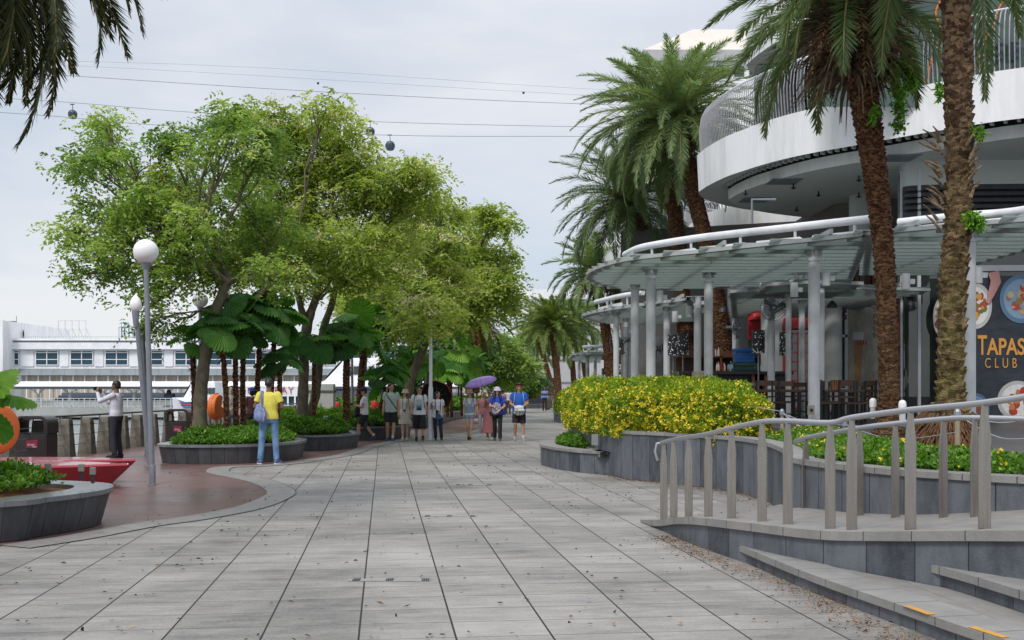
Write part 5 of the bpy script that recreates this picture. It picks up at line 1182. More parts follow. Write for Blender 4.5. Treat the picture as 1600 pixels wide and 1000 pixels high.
# orange life buoy cases on poles
def buoy_case(label, c, R, T, rz, foot):
    root = thing('lifebuoy_case', label, 'lifebuoy case', (c[0], c[1], foot), 'orange lifebuoy cases')
    def shell(mb, prof, n=32):
        rot = Matrix.Rotation(rz, 3, 'Z') @ Matrix.Rotation(PI/2, 3, 'X')
        m2 = MB(); m2.lathe((0, 0, 0), prof, n); vs = [Vector(c)+rot @ Vector(v) for v in m2.v]; mb.add(vs, m2.f)
    m = MB(); shell(m, [(R*.80, -T/2), (R*.96, -T*.42), (R, -T*.25), (R, -T*.04)]); m.build('back_shell', MT['orange'], root, smooth=True)
    m = MB(); shell(m, [(R, -T*.03), (R*1.03, -T*.03), (R*1.03, T*.06), (R, T*.06), (R, T*.25), (R*.93, T*.42), (R*.72, T/2), (R*.5, T*.46), (R*.3, T*.5)]); m.build('lid', MT['orange'], root, smooth=True)
    m = MB(); m.tube([(c[0], c[1], foot), (c[0], c[1], c[2]+R*.3)], 0.035, 10); m.build('pole', MT['steel_grey'], root, smooth=True)
    m = MB(); m.box((c[0], c[1], c[2]+R+.01), (T*.8, .05, .035), rz=rz); m.build('latch', MT['orange'], root)
    return root
buoy_case('orange lifebuoy case at the far left behind palm leaves', P(-13, 670, 16.5), 0.40, 0.30, math.radians(52), 0.004)
buoy_case('orange lifebuoy case seen edge-on behind the first tree', P(338, 636, 31.5), 0.375, 0.27, math.radians(80), 0.004)

# ------------------------------------------------------------------ ferry terminal across the water
YT = 135.0
def X(px, Y=YT): return (px-800)*Y/F
def Z(py, Y=YT): return CAMH+(HY-py)*Y/F
tm = thing('ferry_terminal', 'long white ferry terminal with blue window bands across the water', 'terminal building', (X(20), YT, -.26))
m = MB(); m.box(((X(22)+X(760))/2, YT+10, (Z(650)+Z(531))/2), (X(760)-X(22), 20, Z(531)-Z(650))); m.build('main_wall', MT['white_wall'], tm)
m = MB(); m.box(((X(-260)+X(22))/2, YT+7, (Z(655)+Z(503))/2), (X(22)-X(-260), 20, Z(503)-Z(655))); m.build('end_block', MT['white_wall'], tm)
m = MB(); m.box(((X(22)+X(760))/2, YT-.2, (Z(546)+Z(535.5))/2), (X(760)-X(22), .9, Z(535.5)-Z(546))); m.build('roof_fascia', MT['white'], tm)
m = MB(); m.box(((X(22)+X(760))/2, YT-.1, Z(533.5)), (X(760)-X(22), .35, .16)); m.build('fascia_shadow_gap', MT['steel_grey'], tm)
m = MB(); m.box(((X(22)+X(760))/2, YT-.15, Z(530.5)), (X(760)-X(22), .6, .28)); m.build('roof_coping', MT['white_wall'], tm)
# window bands
wpx = [(22.5, 30)]+[(56.3+54.4*k, 91.2+54.4*k) for k in range(13)]
for a, c_ in wpx:
    fr_ = MB(); w_ = X(c_)-X(a); zc = (Z(570)+Z(548))/2; hh = Z(548)-Z(570)
    for xx in ([X(a), (X(a)+X(c_))/2, X(c_)] if w_ > 1 else [X(a), X(c_)]): fr_.box((xx, YT-.10, zc), (.10, .12, hh+.1))
    for zz in (Z(548), Z(551), Z(561.7), Z(570.3)): fr_.box(((X(a)+X(c_))/2, YT-.105, zz), (w_+.1, .10, .09))
    wn = fr_.build('window', MT['white'], tm)
    g = MB(); g.box(((X(a)+X(c_))/2, YT-.03, zc), (w_-.05, .05, hh-.05)); g.build('pane', MT['glass_blue'], wn)
for k in range(13):
    a, c_ = wpx[k][1], wpx[k+1][0]; pl = MB(); pl.box(((X(a)+X(c_))/2, YT-.06, (Z(572.5)+Z(547.5))/2), (X(c_)-X(a)-.5, .14, Z(547.5)-Z(572.5))); pl.build('wall_panel', MT['white'], tm)
# sloping grey awning of panels and tan wall below
awm = slab_uv_mat('awning_panels', (.22, .25, .27), (.18, .21, .23), 1.44, 5, .03, joint=(.12, .13, .14), rough=.4, streak=.5, var=.1)
m = MB(); strip(m, [(X(34), YT-1.2, Z(586.5)), (X(760), YT-1.2, Z(586.5))], [(X(29), YT-.06, Z(576)), (X(760), YT-.06, Z(576))]); m.build('awning', awm, tm)
tan = slab_uv_mat('tan_panels', (.50, .44, .36), (.42, .37, .31), 1.46, 5, .05, joint=(.60, .57, .52), rough=.8, streak=.5, var=.06)
m = MB(); strip(m, [(X(34), YT-.09, Z(640)), (X(760), YT-.09, Z(640))], [(X(34), YT-.09, Z(586)), (X(760), YT-.09, Z(586))]); m.build('tan_wall', tan, tm)
m = MB()
for k in range(42): xx = X(45+k*18.1); m.box((xx, YT-.6, Z(604)), (.14, .14, Z(586)-Z(628)))
m.build('awning_posts', MT['white'], tm)
# roof clutter
rf = MB(); x0 = X(91, YT+6); x1 = X(134, YT+6); Yr = YT+6
zb, zt_ = Z(530, Yr), Z(501, Yr)
for k in range(5): xx = x0+(x1-x0)*k/4; rf.box((xx, Yr, (zb+zt_)/2), (.09, .09, zt_-zb)); rf.tube([(xx, Yr, zt_-.9), (xx+.1, Yr+1.5, zb)], .04, 4)
for zz in (zt_, zt_-1.2, zb+.4): rf.box(((x0+x1)/2, Yr, zz), (x1-x0+.1, .08, .09))
tag(rf.build('roof_frame', MT['steel_white'], origin=((x0+x1)/2, Yr, zb)), 'empty white billboard frame standing on the terminal roof', 'billboard frame')
m = MB(); m.box(((x0+x1)/2, Yr+.05, zb+1.0), (x1-x0, .05, 1.1)); m2 = m
m = MB()
for a in range(0, 80): m.box((X(35+a*3.4, YT+1), YT+1, Z(528.5, YT+1)), (.05, .05, .55))
m.box((X(170, YT+1), YT+1, Z(526.6, YT+1)), (X(308, YT+1)-X(33, YT+1), .05, .06)); m.build('roof_railing', MT['steel_white'], tm)
for px_, hh in ((36.5, 13), (210, 12)):
    m = MB(); m.lathe((X(px_, YT+2), YT+2, Z(529, YT+2)), [(.09, 0), (.12, hh*.05), (.07, hh*.07), (.03, hh*.085)], 8); m.build('chimney_pipe', MT['dark_steel'], tm)
m = MB(); m.tube([(X(0), YT+1, Z(502)), (X(0), YT+1, Z(499))], .03, 5); m.tube([(X(20), YT+1, Z(503)), (X(20), YT+1, Z(493))], .03, 5); m.tube([(X(5), YT+1, Z(501.5)), (X(20), YT+1, Z(501.5))], .06, 5); m.build('roof_antenna', MT['dark_steel'], tm)

# pier with covered walkway in front
YP = 121.0
def XP(px): return (px-800)*YP/F
def ZP(py): return CAMH+(HY-py)*YP/F
pr = thing('ferry_pier', 'grey concrete pier with railing in front of the ferry terminal', 'pier', (XP(20), YP, -1.6))
m = MB(); m.box(((XP(25)+XP(790))/2, YP+7, (ZP(637)+ZP(652))/2), (XP(790)-XP(25), 14, ZP(637)-ZP(652))); m.build('deck', MT['pier'], pr)
m = MB()
for k in range(26): m.lathe((XP(40+k*29), YP+1, -3), [(.45, 0), (.45, 1.9)], 10)
m.build('piles', MT['dark_steel'], pr)
m = MB()
for k in range(90): m.box((XP(30+k*8.45), YP+.1, ZP(629.5)), (.05 if k % 4 else .10, .05, ZP(622)-ZP(637)))
for zz in (ZP(622.5), ZP(626), ZP(636)): m.box(((XP(25)+XP(790))/2, YP+.1, zz), (XP(790)-XP(25), .06, .07 if zz > .6 else .04))
m.build('railing', MT['steel_white'], pr)
m = MB(); gm = glass_mat('hazy_glass', (.35, .38, .38), .3); m.box(((XP(25)+XP(790))/2, YP+.14, ZP(630)), (XP(790)-XP(25), .02, .55)); m.build('railing_panels', gm, pr)
lb_ = MB()
for k in range(24):
    a = 2*PI*k/24; a2 = 2*PI*(k+1)/24; cxx, czz = XP(46.5), ZP(629.5)
    lb_.tube([(cxx+.33*math.cos(a), YP-.05, czz+.33*math.sin(a)), (cxx+.33*math.cos(a2), YP-.05, czz+.33*math.sin(a2))], .05, 5, False)
lb_.tube([(cxx-.16, YP-.05, czz-.2), (cxx+.16, YP-.05, czz+.22)], .05, 5); tag(lb_.build('prohibition_sign', flat('sign_maroon', (.12, .03, .04)), origin=(cxx, YP, czz)), 'round ring sign on the pier railing at the far left', 'sign')
cv = thing('covered_walkway', 'white roofed walkway on branching white posts along the pier', 'walkway', (XP(25), YP+3, -.26))
YW = YP+3
def XW(px): return (px-800)*YW/F
def ZW(py): return CAMH+(HY-py)*YW/F
m = MB(); xs0, xs1 = XW(33), XW(720); m.add([(xs0, YW-2, ZW(605)), (xs1, YW-2, ZW(605)), (xs1, YW, ZW(596)), (xs0, YW, ZW(596)), (xs1, YW+2.5, ZW(603)), (xs0, YW+2.5, ZW(603))], [(0, 1, 2, 3), (3, 2, 4, 5)]); m.build('roof', MT['white'], cv)
m = MB(); m.box(((xs0+xs1)/2, YW-2, ZW(606)), (xs1-xs0, .25, .30)); m.build('dark_beam', flat('beam_blue', (.05, .065, .085), .5), cv)
for k in range(14):
    m = MB(); x = XW(65.5+49.6*k); zb_ = ZW(637); zt_ = ZW(606.5); m.box((x, YW-1, (zb_+zt_)/2-.35), (.26, .26, zt_-zb_-.7))
    for s_ in (-1, 1):
        for q in (.5, 1.0): m.tube([(x, YW-1, zt_-.95+.25*q), (x+s_*q*.85, YW-1.1, zt_-.02)], .055, 5)
    m.build('branching_post', MT['steel_white'], cv)
# small things on the pier
m = MB(); m.box((XP(256), YP+2, ZP(626)), (1.1, 1, 1.55), taper=.9); m.lathe((XP(255), YP+2, ZP(616)), [(.28, 0), (.28, .35), (.15, .5)], 10); tag(m.build('pump_cabinet', flat('navy_cabinet', (.02, .03, .06)), origin=(XP(256), YP+2, ZP(637))), 'dark blue cabinet standing on the pier', 'cabinet')
m = MB()
for k in range(3): m.box(((XP(52)+XP(720))/2, YP+6+k*.9, ZP(624.5)+.3*k), (XP(720)-XP(52), .5, .35))
m.build('bench_rows', flat('bench_rows_blue', (.10, .13, .18)), pr)

# ferries moored at the pier
def ferry(label, px0, px1, Y, zdeck, ztop, seed, letters=None):
    x0 = (px0-800)*Y/F; x1 = (px1-800)*Y/F; w_ = x1-x0; root = thing('ferry', label, 'ferry', ((x0+x1)/2, Y, -1.6), 'white ferries at the pier')
    hull = []; m = MB(); secs = 12; vs = []
    for i in range(secs+1):
        t = i/secs; x = x0+w_*t; bw = 3.0*math.sin(PI*min(1, .18+t*.75))**.5; zz = zdeck+1.0*max(0, .4-t)*1.3
        vs += [(x, Y-bw, zz), (x, Y-bw*.7, -1.75), (x, Y+bw*.7, -1.75), (x, Y+bw, zz)]
    fs = []
    for i in range(secs):
        for j in range(4): fs.append((i*4+j, i*4+(j+1) % 4, i*4+4+(j+1) % 4, i*4+4+j))
    m.add(vs, fs+[(0, 1, 2, 3), (secs*4, secs*4+1, secs*4+2, secs*4+3)]); m.build('hull', MT['white'], root, smooth=True)
    m = MB(); m.add([(x0+w_*.18, Y-2.3, zdeck), (x1-.3, Y-2.3, zdeck), (x1-.6, Y-2.0, ztop), (x0+w_*.42, Y-2.0, ztop), (x0+w_*.18, Y+2.3, zdeck), (x1-.3, Y+2.3, zdeck), (x1-.6, Y+2.0, ztop), (x0+w_*.42, Y+2.0, ztop)],
                     [(0, 1, 2, 3), (5, 4, 7, 6), (3, 2, 6, 7), (0, 3, 7, 4), (1, 5, 6, 2)]); cb = m.build('cabin', MT['white'], root, bevel=.1)
    m = MB()
    for k in range(7):
        xa = x0+w_*(.45+.07*k); m.box((xa, Y-2.22, zdeck+(ztop-zdeck)*.55), (w_*.055, .12, (ztop-zdeck)*.30))
    m.build('cabin_windows', MT['glass_dark'], cb)
    m = MB(); m.add([(x0+w_*.21, Y-2.0, zdeck+.5), (x0+w_*.21, Y+2.0, zdeck+.5), (x0+w_*.37, Y+1.9, ztop-.5), (x0+w_*.37, Y-1.9, ztop-.5)], [(0, 1, 2, 3)]); m.v = [(v[0]-.12, v[1], v[2]+.08) for v in m.v]; m.build('windscreen', MT['glass_dark'], cb)
    for k, (c_, zz) in enumerate([((.04, .16, .42), .2), ((.45, .04, .05), -.05), ((.04, .16, .42), -.3)]):
        m = MB(); m.tube([(x0+w_*(.06+.05*k), Y-2.25, zdeck+zz+.2), (x0+w_*.3, Y-3.05, zdeck+zz-.2), (x0+w_*.8, Y-3.12, zdeck+zz-.1)], .09, 5); m.build('hull_stripe', flat('stripe%d' % k, c_), root)
    return root
ferry('white ferry with blue and red bow stripes moored left of the first tree', 279, 352, 118, .35, 2.6, 1)
ferry('white ferry with a slanted dark windscreen moored behind the middle trunks', 476, 640, 128, 2.2, 5.4, 2)
# ticket hall with red letters
m = thing('ticket_kiosk', 'white glazed kiosk with red lettering seen past the yellow shirt', 'kiosk', P(430, 640, 112))
k_ = MB(); 
for px_ in range(384, 472, 11): k_.box(P(px_, 625, 112), (.16, .16, 2.4))
for py_ in (604.5, 618, 634): k_.box(P(428, py_, 112), (6.2, .18, .16))
k_.build('frame', MT['white'], m)
k_ = MB(); k_.box(P(428, 626, 112.3), (6.1, .05, 1.6)); k_.build('pane', MT['glass_blue'], m)
k_ = MB(); k_.box(P(428, 610, 112), (6.2, .12, .85)); sg = k_.build('sign_board', MT['white'], m)
text_obj('lettering', 'BAY', P(444, 610.5, 111.85), 1.0, flat('red_letters', (.42, .03, .06)), sg, 'CENTER', space=1.15)
text_obj('lettering', 'MA', P(396, 610.5, 111.85), .9, flat('red_letters', (.42, .03, .06)), sg, 'CENTER')
# grey cabinet on the promenade behind the central trunk
m = thing('electric_cabinet', 'pale grey cabinet between the forked trunk and the woman in a white shirt', 'cabinet', P(503, 655, 41))
k_ = MB(); k_.box(P(503, 632, 41), (.95, .5, 1.55)); k_.build('body', flat('cabinet_grey', (.38, .40, .38)), m, bevel=.02)
k_ = MB(); k_.box(P(503, 611.5, 41), (1.0, .56, .08)); k_.build('top', flat('cabinet_dark', (.08, .08, .08)), m)
k_ = MB(); k_.box(P(497, 626, 40.6), (.10, .02, .14)); k_.build('warning_sticker', flat('sticker_yellow', (.7, .5, .05)), m)

# harbour cranes far away
CR = mat('crane_haze_blue', (.42, .56, .66), (.36, .50, .60), .1, .7)  # distance haze is put into this pale blue; no air volume is built
for i, (px_, ty, w_) in enumerate([(193, 504, 9), (188, 511, 6), (205, 511, 7), (251, 504, 9), (276, 514, 6)]):
    Y = 1500; k_ = MB(); x0 = (px_-w_/2-800)*Y/F; x1 = (px_+w_/2-800)*Y/F; zt_ = CAMH+(HY-ty)*Y/F; zb_ = -2
    for x in (x0, x1):
        for dy in (0, 12): k_.tube([(x, Y+dy, zb_), (x+(x1-x0)*(.15 if x == x0 else -.15), Y+dy, zt_)], .75, 4)
    k_.box(((x0+x1)/2, Y+6, zt_), ((x1-x0)*.7, 14, 1.4)); k_.box(((x0+x1)/2, Y+6, zt_*.62), (x1-x0, 2, 1.6)); k_.box(((x0+x1)/2, Y+6, zt_*.78), ((x1-x0)*.8, 2, 1.2))
    lbs = ['tallest pale blue harbour crane in the distance left of the lamp poles', 'small pale crane at the left of the distant crane group', 'pale crane just left of the near lamp poles', 'tall pale blue crane right of the near lamp poles', 'small faint crane at the right of the distant group']
    tag(k_.build('harbour_crane', CR, origin=((x0+x1)/2, Y, zb_)), lbs[i], 'crane', 'distant harbour cranes')

# ------------------------------------------------------------------ cable car lines
YC = 300
lines = [[(-600, 85), (276, 100), (902, 138), (1500, 165)], [(-600, 70), (204, 107), (902, 148), (1500, 176)], [(-600, 70), (194, 124), (550, 146), (902, 162), (1500, 180)],
         [(-600, 125), (15, 154), (294, 175), (584, 190), (902, 198), (1500, 208)], [(-600, 140), (21, 177), (255, 196), (599, 211), (902, 213), (1500, 212)]]
lbl = ['topmost faint cable crossing the sky', 'second cable with small round markers', 'darkest cable crossing above the trees', 'cable carrying the left gondola', 'lowest cable carrying the gondola above the tree']
for i, (ln, lb) in enumerate(zip(lines, lbl)):
    k_ = MB(); Yc = YC+[60, 60, 10, 0, -20][i]; k_.tube(catmull([P(a, b2, Yc) for a, b2 in ln], False, 5), [.04, .04, .08, .075, .075][i]*.8, 5)
    tag(k_.build('cable', flat('cable_steel', (.12, .13, .15)), origin=P(ln[1][0], ln[1][1], Yc)), lb, 'cable', 'cable car ropes')
def gondola(label, px_, py_, Y, s=1.0):
    c = Vector(P(px_, py_, Y)); root = thing('cable_car', label, 'cable car', tuple(c), 'cable cars on the ropes')
    m = MB(); m.tube([c, c+Vector((.1, 0, -.9)), c+Vector((.1, 0, -1.6))], .09, 6); m.box(tuple(c), (1.2, .2, .22)); m.build('hanger', MT['dark_steel'], root)
    m = MB(); m.lathe(tuple(c+Vector((.1, 0, -4.0))), [(.5, 0), (.95, .15), (1.22, .8), (1.22, 1.4), (1.0, 2.1), (.6, 2.4)], 14); m.build('cabin', flat('gondola_navy', (.045, .065, .10), .3), root, smooth=True)
    m = MB()
    for k in range(8): a = 2*PI*k/8; p = c+Vector((.1+1.17*math.cos(a), 1.17*math.sin(a), -2.75)); m.box(tuple(p), (.5, .10, .85), rz=a+PI/2)
    m.build('windows', flat('gondola_glass', (.02, .03, .05), .4), root); return root
gondola('dark blue cable car hanging under the left palm fronds', 113, 163, 300)
gondola('cable car half hidden by the lone leafy branch at the left', 168, 189, 280)
gondola('cable car hidden in the top of the central tree', 578, 190, 300)
gondola('dark cable car hanging just right of the central tree top', 609, 211, 280)
for i, (px_, py_) in enumerate([(497, 130), (818, 145)]):
    k_ = MB(); k_.ball(P(px_, py_, 360), .42, 10, 8); tag(k_.build('cable_marker', MT['dark_steel'], origin=P(px_, py_, 360)), ['small dark ball on a cable above the central tree', 'small dark ball on a cable left of the twin palms'][i], 'marker ball', 'marker balls on the cable')
# ------------------------------------------------------------------ pavilion canopies
def canopy(label, outline, z, pipe, cols, slat_dir='x', zpipe=.40, pitch=.60, tiers=True):
    if area(outline) < 0: outline = outline[::-1]
    cx = sum(p[0] for p in outline)/len(outline); cy = sum(p[1] for p in outline)/len(outline)
    root = thing('glass_canopy', label, 'canopy', (cx, cy, z), 'curved glass-louvre canopies of the pavilion')
    ys = [p[1] for p in outline]; y = min(ys)+pitch*.5; m = MB(); rb = MB(); pb = MB()
    def spans(y):
        xs = []
        for i in range(len(outline)):
            a = outline[i]; b = outline[(i+1) % len(outline)]
            if (a[1] > y) != (b[1] > y): xs.append(a[0]+(y-a[1])*(b[0]-a[0])/(b[1]-a[1]))
        xs.sort(); return list(zip(xs[::2], xs[1::2]))
    while y < max(ys):
        for a, b in spans(y):
            if b-a > .12:
                k0 = a
                while k0 < b:     # individual glass blades 1.8 m long
                    k1 = min(b, k0+1.8); m.box(((k0+k1)/2, y, z-.02), (k1-k0-.015, pitch*.74, .014), rx=math.radians(-20)); k0 = k1
                pb.box(((a+b)/2, y+pitch*.42, z-.075), (b-a, .06, .055))
        y += pitch
    m.build('glass_louvres', MT['louvre'], root); 
    x = min(p[0] for p in outline)+.8
    while x < max(p[0] for p in outline):
        yy = []
        for i in range(len(outline)):
            a = outline[i]; b = outline[(i+1) % len(outline)]
            if (a[0] > x) != (b[0] > x): yy.append(a[1]+(x-a[0])*(b[1]-a[1])/(b[0]-a[0]))
        yy.sort()
        for a, b in zip(yy[::2], yy[1::2]): rb.box((x, (a+b)/2, z+.11), (.06, b-a, .10))
        x += 1.75
    rb.build('beams', MT['rim'], root); pb.build('purlins', MT['steel_grey'], root)
    e = MB(); O0 = [(x_, y_, z-.05) for x_, y_ in outline]; O1 = [(x_, y_, z+.03) for x_, y_ in outline]; o2 = offset_path(outline, .16, True); I1 = [(x_, y_, z+.03) for x_, y_ in o2]; I0 = [(x_, y_, z-.05) for x_, y_ in o2]
    strip(e, O0, O1, True); strip(e, O1, I1, True); strip(e, I1, I0, True); strip(e, I0, O0, True)
    e.build('edge_rim', MT['rim'], root)
    # raised trapezoid edge plates under the pipe
    pp = catmull(pipe, False, 8); e = MB(); L_ = [0]
    for a, b in zip(pp, pp[1:]): L_.append(L_[-1]+math.dist(a, b))
    s = .1
    def pt(s): 
        k = max(i for i in range(len(L_)) if L_[i] <= s); k = min(k, len(pp)-2); t = (s-L_[k])/(L_[k+1]-L_[k]); return tuple(u*(1-t)+v*t for u, v in zip(pp[k], pp[k+1]))
    while s+1.2 < L_[-1]:
        a = pt(s); b = pt(s+1.22); c = pt(s+1.16); d = pt(s+.16); q = -.10
        e.add([(a[0], a[1]+q, z+.03), (b[0], b[1]+q, z+.03), (c[0], c[1]+q+.22, z+.19), (d[0], d[1]+q+.22, z+.19)], [(0, 1, 2, 3)])
        e.add([(a[0], a[1]+q+.4, z+.025), (b[0], b[1]+q+.4, z+.025), (c[0], c[1]+q+.23, z+.185), (d[0], d[1]+q+.23, z+.185)], [(0, 1, 2, 3)]); s += 1.28
    e.build('edge_plates', MT['steel_white'], root)
    pt_ = MB(); pz = [(p[0], p[1]+.15, z+zpipe) for p in pp]; pt_.tube(pz, .082, 18); pt_.build('top_pipe', MT['pipe_white'], root, smooth=True)
    st = MB(); s = .35
    while s < L_[-1]-.1: p = pt(s); st.tube([(p[0], p[1]+.15, z+.04), (p[0], p[1]+.15, z+zpipe-.05)], .032, 8); st.box((p[0], p[1]+.15, z+.05), (.16, .1, .02)); s += 1.28
    st.build('pipe_stubs', MT['steel_white'], root)
    for cpx, Y, r in cols:
        x_ = (cpx-800)*Y/F; c = MB(); z0 = .78
        c.lathe((x_, Y, z0), [(r*1.55, 0), (r*1.55, .02), (r*1.02, .03), (r, .06), (r, z-z0-.30), (r*1.12, z-z0-.29), (r*1.12, z-z0-.22), (r*.7, z-z0-.21), (r*.7, z-z0-.06)], 20); col = c.build('column', MT['steel_white'], root, smooth=True)
        k = MB(); k.box((x_, Y, z-.10), (r*2.6, .04, .16)); k.box((x_, Y, z-.10), (.04, r*2.6, .16)); k.box((x_, Y, z-.03), (r*3, r*3, .02)); k.build('bracket', MT['rim'], col)
    return root
def o3(pts, z): return [(G(*p, z)[0], G(*p, z)[1]) for p in pts]
zA = 4.5
def R(px, py, z): Y = (z-CAMH)*F/(HY-py); return ((px-800)*Y/F, Y)     # overhead point at height z
oA = [R(1362, 363, zA), R(1272, 373, zA), R(1180, 382, zA), R(1100, 391, zA), R(1030, 398, zA), R(975, 405, zA), R(935, 416, zA), R(916, 428, zA), R(925, 437, zA), R(960, 446, zA), R(1010, 449, zA), R(1080, 447, zA), R(1200, 443, zA), R(1330, 440, zA)]
oAc = catmull(oA, False, 4)
canopy('front curved glass canopy with a long white pipe in front of the hedge', oAc, zA, [R(1366, 372, zA+.0), R(1272, 381, zA), R(1180, 390, zA), R(1100, 398, zA), R(1040, 406, zA), R(1000, 413, zA), R(978, 422, zA)],
       [(1272, 22.6, .12), (1282, 27.0, .10), (1017, 26.2, .115), (992, 29.6, .11), (1107, 27.0, .11)])
oE = [R(1352, 372, zA+.12), R(1400, 367, zA+.12), R(1500, 358, zA+.12), R(1600, 350, zA+.12), (11.5, 18.4), (11.5, 29.2), (9.5, 29.5)]
canopy('right glass canopy passing behind the two near palm trunks', oE, zA+.22, [R(1408, 370, zA+.2), R(1500, 361, zA+.2), R(1600, 353, zA+.2), (10.6, 18.9)], [(1515, 21.3, .115)], zpipe=.30)
zB = 4.2
oB = [(2.45, 38.3), (2.9, 36.2), (3.9, 33.8), (5.2, 31.4), (7.15, 28.2), (8.3, 28.0), (11, 28.6), (11, 41), (5, 42.4), (3.2, 41)]
oB = [(2.45, 38.3), (2.9, 36.2), (3.9, 33.8), (5.2, 31.4)]
canopy('middle canopy behind the front one with tip over the hedge left end', catmull(oB, False, 4)+[(7.2, 42), (5, 42.4), (3.2, 41)], zB, [(2.9, 37.5), (3.5, 35.2), (4.1, 33.9)],
       [(963, 36.0, .10), (1042, 33.8, .105), (1090, 30.6, .105), (978, 39, .09)])
canopy('middle canopy part right of the leaning palm trunk', [(5.85, 29.2), (7.15, 28.2), (8.3, 28.0), (11, 28.6), (11, 41), (8.3, 41)], zB, [(6.4, 29.0), (7.2, 28.4), (8.2, 28.2)], [(1205, 29.2, .10), (1253, 31.0, .09), (1148, 38.5, .09)])
# small canopy with pipe by the wall fan
zC = 4.45
canopy('small canopy with a short pipe above the big wall fan', [(6.3, 26.9), (7.2, 26.2), (8.6, 26.6), (8.8, 30), (6.6, 30)], 4.16, [(6.7, 26.9), (7.4, 26.7), (8.2, 27.0)], [(1232, 28.6, .075)])
zD = 3.55
canopy('far low canopy beyond the hedge with a dark sign', [(3.3, 59.5), (4.2, 57.8), (9.5, 57), (10, 72), (5, 74), (3.4, 66)], zD, [(3.9, 59.4), (5, 58.6), (9, 58)],
       [(918, 60, .10), (930, 62, .09), (942, 66, .09), (905, 68, .09), (951, 60, .09), (960, 64, .09), (1003, 59, .09)])
sg = MB(); c_ = P(956, 571, 56); sg.box((P(962, 571, 56)[0]+.25, 56, c_[2]), (1.9, .08, .95)); so_ = sg.build('shop_sign', MT['black'], origin=(c_[0], 56, c_[2])); tag(so_, 'black shop sign with white lettering under the far canopy', 'sign')
wl_ = flat('white_letters', (.75, .75, .75)); text_obj('lettering', 'brotz', P(944.5, 572, 55.93), .62, wl_, so_, 'LEFT', space=1.0)
k_ = MB(); k_.box(P(941, 569, 55.93), (.16, .01, .42)); k_.box(P(960, 580, 55.93), (1.0, .01, .03)); k_.build('logo_bar', wl_, so_)
k_ = MB(); k_.box((6, 56, 1.35), (9.5, .3, .1)); k_.box((5.3, 40, 1.45), (3.5, .3, .06)); tag(k_.build('wooden_counter', MT['wood_warm'], origin=(6, 56, 1.3)), 'narrow orange-brown wooden counter rails behind the hedge', 'counter')

# ------------------------------------------------------------------ the big white building
bd = thing('white_building', 'large white building with a curved balcony and rib railing at the right', 'building', (12, 36, .78))
ZT = 9.25; ZB = 8.05
edge = [R(1600, 105, ZT), R(1500, 122, ZT), R(1414, 139, ZT), R(1330, 157, ZT), R(1272, 169, ZT), R(1224, 181, ZT), R(1185, 193.5, ZT), R(1160, 203, ZT), R(1135, 213, ZT), R(1112, 225.6, ZT), R(1097, 236, ZT), R(1089, 246, ZT), (6.75, 37.4), (8.2, 39.0), (10.5, 40.5), (13, 42)]
edge = [(20.5, 22.5), (16, 24.0)]+edge
ed = catmull(edge, False, 4); n = len(ed)
def inn(d): return offset_path(ed, -d)          # travel right->left->back: inside is on the right
test = inn(1.0)[len(ed)//2]; ref = ed[len(ed)//2]
SG = -1 if (test[1] > ref[1] or test[0] > ref[0]) else 1
def inn(d): return offset_path(ed, SG*d)
m = MB(); i0 = [(x, y, ZB) for x, y in inn(.06)]; strip(m, i0, [(x, y, ZT) for x, y in ed]); strip(m, [(x, y, ZT) for x, y in ed], [(x, y, ZT) for x, y in inn(.25)]); strip(m, [(x, y, ZT) for x, y in inn(.25)], [(x, y, 8.7) for x, y in inn(.25)])
m.build('balcony_parapet', MT['white_wall'], bd, smooth=True)
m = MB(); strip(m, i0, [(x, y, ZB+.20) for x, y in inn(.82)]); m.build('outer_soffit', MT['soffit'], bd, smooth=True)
m = MB(); strip(m, [(x, y, ZB+.20) for x, y in inn(.82)], [(x, y, 8.6) for x, y in inn(.84)]); strip(m, [(x, y, 8.0) for x, y in inn(1.18)], [(x, y, 8.6) for x, y in inn(1.16)]); strip(m, [(x, y, 8.58) for x, y in inn(.83)], [(x, y, 8.58) for x, y in inn(1.15)]); m.build('dark_slot', MT['black'], bd)
m = MB(); dr = inn(.90); L_ = 0; last = dr[0]
dd = catmull(dr, False, 3)
acc = 0
for a, b in zip(dd, dd[1:]):
    L2 = math.dist(a, b); acc += L2
    if acc > .22: acc = 0; m.box((a[0], a[1], ZB+.17), (.07, .16, .10), rz=math.atan2(b[1]-a[1], b[0]-a[0]))
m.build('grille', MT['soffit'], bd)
m = MB(); strip(m, [(x, y, 7.80) for x, y in inn(1.03)], [(x, y, 8.12) for x, y in inn(1.0)]); m.build('inner_fascia', MT['white_wall'], bd, smooth=True)
ins = [p for p in inn(1.03)]; poly = ins+[(20, 46), (30, 40), (30, 20)]
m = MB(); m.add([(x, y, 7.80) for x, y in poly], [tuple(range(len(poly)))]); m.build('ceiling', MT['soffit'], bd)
poly = inn(.24)+[(20, 46), (30, 40), (30, 20)]
m = MB(); m.add([(x, y, 8.72) for x, y in poly], [tuple(range(len(poly)))]); m.build('balcony_floor', MT['grey_wall'], bd)
for px_, py_ in ((1165, 296), (1240, 286), (1279, 298), (1342, 274), (1245, 322), (1342, 300)):
    p = R(px_, py_, 7.8); k_ = MB(); k_.lathe((p[0], p[1], 7.62), [(.05, 0), (.03, .05), (.02, .17)], 8); k_.box((p[0], p[1], 7.66), (.16, .04, .02)); k_.build('sprinkler', MT['dark_steel'], bd)
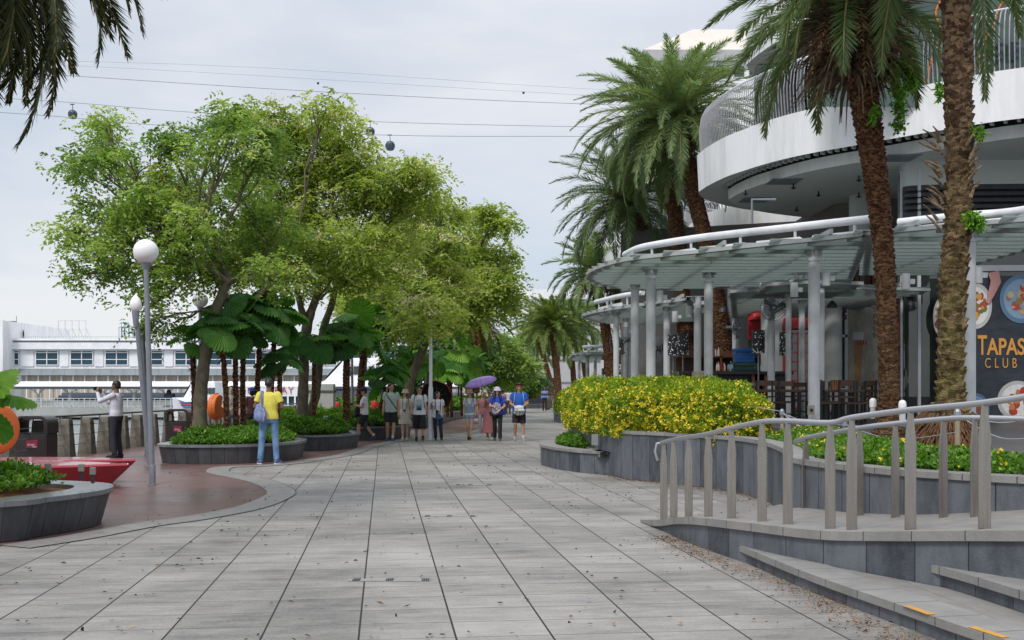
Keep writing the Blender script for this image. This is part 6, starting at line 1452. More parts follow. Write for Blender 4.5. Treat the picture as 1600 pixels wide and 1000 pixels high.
for px_, py_ in ((1225, 283), (1180, 312), (1405, 246)):
    p = R(px_, py_, 7.8); k_ = MB(); k_.box((p[0], p[1], 7.785), (.9, .9, .02))
    for q in range(7): k_.box((p[0], p[1]-.36+.12*q, 7.77), (.8, .03, .012))
    k_.build('air_vent', MT['steel_grey'], bd)
# hanging sign arm under the balcony
k_ = MB(); a = P(1175, 312, 30.5); k_.tube([P(1175, 350, 30.5), a, P(1212, 312, 30.5)], .04, 6); tag(k_.build('sign_arm', MT['steel_grey'], origin=a), 'thin grey bracket pole standing on the canopy under the balcony', 'bracket')

# rib railing: bowed white ribs leaning inwards at the top
def rib_railing(label, path, z, h, spacing, rr, lean, sgn):
    root = thing('balcony_railing', label, 'railing', (path[0][0], path[0][1], z), 'bowed rib railings of the balconies')
    m = MB(); L_ = [0]
    for a, b in zip(path, path[1:]): L_.append(L_[-1]+math.dist(a, b))
    s = 0; tops = []; k = 0
    while s < L_[-1]:
        while L_[k+1] < s: k += 1
        t = (s-L_[k])/(L_[k+1]-L_[k]); a, b = path[k], path[k+1]; x = a[0]*(1-t)+b[0]*t; y = a[1]*(1-t)+b[1]*t; d = math.dist(a, b); nx, ny = -(b[1]-a[1])/d*sgn, (b[0]-a[0])/d*sgn
        pts = [(x+nx*lean*f, y+ny*lean*f, z+h*v) for f, v in ((.10, -.02), (.0, .25), (-.04, .5), (.08, .75), (.34, .92), (.72, 1.0))]
        m.tube(pts, rr, 5, False); tops.append((pts[-1], pts[2])); s += spacing
    m.build('slats', MT['rib_grey'], root)
    m = MB(); m.tube([t[0] for t in tops], rr*1.6, 8); m.build('top_rail', MT['white'], root, smooth=True); return root
rp_ = offset_path(ed, SG*.10)
rib_railing('bowed white rib railing along the big curved balcony', rp_, ZT, 1.62, .115, .015, .50, SG)
m = MB()
# upper storey: glass wall set back behind the railing, white slab above
up = inn(3.4)
gw = thing('upper_glass_wall', 'dark glass storey behind the balcony railing', 'glass wall', (12, 33, 8.72))
up = [p for p in up if True]
m = MB(); strip(m, [(x, y, 8.74) for x, y in up], [(x, y, 12.6) for x, y in up]); m.build('pane', MT['glass_green'], gw)
m = MB(); Lc = 0
for k in range(0, len(up)-1, 3): m.box((up[k][0], up[k][1]-.05, 10.6), (.10, .10, 3.9))
strip(m, [(x, y-.06, 8.74) for x, y in up], [(x, y-.06, 8.95) for x, y in up]); m.build('mullions', MT['steel_grey'], gw)
m = MB(); o_ = inn(1.6); strip(m, [(x, y, 12.2) for x, y in o_], [(x, y, 13.4) for x, y in o_]); strip(m, [(x, y, 12.2) for x, y in o_], [(x, y, 12.2) for x, y in inn(4.5)]); m.build('upper_slab', MT['white_wall'], bd, smooth=True)
# dark letters and orange ribbon on the glass
dl = flat('sign_blueblack', (.01, .02, .04), .4); 
q = [p for p in inn(1.8)]
Yg = 27.5
sgp = thing('glass_sign', 'dark letters with an orange ribbon on the upper glass at the right edge', 'sign', P(1560, 86, Yg))
for ch_, px_ in (('E', 1527), ('N', 1545), ('S', 1564), ('E', 1586), ('S', 1512)):
    text_obj('letter', ch_, P(px_, 84-(px_-1560)*.12, Yg-.02), .62, dl, sgp, 'CENTER', rx=PI/2, bold=.012)
k_ = MB(); k_.tube(catmull([P(1450, 130, Yg+.1), P(1455, 95, Yg+.1), P(1470, 50, Yg+.1), P(1462, 20, Yg+.1), P(1476, -10, Yg+.1)], False, 5), .03, 6); k_.tube(catmull([P(1523, 108, Yg+.1), P(1530, 80, Yg+.1), P(1552, 40, Yg+.1), P(1560, 15, Yg+.1), P(1575, -10, Yg+.1)], False, 5), .03, 6)
k_.build('orange_ribbon', flat('ribbon_orange', (.55, .16, .03)), sgp)
k_ = MB(); k_.box((P(1545, 60, Yg+.15)[0], Yg+.16, 10.4), (9.0, .06, 3.3)); k_.build('glass_panel', MT['glass_green'], sgp)
# interior bits behind railing
for px_, w_, c_ in ((1255, .5, (.35, .37, .38)), (1262, .3, (.30, .04, .05)), (1210, 1.2, (.06, .06, .07)), (1300, .5, (.05, .12, .16)), (1318, .5, (.4, .4, .42)), (1420, .8, (.10, .10, .11))):
    p = P(px_, 120, 34.5); k_ = MB(); k_.box((p[0], 34.5, 10.3), (w_, .4, 3.0)); k_.box((p[0], 34.4, 9.1), (w_*1.1, .5, .5)); k_.build('interior_panel', flat('ip%d' % px_, c_), gw)

# neighbouring lobes of the same floor
for lb, pth, zt_, zb_ in (('second curved balcony further along with rib railing', [(14, 45), (10.5, 44.2), (8.6, 46.2), (8.2, 50), (8.8, 54), (12, 57)], 9.2, 8.0),
                          ('farthest curved balcony with white parapet behind the twin palms', [(12, 54), (8, 52.5), (5.0, 54.5), (4.15, 59), (5, 64), (9, 68)], 9.3, 8.1)):
    c_ = catmull(pth, False, 6); lo = thing('balcony', lb, 'balcony', (pth[1][0], pth[1][1], zb_)); s_ = -1
    m = MB(); strip(m, [(x, y, zb_) for x, y in c_], [(x, y, zt_) for x, y in c_]); poly = c_+[(20, pth[-1][1]), (20, pth[0][1])]; m.add([(x, y, zb_+.01) for x, y in poly], [tuple(range(len(poly)))]); m.add([(x, y, zt_-.5) for x, y in poly], [tuple(range(len(poly)))]); m.build('slab', MT['white_wall'], lo)
    r_ = rib_railing('bowed rib railing of the '+lb.split(' with')[0], c_, zt_, 1.5, .2, .022, .5, -1)
    m = MB(); w2 = offset_path(c_, -3.0); strip(m, [(x, y, zt_-.4) for x, y in w2], [(x, y, 12.5) for x, y in w2]); m.build('glass_wall', MT['glass_dark'], lo)
    # lower wall
    m = MB(); w3 = offset_path(c_, -3.6); strip(m, [(x, y, .7) for x, y in w3], [(x, y, zb_) for x, y in w3]); m.build('lower_wall', MT['grey_wall'], lo)
# rear tower
tw = thing('hotel_tower', 'pale tower with a hipped roof rising behind the twin palms', 'tower', P(1100, 640, 125))
Yt = 125; x0 = (1012-800)*Yt/F; x1 = (1290-800)*Yt/F; ze = CAMH+(HY-97)*Yt/F; zr = CAMH+(HY-80)*Yt/F; zp = CAMH+(HY-46)*(Yt+8)/F
m = MB(); m.box(((x0+x1)/2, Yt+8, ze/2), (x1-x0, 16, ze)); m.build('walls', MT['white_wall'], tw)
m = MB(); m.box(((x0+x1)/2, Yt+8, (ze+zr)/2), (x1-x0+1.2, 17.2, zr-ze)); m.build('eaves', MT['grey_wall'], tw)
m = MB(); xm = (x0+x1)/2; m.add([(x0-.6, Yt-.6, zr), (x1+.6, Yt-.6, zr), (x1+.6, Yt+16.6, zr), (x0-.6, Yt+16.6, zr), (x0+6.5, Yt+8, zp), (x1-6.5, Yt+8, zp)], [(0, 1, 5, 4), (1, 2, 5), (2, 3, 4, 5), (3, 0, 4)]); m.build('roof', mat('cream_roof', (.62, .56, .50), (.55, .50, .45), .3, .8), tw)
for k in range(12):
    fr_ = MB(); xw = x0+2+k*1.7; fr_.box((xw, Yt-.02, ze-1.1), (1.3, .12, 1.4)); wn = fr_.build('window', MT['white'], tw); g = MB(); g.box((xw, Yt-.10, ze-1.1), (1.1, .06, 1.2)); g.build('pane', MT['glass_dark'], wn)
# far white block and grey wall at the end of the promenade
fb = thing('far_white_block', 'white block with a roof railing above the far palms', 'building', P(870, 640, 160))
Yf = 160
def XF(px): return (px-800)*Yf/F
def ZF(py): return CAMH+(HY-py)*Yf/F
m = MB(); m.box(((XF(812)+XF(990))/2, Yf+10, (ZF(453)+0)/2), (XF(990)-XF(812), 20, ZF(453))); m.build('walls', MT['white_wall'], fb)
m = MB(); m.box(((XF(818)+XF(990))/2, Yf-.5, (ZF(468)+ZF(453))/2), (XF(990)-XF(818), 1.0, ZF(453)-ZF(468))); m.build('cornice', MT['white'], fb)
m = MB()
for k in range(12): m.box((XF(833+k*10), Yf+1, ZF(450)), (.06, .06, .7))
for z_ in (ZF(446.5), ZF(449)): m.box((XF(890), Yf+1, z_), (XF(950)-XF(832), .06, .06))
m.build('roof_railing', MT['steel_white'], fb)
for a, c_ in ((889, 915), (922, 940)):
    m = MB(); m.box(((XF(a)+XF(c_))/2, Yf-.06, ZF(477.5)), (XF(c_)-XF(a), .2, 1.9)); wn = m.build('window', MT['white'], fb)
    for q in (0, 1): g = MB(); g.box((XF(a)+(XF(c_)-XF(a))*(.27+.46*q), Yf-.18, ZF(477.5)), ((XF(c_)-XF(a))*.42, .06, 1.7)); g.build('pane', MT['glass_green'], wn)
gw2 = thing('far_grey_wall', 'tall plain grey wall closing the end of the promenade', 'wall', P(870, 630, 125))
m = MB(); m.box(((-5+26)/2+2, 127, 4.8), (24, 2, 9.6)); m.build('wall', MT['grey_wall'], gw2)
m = MB(); m.box((14, 125.9, 5.2), (24, .1, .12)); m.box((14, 125.9, 2.6), (24, .1, .08)); m.build('joint_lines', flat('joint_grey', (.22, .22, .23)), gw2)
m = MB(); m.box((3.6, 125.9, 1.6), (3.4, .2, 3.0)); m.build('dark_doorway', MT['dark_steel'], gw2)
# filler buildings so the horizon closes behind the trees
m = MB(); m.box((-14, 170, 3), (22, 8, 6.5)); tag(m.build('low_building', MT['white_wall'], origin=(-14, 170, 0)), 'low white building glimpsed behind the tree row', 'building')

# ------------------------------------------------------------------ restaurant frontage under the balcony
rs_ = thing('restaurant_building', 'restaurant frontage with glass and pillars behind the terrace', 'shop front', (12, 36, .78))
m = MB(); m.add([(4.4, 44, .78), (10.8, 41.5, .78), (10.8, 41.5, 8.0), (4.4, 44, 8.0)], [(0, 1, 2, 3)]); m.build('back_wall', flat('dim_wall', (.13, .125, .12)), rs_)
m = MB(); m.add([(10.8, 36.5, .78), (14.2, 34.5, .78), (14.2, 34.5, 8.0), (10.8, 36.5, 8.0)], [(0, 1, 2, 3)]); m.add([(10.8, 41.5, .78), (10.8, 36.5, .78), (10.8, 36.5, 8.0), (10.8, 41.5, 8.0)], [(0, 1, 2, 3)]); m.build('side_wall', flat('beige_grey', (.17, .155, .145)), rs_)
def xy(px_, Y): return (px_-800)*Y/F
# glass corner and window
Yg = 29.8
gl = thing('glass_corner', 'curved dark glass shop corner between the two near palms', 'shop window', (xy(1410, 29.8), 29.8, .78))
arc = [(xy(1405, 31.5), 31.5), (xy(1404, 30.6), 30.6), (xy(1410, 30.1), 30.1), (xy(1425, 29.9), 29.9), (xy(1470, 29.75), 29.75), (xy(1640, 29.6), 29.6)]
ar = catmull(arc, False, 5)
m = MB(); strip(m, [(x, y, 1.35) for x, y in ar], [(x, y, 7.6) for x, y in ar]); m.build('pane', glass_mat('shop_glass', (.035, .05, .045), .03), gl)
m = MB(); strip(m, [(x, y-.03, .78) for x, y in ar], [(x, y-.03, 1.36) for x, y in ar]); m.build('base_panel', MT['black'], gl)
m = MB(); 
for z_ in (4.78,): strip(m, [(x, y-.10, z_) for x, y in ar], [(x, y-.10, z_+.16) for x, y in ar]); strip(m, [(x, y-.10, z_) for x, y in ar], [(x, y, z_) for x, y in ar])
for k in (0, 9, 17): m.box((ar[k][0], ar[k][1]-.05, 4.2), (.08, .08, 6.8))
m.build('mullions', MT['steel_white'], gl)
m = MB(); strip(m, [(x, y-.06, 6.3) for x, y in ar], [(x, y-.06, 7.2) for x, y in ar]); m.build('upper_band', MT['dark_steel'], gl); m = MB(); strip(m, [(x, y-.08, 7.15) for x, y in ar], [(x, y-.08, 7.82) for x, y in ar]); m.build('fascia_panel', MT['soffit'], gl)
m = MB()
for k in range(4): strip(m, [(x, y-.16, 6.45+k*.17) for x, y in ar], [(x, y-.02, 6.53+k*.17) for x, y in ar])
m.build('vent_louvres', MT['dark_steel'], gl)
# tapas poster
YS = 29.4
ps = thing('restaurant_poster', 'large dark poster of tapas dishes with orange lettering at the right edge', 'poster', P(1540, 655, YS))
def S(px_, py_, d=0): return P(px_, py_, YS-d)
slate = mat('slate_print', (.030, .038, .055), (.010, .013, .020), 1.6, .5, stretch=(1, 1, 3))
a, b = S(1465, 0)[0], S(1650, 0)[0]; zt_, zb_ = S(0, 431)[2], S(0, 653)[2]
m = MB(); m.box(((a+b)/2, YS, (zt_+zb_)/2), (b-a, .06, zt_-zb_)); m.build('board', slate, ps)
og = flat('tapas_orange', (.62, .30, .06))
text_obj('lettering', 'T', S(1527.5, 541, .05), .74, og, ps, bold=.014, fitw=.25); text_obj('lettering', 'APAS', S(1541.5, 543, .05), .62, og, ps, 'LEFT', bold=.014, fitw=1.03)
text_obj('lettering', 'CLUB', S(1539, 568, .05), .38, og, ps, 'LEFT', space=1.7, fitw=.86)
def dish(name, px_, py_, r1, r2, rimc, foods, seed):
    c = S(px_, py_, .05); k_ = MB(); rg = random.Random(seed)
    def disc(mb, sx, sz, d, n=32): mb.add([(c[0]+sx*math.cos(2*PI*k/n), c[1]-d, c[2]+sz*math.sin(2*PI*k/n)) for k in range(n)], [tuple(range(n))])
    sc_ = YS/F; disc(k_, r1*sc_, r2*sc_, 0); o = k_.build('plate', flat(name, rimc, .5), ps)
    k_ = MB(); disc(k_, r1*sc_*.82, r2*sc_*.82, .005); k_.build('plate_centre', flat(name+'c', tuple(min(.7, x*1.25+.1) for x in rimc), .5), o)
    for ci, col in enumerate(foods):
        k_ = MB()
        for q in range(9):
            a_ = rg.uniform(0, 6.28); rr = rg.random()**.6*.62; cx_, cz_ = c[0]+math.cos(a_)*rr*r1*sc_, c[2]+math.sin(a_)*rr*r2*sc_; n = 9; r0 = rg.uniform(.05, .12); e = rg.uniform(.4, 1); t0_ = rg.uniform(0, 3)
            k_.add([(cx_+r0*math.cos(2*PI*j/n)*math.cos(t0_)-r0*e*math.sin(2*PI*j/n)*math.sin(t0_), c[1]-.008-.001*q-.0002*ci, cz_+r0*math.cos(2*PI*j/n)*math.sin(t0_)+r0*e*math.sin(2*PI*j/n)*math.cos(t0_)) for j in range(n)], [tuple(range(n))])
        k_.build('food', flat('food%s%d' % (name, ci), col, .5), o)
dish('plate_a', 1524, 478, 26, 36, (.5, .5, .48), [(.45, .05, .02), (.55, .32, .06), (.30, .14, .04), (.10, .18, .03)], 1)
dish('plate_b', 1596, 467, 34, 38, (.10, .20, .32), [(.55, .38, .18), (.28, .18, .08), (.5, .42, .28), (.45, .06, .03)], 2)
dish('plate_c', 1590, 626, 32, 31, (.42, .42, .42), [(.40, .03, .02), (.30, .05, .02), (.5, .16, .05)], 3)
dish('plate_d', 1524, 640, 22, 26, (.08, .16, .30), [(.45, .22, .05), (.30, .08, .03), (.06, .05, .05)], 4)
dish('plate_e', 1470, 496, 12, 30, (.5, .5, .5), [(.3, .05, .03), (.4, .25, .1)], 5)
k_ = MB(); pts = [S(1552, 425, .09), S(1556, 440, .09), S(1548, 462, .09), S(1543, 474, .09)]; k_.tube(pts, [.16, .15, .09, .04], 8, sq=.15); k_.build('painted_arm', flat('arm_print', (.50, .26, .24)), ps)
# floor strip visible in front: dark mat
# pillar with slatted top and beer poster
pl = thing('poster_pillar', 'round pillar with dark slatted top and a pale beer poster around it', 'pillar', (xy(1350, 35), 35, .78))
cxp, cyp, rp2 = xy(1350, 35), 35, .62
m = MB(); m.lathe((cxp, cyp, .78), [(rp2, 0), (rp2, 3.89)], 32); m.build('shaft', mat('poster_paper', (.52, .50, .42), (.36, .34, .28), 9, .4, stretch=(1, 1, .4)), pl, smooth=True)
m = MB(); m.lathe((cxp, cyp, 4.67), [(rp2*1.2, 0), (rp2*1.2, .18)], 32); m.build('dark_band', MT['black'], pl)
m = MB()
for k in range(26): a_ = 2*PI*k/26; m.box((cxp+rp2*1.05*math.cos(a_), cyp+rp2*1.05*math.sin(a_), 5.6), (.09, .11, 1.5), rz=a_)
m.build('wooden_slats', MT['wood'], pl); m = MB(); m.lathe((cxp, cyp, 4.85), [(rp2*.75, 0), (rp2*.75, 2.95)], 24); m.build('upper_shaft', MT['soffit'], pl)
def on_pillar(mb, poly, r):   # poly in (arc metres, z)
    poly = [(u*1.22, .78+(z-.78)*1.2) for u, z in poly]; mb.add([(cxp+r*math.sin(u/r), cyp-r*math.cos(u/r), z) for u, z in poly], [tuple(range(len(poly)))])
k_ = MB()
for j in range(6):
    u0, u1 = -.44+.045*j, -.395+.045*j
    on_pillar(k_, [(u0*.5-.17, 1.55), (u1*.5-.17, 1.55), (u1, 2.75), (u0, 2.75)], rp2+.006)
k_.build('beer_glass', flat('beer', (.50, .30, .16)), pl)
k_ = MB()
for j in range(6): u0, u1 = -.44+.045*j, -.395+.045*j; on_pillar(k_, [(u0, 2.75), (u1, 2.75), (u1, 2.95), (u0, 2.95)], rp2+.006)
k_.build('foam', MT['white'], pl)
k_ = MB(); rg = random.Random(3)
for j in range(7):
    for q in range(4): u0 = .06+rg.uniform(-.02, .05); z_ = 3.95-j*.17-q*.035; on_pillar(k_, [(u0, z_), (u0+.08, z_), (u0+.08, z_-.016), (u0, z_-.016)], rp2+.007)
    on_pillar(k_, [(.09, 3.96-j*.17), (.105, 3.96-j*.17), (.105, 3.84-j*.17), (.09, 3.84-j*.17)], rp2+.007)
k_.build('vertical_script', flat('brown_ink', (.14, .09, .05)), pl)
k_ = MB(); [on_pillar(k_, [(-.34+.07*j, 2.62), (-.30+.07*j, 2.62), (-.31+.07*j, 2.72), (-.33+.07*j, 2.72)], rp2+.009) for j in range(4)]; k_.build('red_mark', flat('red_ink', (.5, .04, .03)), pl)
# big round building columns
for px_, Y, r, lb in ((1155, 39.5, .42, 'round white column behind the crates and small fan'), (1211, 33, .42, 'thick grey round column above the big wall fan'), (1300, 33.5, .30, 'pale building column beside the louvred vent')):
    c_ = thing('building_column', lb, 'column', (xy(px_, Y), Y, .78)); m = MB(); m.lathe((xy(px_, Y), Y, .78), [(r, 0), (r, 4.6)], 28); m.build('shaft', MT['soffit'], c_, smooth=True)
    m = MB(); m.lathe((xy(px_, Y), Y, .78), [(r*1.12, 0), (r*1.12, .15)], 28); m.build('base', MT['steel_grey'], c_)
# window with bunting
Yw = 34.2
wb = thing('shop_window', 'shop window with rows of small red and blue flags behind the tables', 'window', (xy(1305, Yw), Yw, .78))
m = MB(); 
for px_ in (1286, 1322): m.box((xy(px_, Yw), Yw, 2.8), (.08, .08, 4.0))
for z_ in (3.25, 4.8): m.box(((xy(1286, Yw)+xy(1322, Yw))/2, Yw, z_), (.85, .08, .08))
m.build('frame', MT['white'], wb); m = MB(); m.box(((xy(1286, Yw)+xy(1322, Yw))/2, Yw+.05, 2.9), (.8, .03, 4.0)); m.build('pane', MT['glass_green'], wb)
m = MB(); m2 = MB(); m3 = MB(); rg = random.Random(4)
for row in range(3):
    for k in range(6):
        x_ = xy(1288+k*6, Yw-.1); z_ = 4.35-row*.22-.1*math.sin(PI*k/5)
        m.quad((x_, Yw-.1, z_), (x_+.10, Yw-.1, z_), (x_+.10, Yw-.1, z_-.15), (x_, Yw-.1, z_-.15)); m2.box((x_+.05, Yw-.103, z_-.075), (.10, .004, .03)); m2.box((x_+.05, Yw-.103, z_-.075), (.02, .004, .15)); m3.box((x_+.05, Yw-.101, z_-.075), (.10, .002, .05))
bt = thing('bunting', 'strings of little red white and blue flags across the shop window', 'bunting', (xy(1300, Yw), Yw-.1, 4.3)); m.build('flag_cloth', flat('flag_blue', (.03, .04, .16)), bt); m3.build('flag_white', flat('flag_w', (.6, .6, .6)), bt); m2.build('flag_red', flat('flag_red', (.45, .03, .05)), bt)
# louvred vent, drain pipe
m = MB(); Yv = 33.6
for k in range(9): m.box((xy(1299, Yv), Yv-.1, 5.0+k*.16), (.7, .12, .05), rx=.5)
m.box((xy(1299, Yv), Yv, 5.65), (.8, .03, 1.5)); tag(m.build('wall_vent', MT['dark_steel'], origin=(xy(1299, Yv), Yv, 5)), 'dark louvred vent high on the wall right of the main white column', 'vent')
m = MB(); m.tube([(xy(1305, 33), 33, 6.2), (xy(1305, 33), 33, 4.3), (xy(1290, 33), 33, 4.2), (xy(1285, 33), 33, 4.2)], .04, 8); tag(m.build('drain_pipe', MT['white'], origin=(xy(1305, 33), 33, 4.3)), 'thin white drain pipe bending beside the louvred vent', 'pipe')

# terrace furniture --------------------------------------------------
def lampshade(label, px_, py_, Y, h=.62, r=.17):
    c = P(px_, py_, Y); root = thing('floor_lamp', label, 'lamp', (c[0], c[1], .78), 'black dotted lampshades on the terrace')
    m = MB(); m.lathe((c[0], c[1], c[2]-h/2), [(r, 0), (r, h)], 24); sh = m.build('shade', MT['black'], root, smooth=True)
    m = MB(); rg = random.Random(px_)
    for k in range(110):
        a_ = rg.uniform(0, 2*PI); z_ = c[2]-h/2+h*rg.random()**1.6; s_ = rg.uniform(.008, .020)*1.2; ca, sa = math.cos(a_), math.sin(a_); x_, y_ = c[0]+(r+.003)*ca, c[1]+(r+.003)*sa
        m.add([(x_+sa*s_, y_-ca*s_, z_), (x_, y_, z_-s_), (x_-sa*s_, y_+ca*s_, z_), (x_, y_, z_+s_)], [(0, 1, 2, 3)])
    m.build('dots', MT['white'], sh); m = MB(); m.lathe((c[0], c[1], .78), [(.13, 0), (.13, .03), (.02, .04), (.02, c[2]-h/2-.78)], 10); m.build('stand', MT['steel_grey'], root); return root
lampshade('black dotted lampshade just left of the leaning palm trunk', 1067, 537, 31.5); lampshade('black dotted lampshade partly hidden behind a column', 1052, 539, 33)
lampshade('black dotted lampshade beside the blue crates', 1185, 534, 29.5); lampshade('black dotted lampshade under the big wall fan', 1228, 537, 29); lampshade('black lampshade reflected near the glass corner', 1438, 520, 32.5)
def wall_fan(label, c, R_, yaw, pole):
    root = thing('pedestal_fan', label, 'fan', (pole[0], pole[1], pole[2]), 'black wall fans on the pavilion columns'); c = Vector(c)
    f = Vector((math.sin(yaw), -math.cos(yaw), 0)).normalized(); u = Vector((f.y, -f.x, 0)); up_ = Vector((0, 0, 1))
    m = MB()
    for rr, off in ((1, 0), (.75, .05), (.5, .08), (.28, .1), (1, -.10), (.6, -.14)):
        n = 28; pts = [c+f*(off*R_*2)+(u*math.cos(2*PI*k/n)+up_*math.sin(2*PI*k/n))*R_*rr for k in range(n+1)]; m.tube(pts, .008, 4, False)
    for k in range(28):
        a_ = 2*PI*k/28; d = u*math.cos(a_)+up_*math.sin(a_); m.tube([c+f*.2*R_+d*R_*.2, c+f*.1*R_+d*R_*.75, c+d*R_], .004, 3, False); m.tube([c+d*R_, c-f*.28*R_+d*R_*.55, c-f*.3*R_+d*R_*.2], .004, 3, False)
    m.build('cage', MT['steel_grey'], root)
    m = MB()
    for k in range(3):
        a_ = 2*PI*k/3+.4; d = u*math.cos(a_)+up_*math.sin(a_); e = u*math.cos(a_+.9)+up_*math.sin(a_+.9); m.add([c+d*.06, c+d*R_*.85+f*.03, c+(d*.6+e*.6)*R_*.95-f*.02, c+e*.08], [(0, 1, 2, 3)])
    m.build('blades', flat('fan_blade', (.10, .10, .105), .4), root); m = MB(); m.tube([c+f*.03, c-f*.12], .07, 12); m.tube([c-f*.12, c-f*.34], .10, 12); m.build('motor', MT['dark_steel'], root, smooth=True)
    m = MB(); m.tube([c-f*.3, c-f*.35-up_*.15, Vector(pole)], .025, 6); m.build('arm', MT['dark_steel'], root)
    m = MB(); m.ball(tuple(c+f*.14*R_), (.05, .05, .05)); m.build('hub', flat('hub', (.4, .4, .4)), root); return root
wall_fan('large black caged fan facing the camera above the dotted lampshades', P(1209, 481, 28.8), .34, math.radians(-8), P(1228, 478, 28.9))
wall_fan('small black fan seen side-on near the blue crates', P(1152, 513, 33.5), .33, math.radians(62), P(1138, 515, 33.5))
wall_fan('round black fan between the columns left of the front canopy', P(974, 535, 38), .48, math.radians(10), P(965, 540, 38))
wall_fan('dark fan behind the twin columns over the hedge', P(1026, 545, 37), .42, math.radians(-30), P(1035, 545, 37))
for px_, py_, Y, lb in ((1031, 464, 27.2, 'white can light on the column left of the front canopy'), (1091, 473, 30, 'white can light below the canopy right of the twin columns'), (1077, 487, 31, 'white can light between two pavilion columns'), (1241, 453, 24, 'white can light left of the main column'), (1291, 435, 23.5, 'white can light right of the main column'), (1055, 495, 32, 'small white can light over the dotted lampshades'), (1415, 440, 22, 'white can light left of the pole behind the mossy palm'), (1528, 430, 21.3, 'white can light right of the pole behind the mossy palm'), (978, 518, 36, 'low white can light left of the tall columns')):
    p = P(px_, py_, Y); m = MB(); m.lathe((p[0], p[1], p[2]-.16), [(.085, 0), (.085, .32)], 14); m.box((p[0]+.12, p[1], p[2]), (.12, .06, .10)); tag(m.build('can_light', MT['steel_white'], origin=p, smooth=True), lb, 'light', 'white can lights on the columns')
# bar counter with dark top
bc = thing('bar_counter', 'dark bar counter with a black top on the terrace', 'bar counter', (xy(1180, 29.5), 29.5, .78))
x0, x1 = xy(1058, 31), xy(1236, 30)
m = MB(); m.box(((x0+x1)/2, 30.6, 2.02), (x1-x0+.2, 1.0, .09)); m.build('top', MT['dark_steel'], bc, bevel=.01)
m = MB(); m.box(((x0+x1)/2, 30.7, 1.40), (x1-x0-.1, .7, 1.2)); m.build('body', mat('bar_dark', (.028, .026, .028), (.012, .011, .012), 30, .5), bc)
for px_ in (1068, 1190, 1185): m = MB(); m.box((xy(px_, 30.2), 30.28, 1.4), (.35, .06, 1.15)); m.build('wood_panel', MT['wood_warm'], bc)
m = MB(); m.box((xy(1150, 30.1), 30.24, 1.70), (1.3, .05, .10)); m.build('chrome_trim', MT['inox'], bc)
# crates
def crate(label, c, w_, d_, h_, col, taper=.94):
    root = thing('plastic_crate', label, 'crate', (c[0], c[1], c[2]), 'stacked plastic crates on the bar')
    m = MB(); m.box((c[0], c[1], c[2]+h_/2), (w_, d_, h_), taper=1/taper); m.build('body', flat('crate%s' % str(col), col, .45), root)
    m = MB(); m.box((c[0], c[1], c[2]+h_-.02), (w_*1.1, d_*1.1, .035))
    for q in range(6): m.box((c[0]-w_*.42+w_*.168*q, c[1]-d_/2-.01, c[2]+h_/2), (.018, .02, h_*.9))
    m.box((c[0], c[1]-d_/2-.012, c[2]+h_*.5), (w_*.98, .02, .02)); m.build('rim_and_ribs', flat('crate_rim%s' % str(col), tuple(x*1.25 for x in col), .45), root)
cx_, Yc_ = xy(1162, 30.4), 30.4
crate('dark green crate at the bottom of the crate stack', (cx_, Yc_, 2.07), .60, .42, .11, (.01, .05, .045)); crate('second dark green crate in the stack', (cx_, Yc_, 2.19), .60, .42, .11, (.012, .06, .05))
crate('blue crate on top of the two green crates', (cx_, Yc_, 2.32), .52, .40, .26, (.01, .09, .30)); crate('topmost blue crate of the stack', (cx_, Yc_, 2.60), .54, .42, .10, (.012, .11, .36))
m = MB(); m.box(P(1141, 573, 30.3), (.14, .14, .12)); tag(m.build('blue_tub', flat('tub_blue', (.25, .42, .55)), origin=P(1141, 576, 30.3)), 'small pale blue tub beside the crate stack', 'tub')
# cream cushion/box
m = MB(); m.box(P(1095, 588, 28.5), (.50, .3, .28), taper=.85); tag(m.build('cream_sack', mat('cream_cloth', (.45, .40, .30), (.30, .26, .19), 12, .9, bump=.02), origin=P(1095, 595, 28.5), bevel=.05), 'cream bundle behind the hedge at a column foot', 'bundle')
# red telephone box
ph = thing('phone_box', 'red telephone box glimpsed behind the fan and lampshades', 'phone box', (xy(1240, 33), 33, .78))
m = MB(); cx_ = xy(1242, 33)
for sx in (-.42, .42):
    for sy in (-.4, .4): m.box((cx_+sx, 33+sy, 2.1), (.09, .09, 2.6))
for k in range(9): m.box((cx_, 32.6, 1.0+k*.28), (.84, .04, .035)); m.box((cx_-.42, 33, 1.0+k*.28), (.04, .8, .035))
for k in range(3): m.box((cx_-.2+.2*k, 32.6, 2.1), (.03, .04, 2.4))
m.build('frame', flat('phone_red', (.42, .015, .02), .4), ph); m = MB(); m.box((cx_, 33, 3.55), (.98, .95, .32), taper=.9); m.build('top', flat('phone_red', (.42, .015, .02), .4), ph); m = MB(); m.box((cx_, 33, 2.1), (.80, .76, 2.5)); m.build('panes', MT['glass_dark'], ph)
m = MB(); m.box(P(1182, 510, 35), (.55, .12, .8)); m.lathe((P(1182, 497, 35)[0], 35, P(1182, 500, 35)[2]), [(.27, 0), (.22, .2), (.05, .28)], 14); tag(m.build('red_sign', flat('phone_red', (.42, .015, .02), .4), origin=P(1182, 510, 35)), 'red rounded board behind the column by the blue crates', 'sign')
m = MB(); m.box((xy(1398, 31.2), 31.2, 2.5), (.16, .1, 3.2)); tag(m.build('red_post', flat('phone_red', (.42, .015, .02), .4), origin=(xy(1398, 31.2), 31.2, .8)), 'narrow red panel beside the glass corner', 'panel')

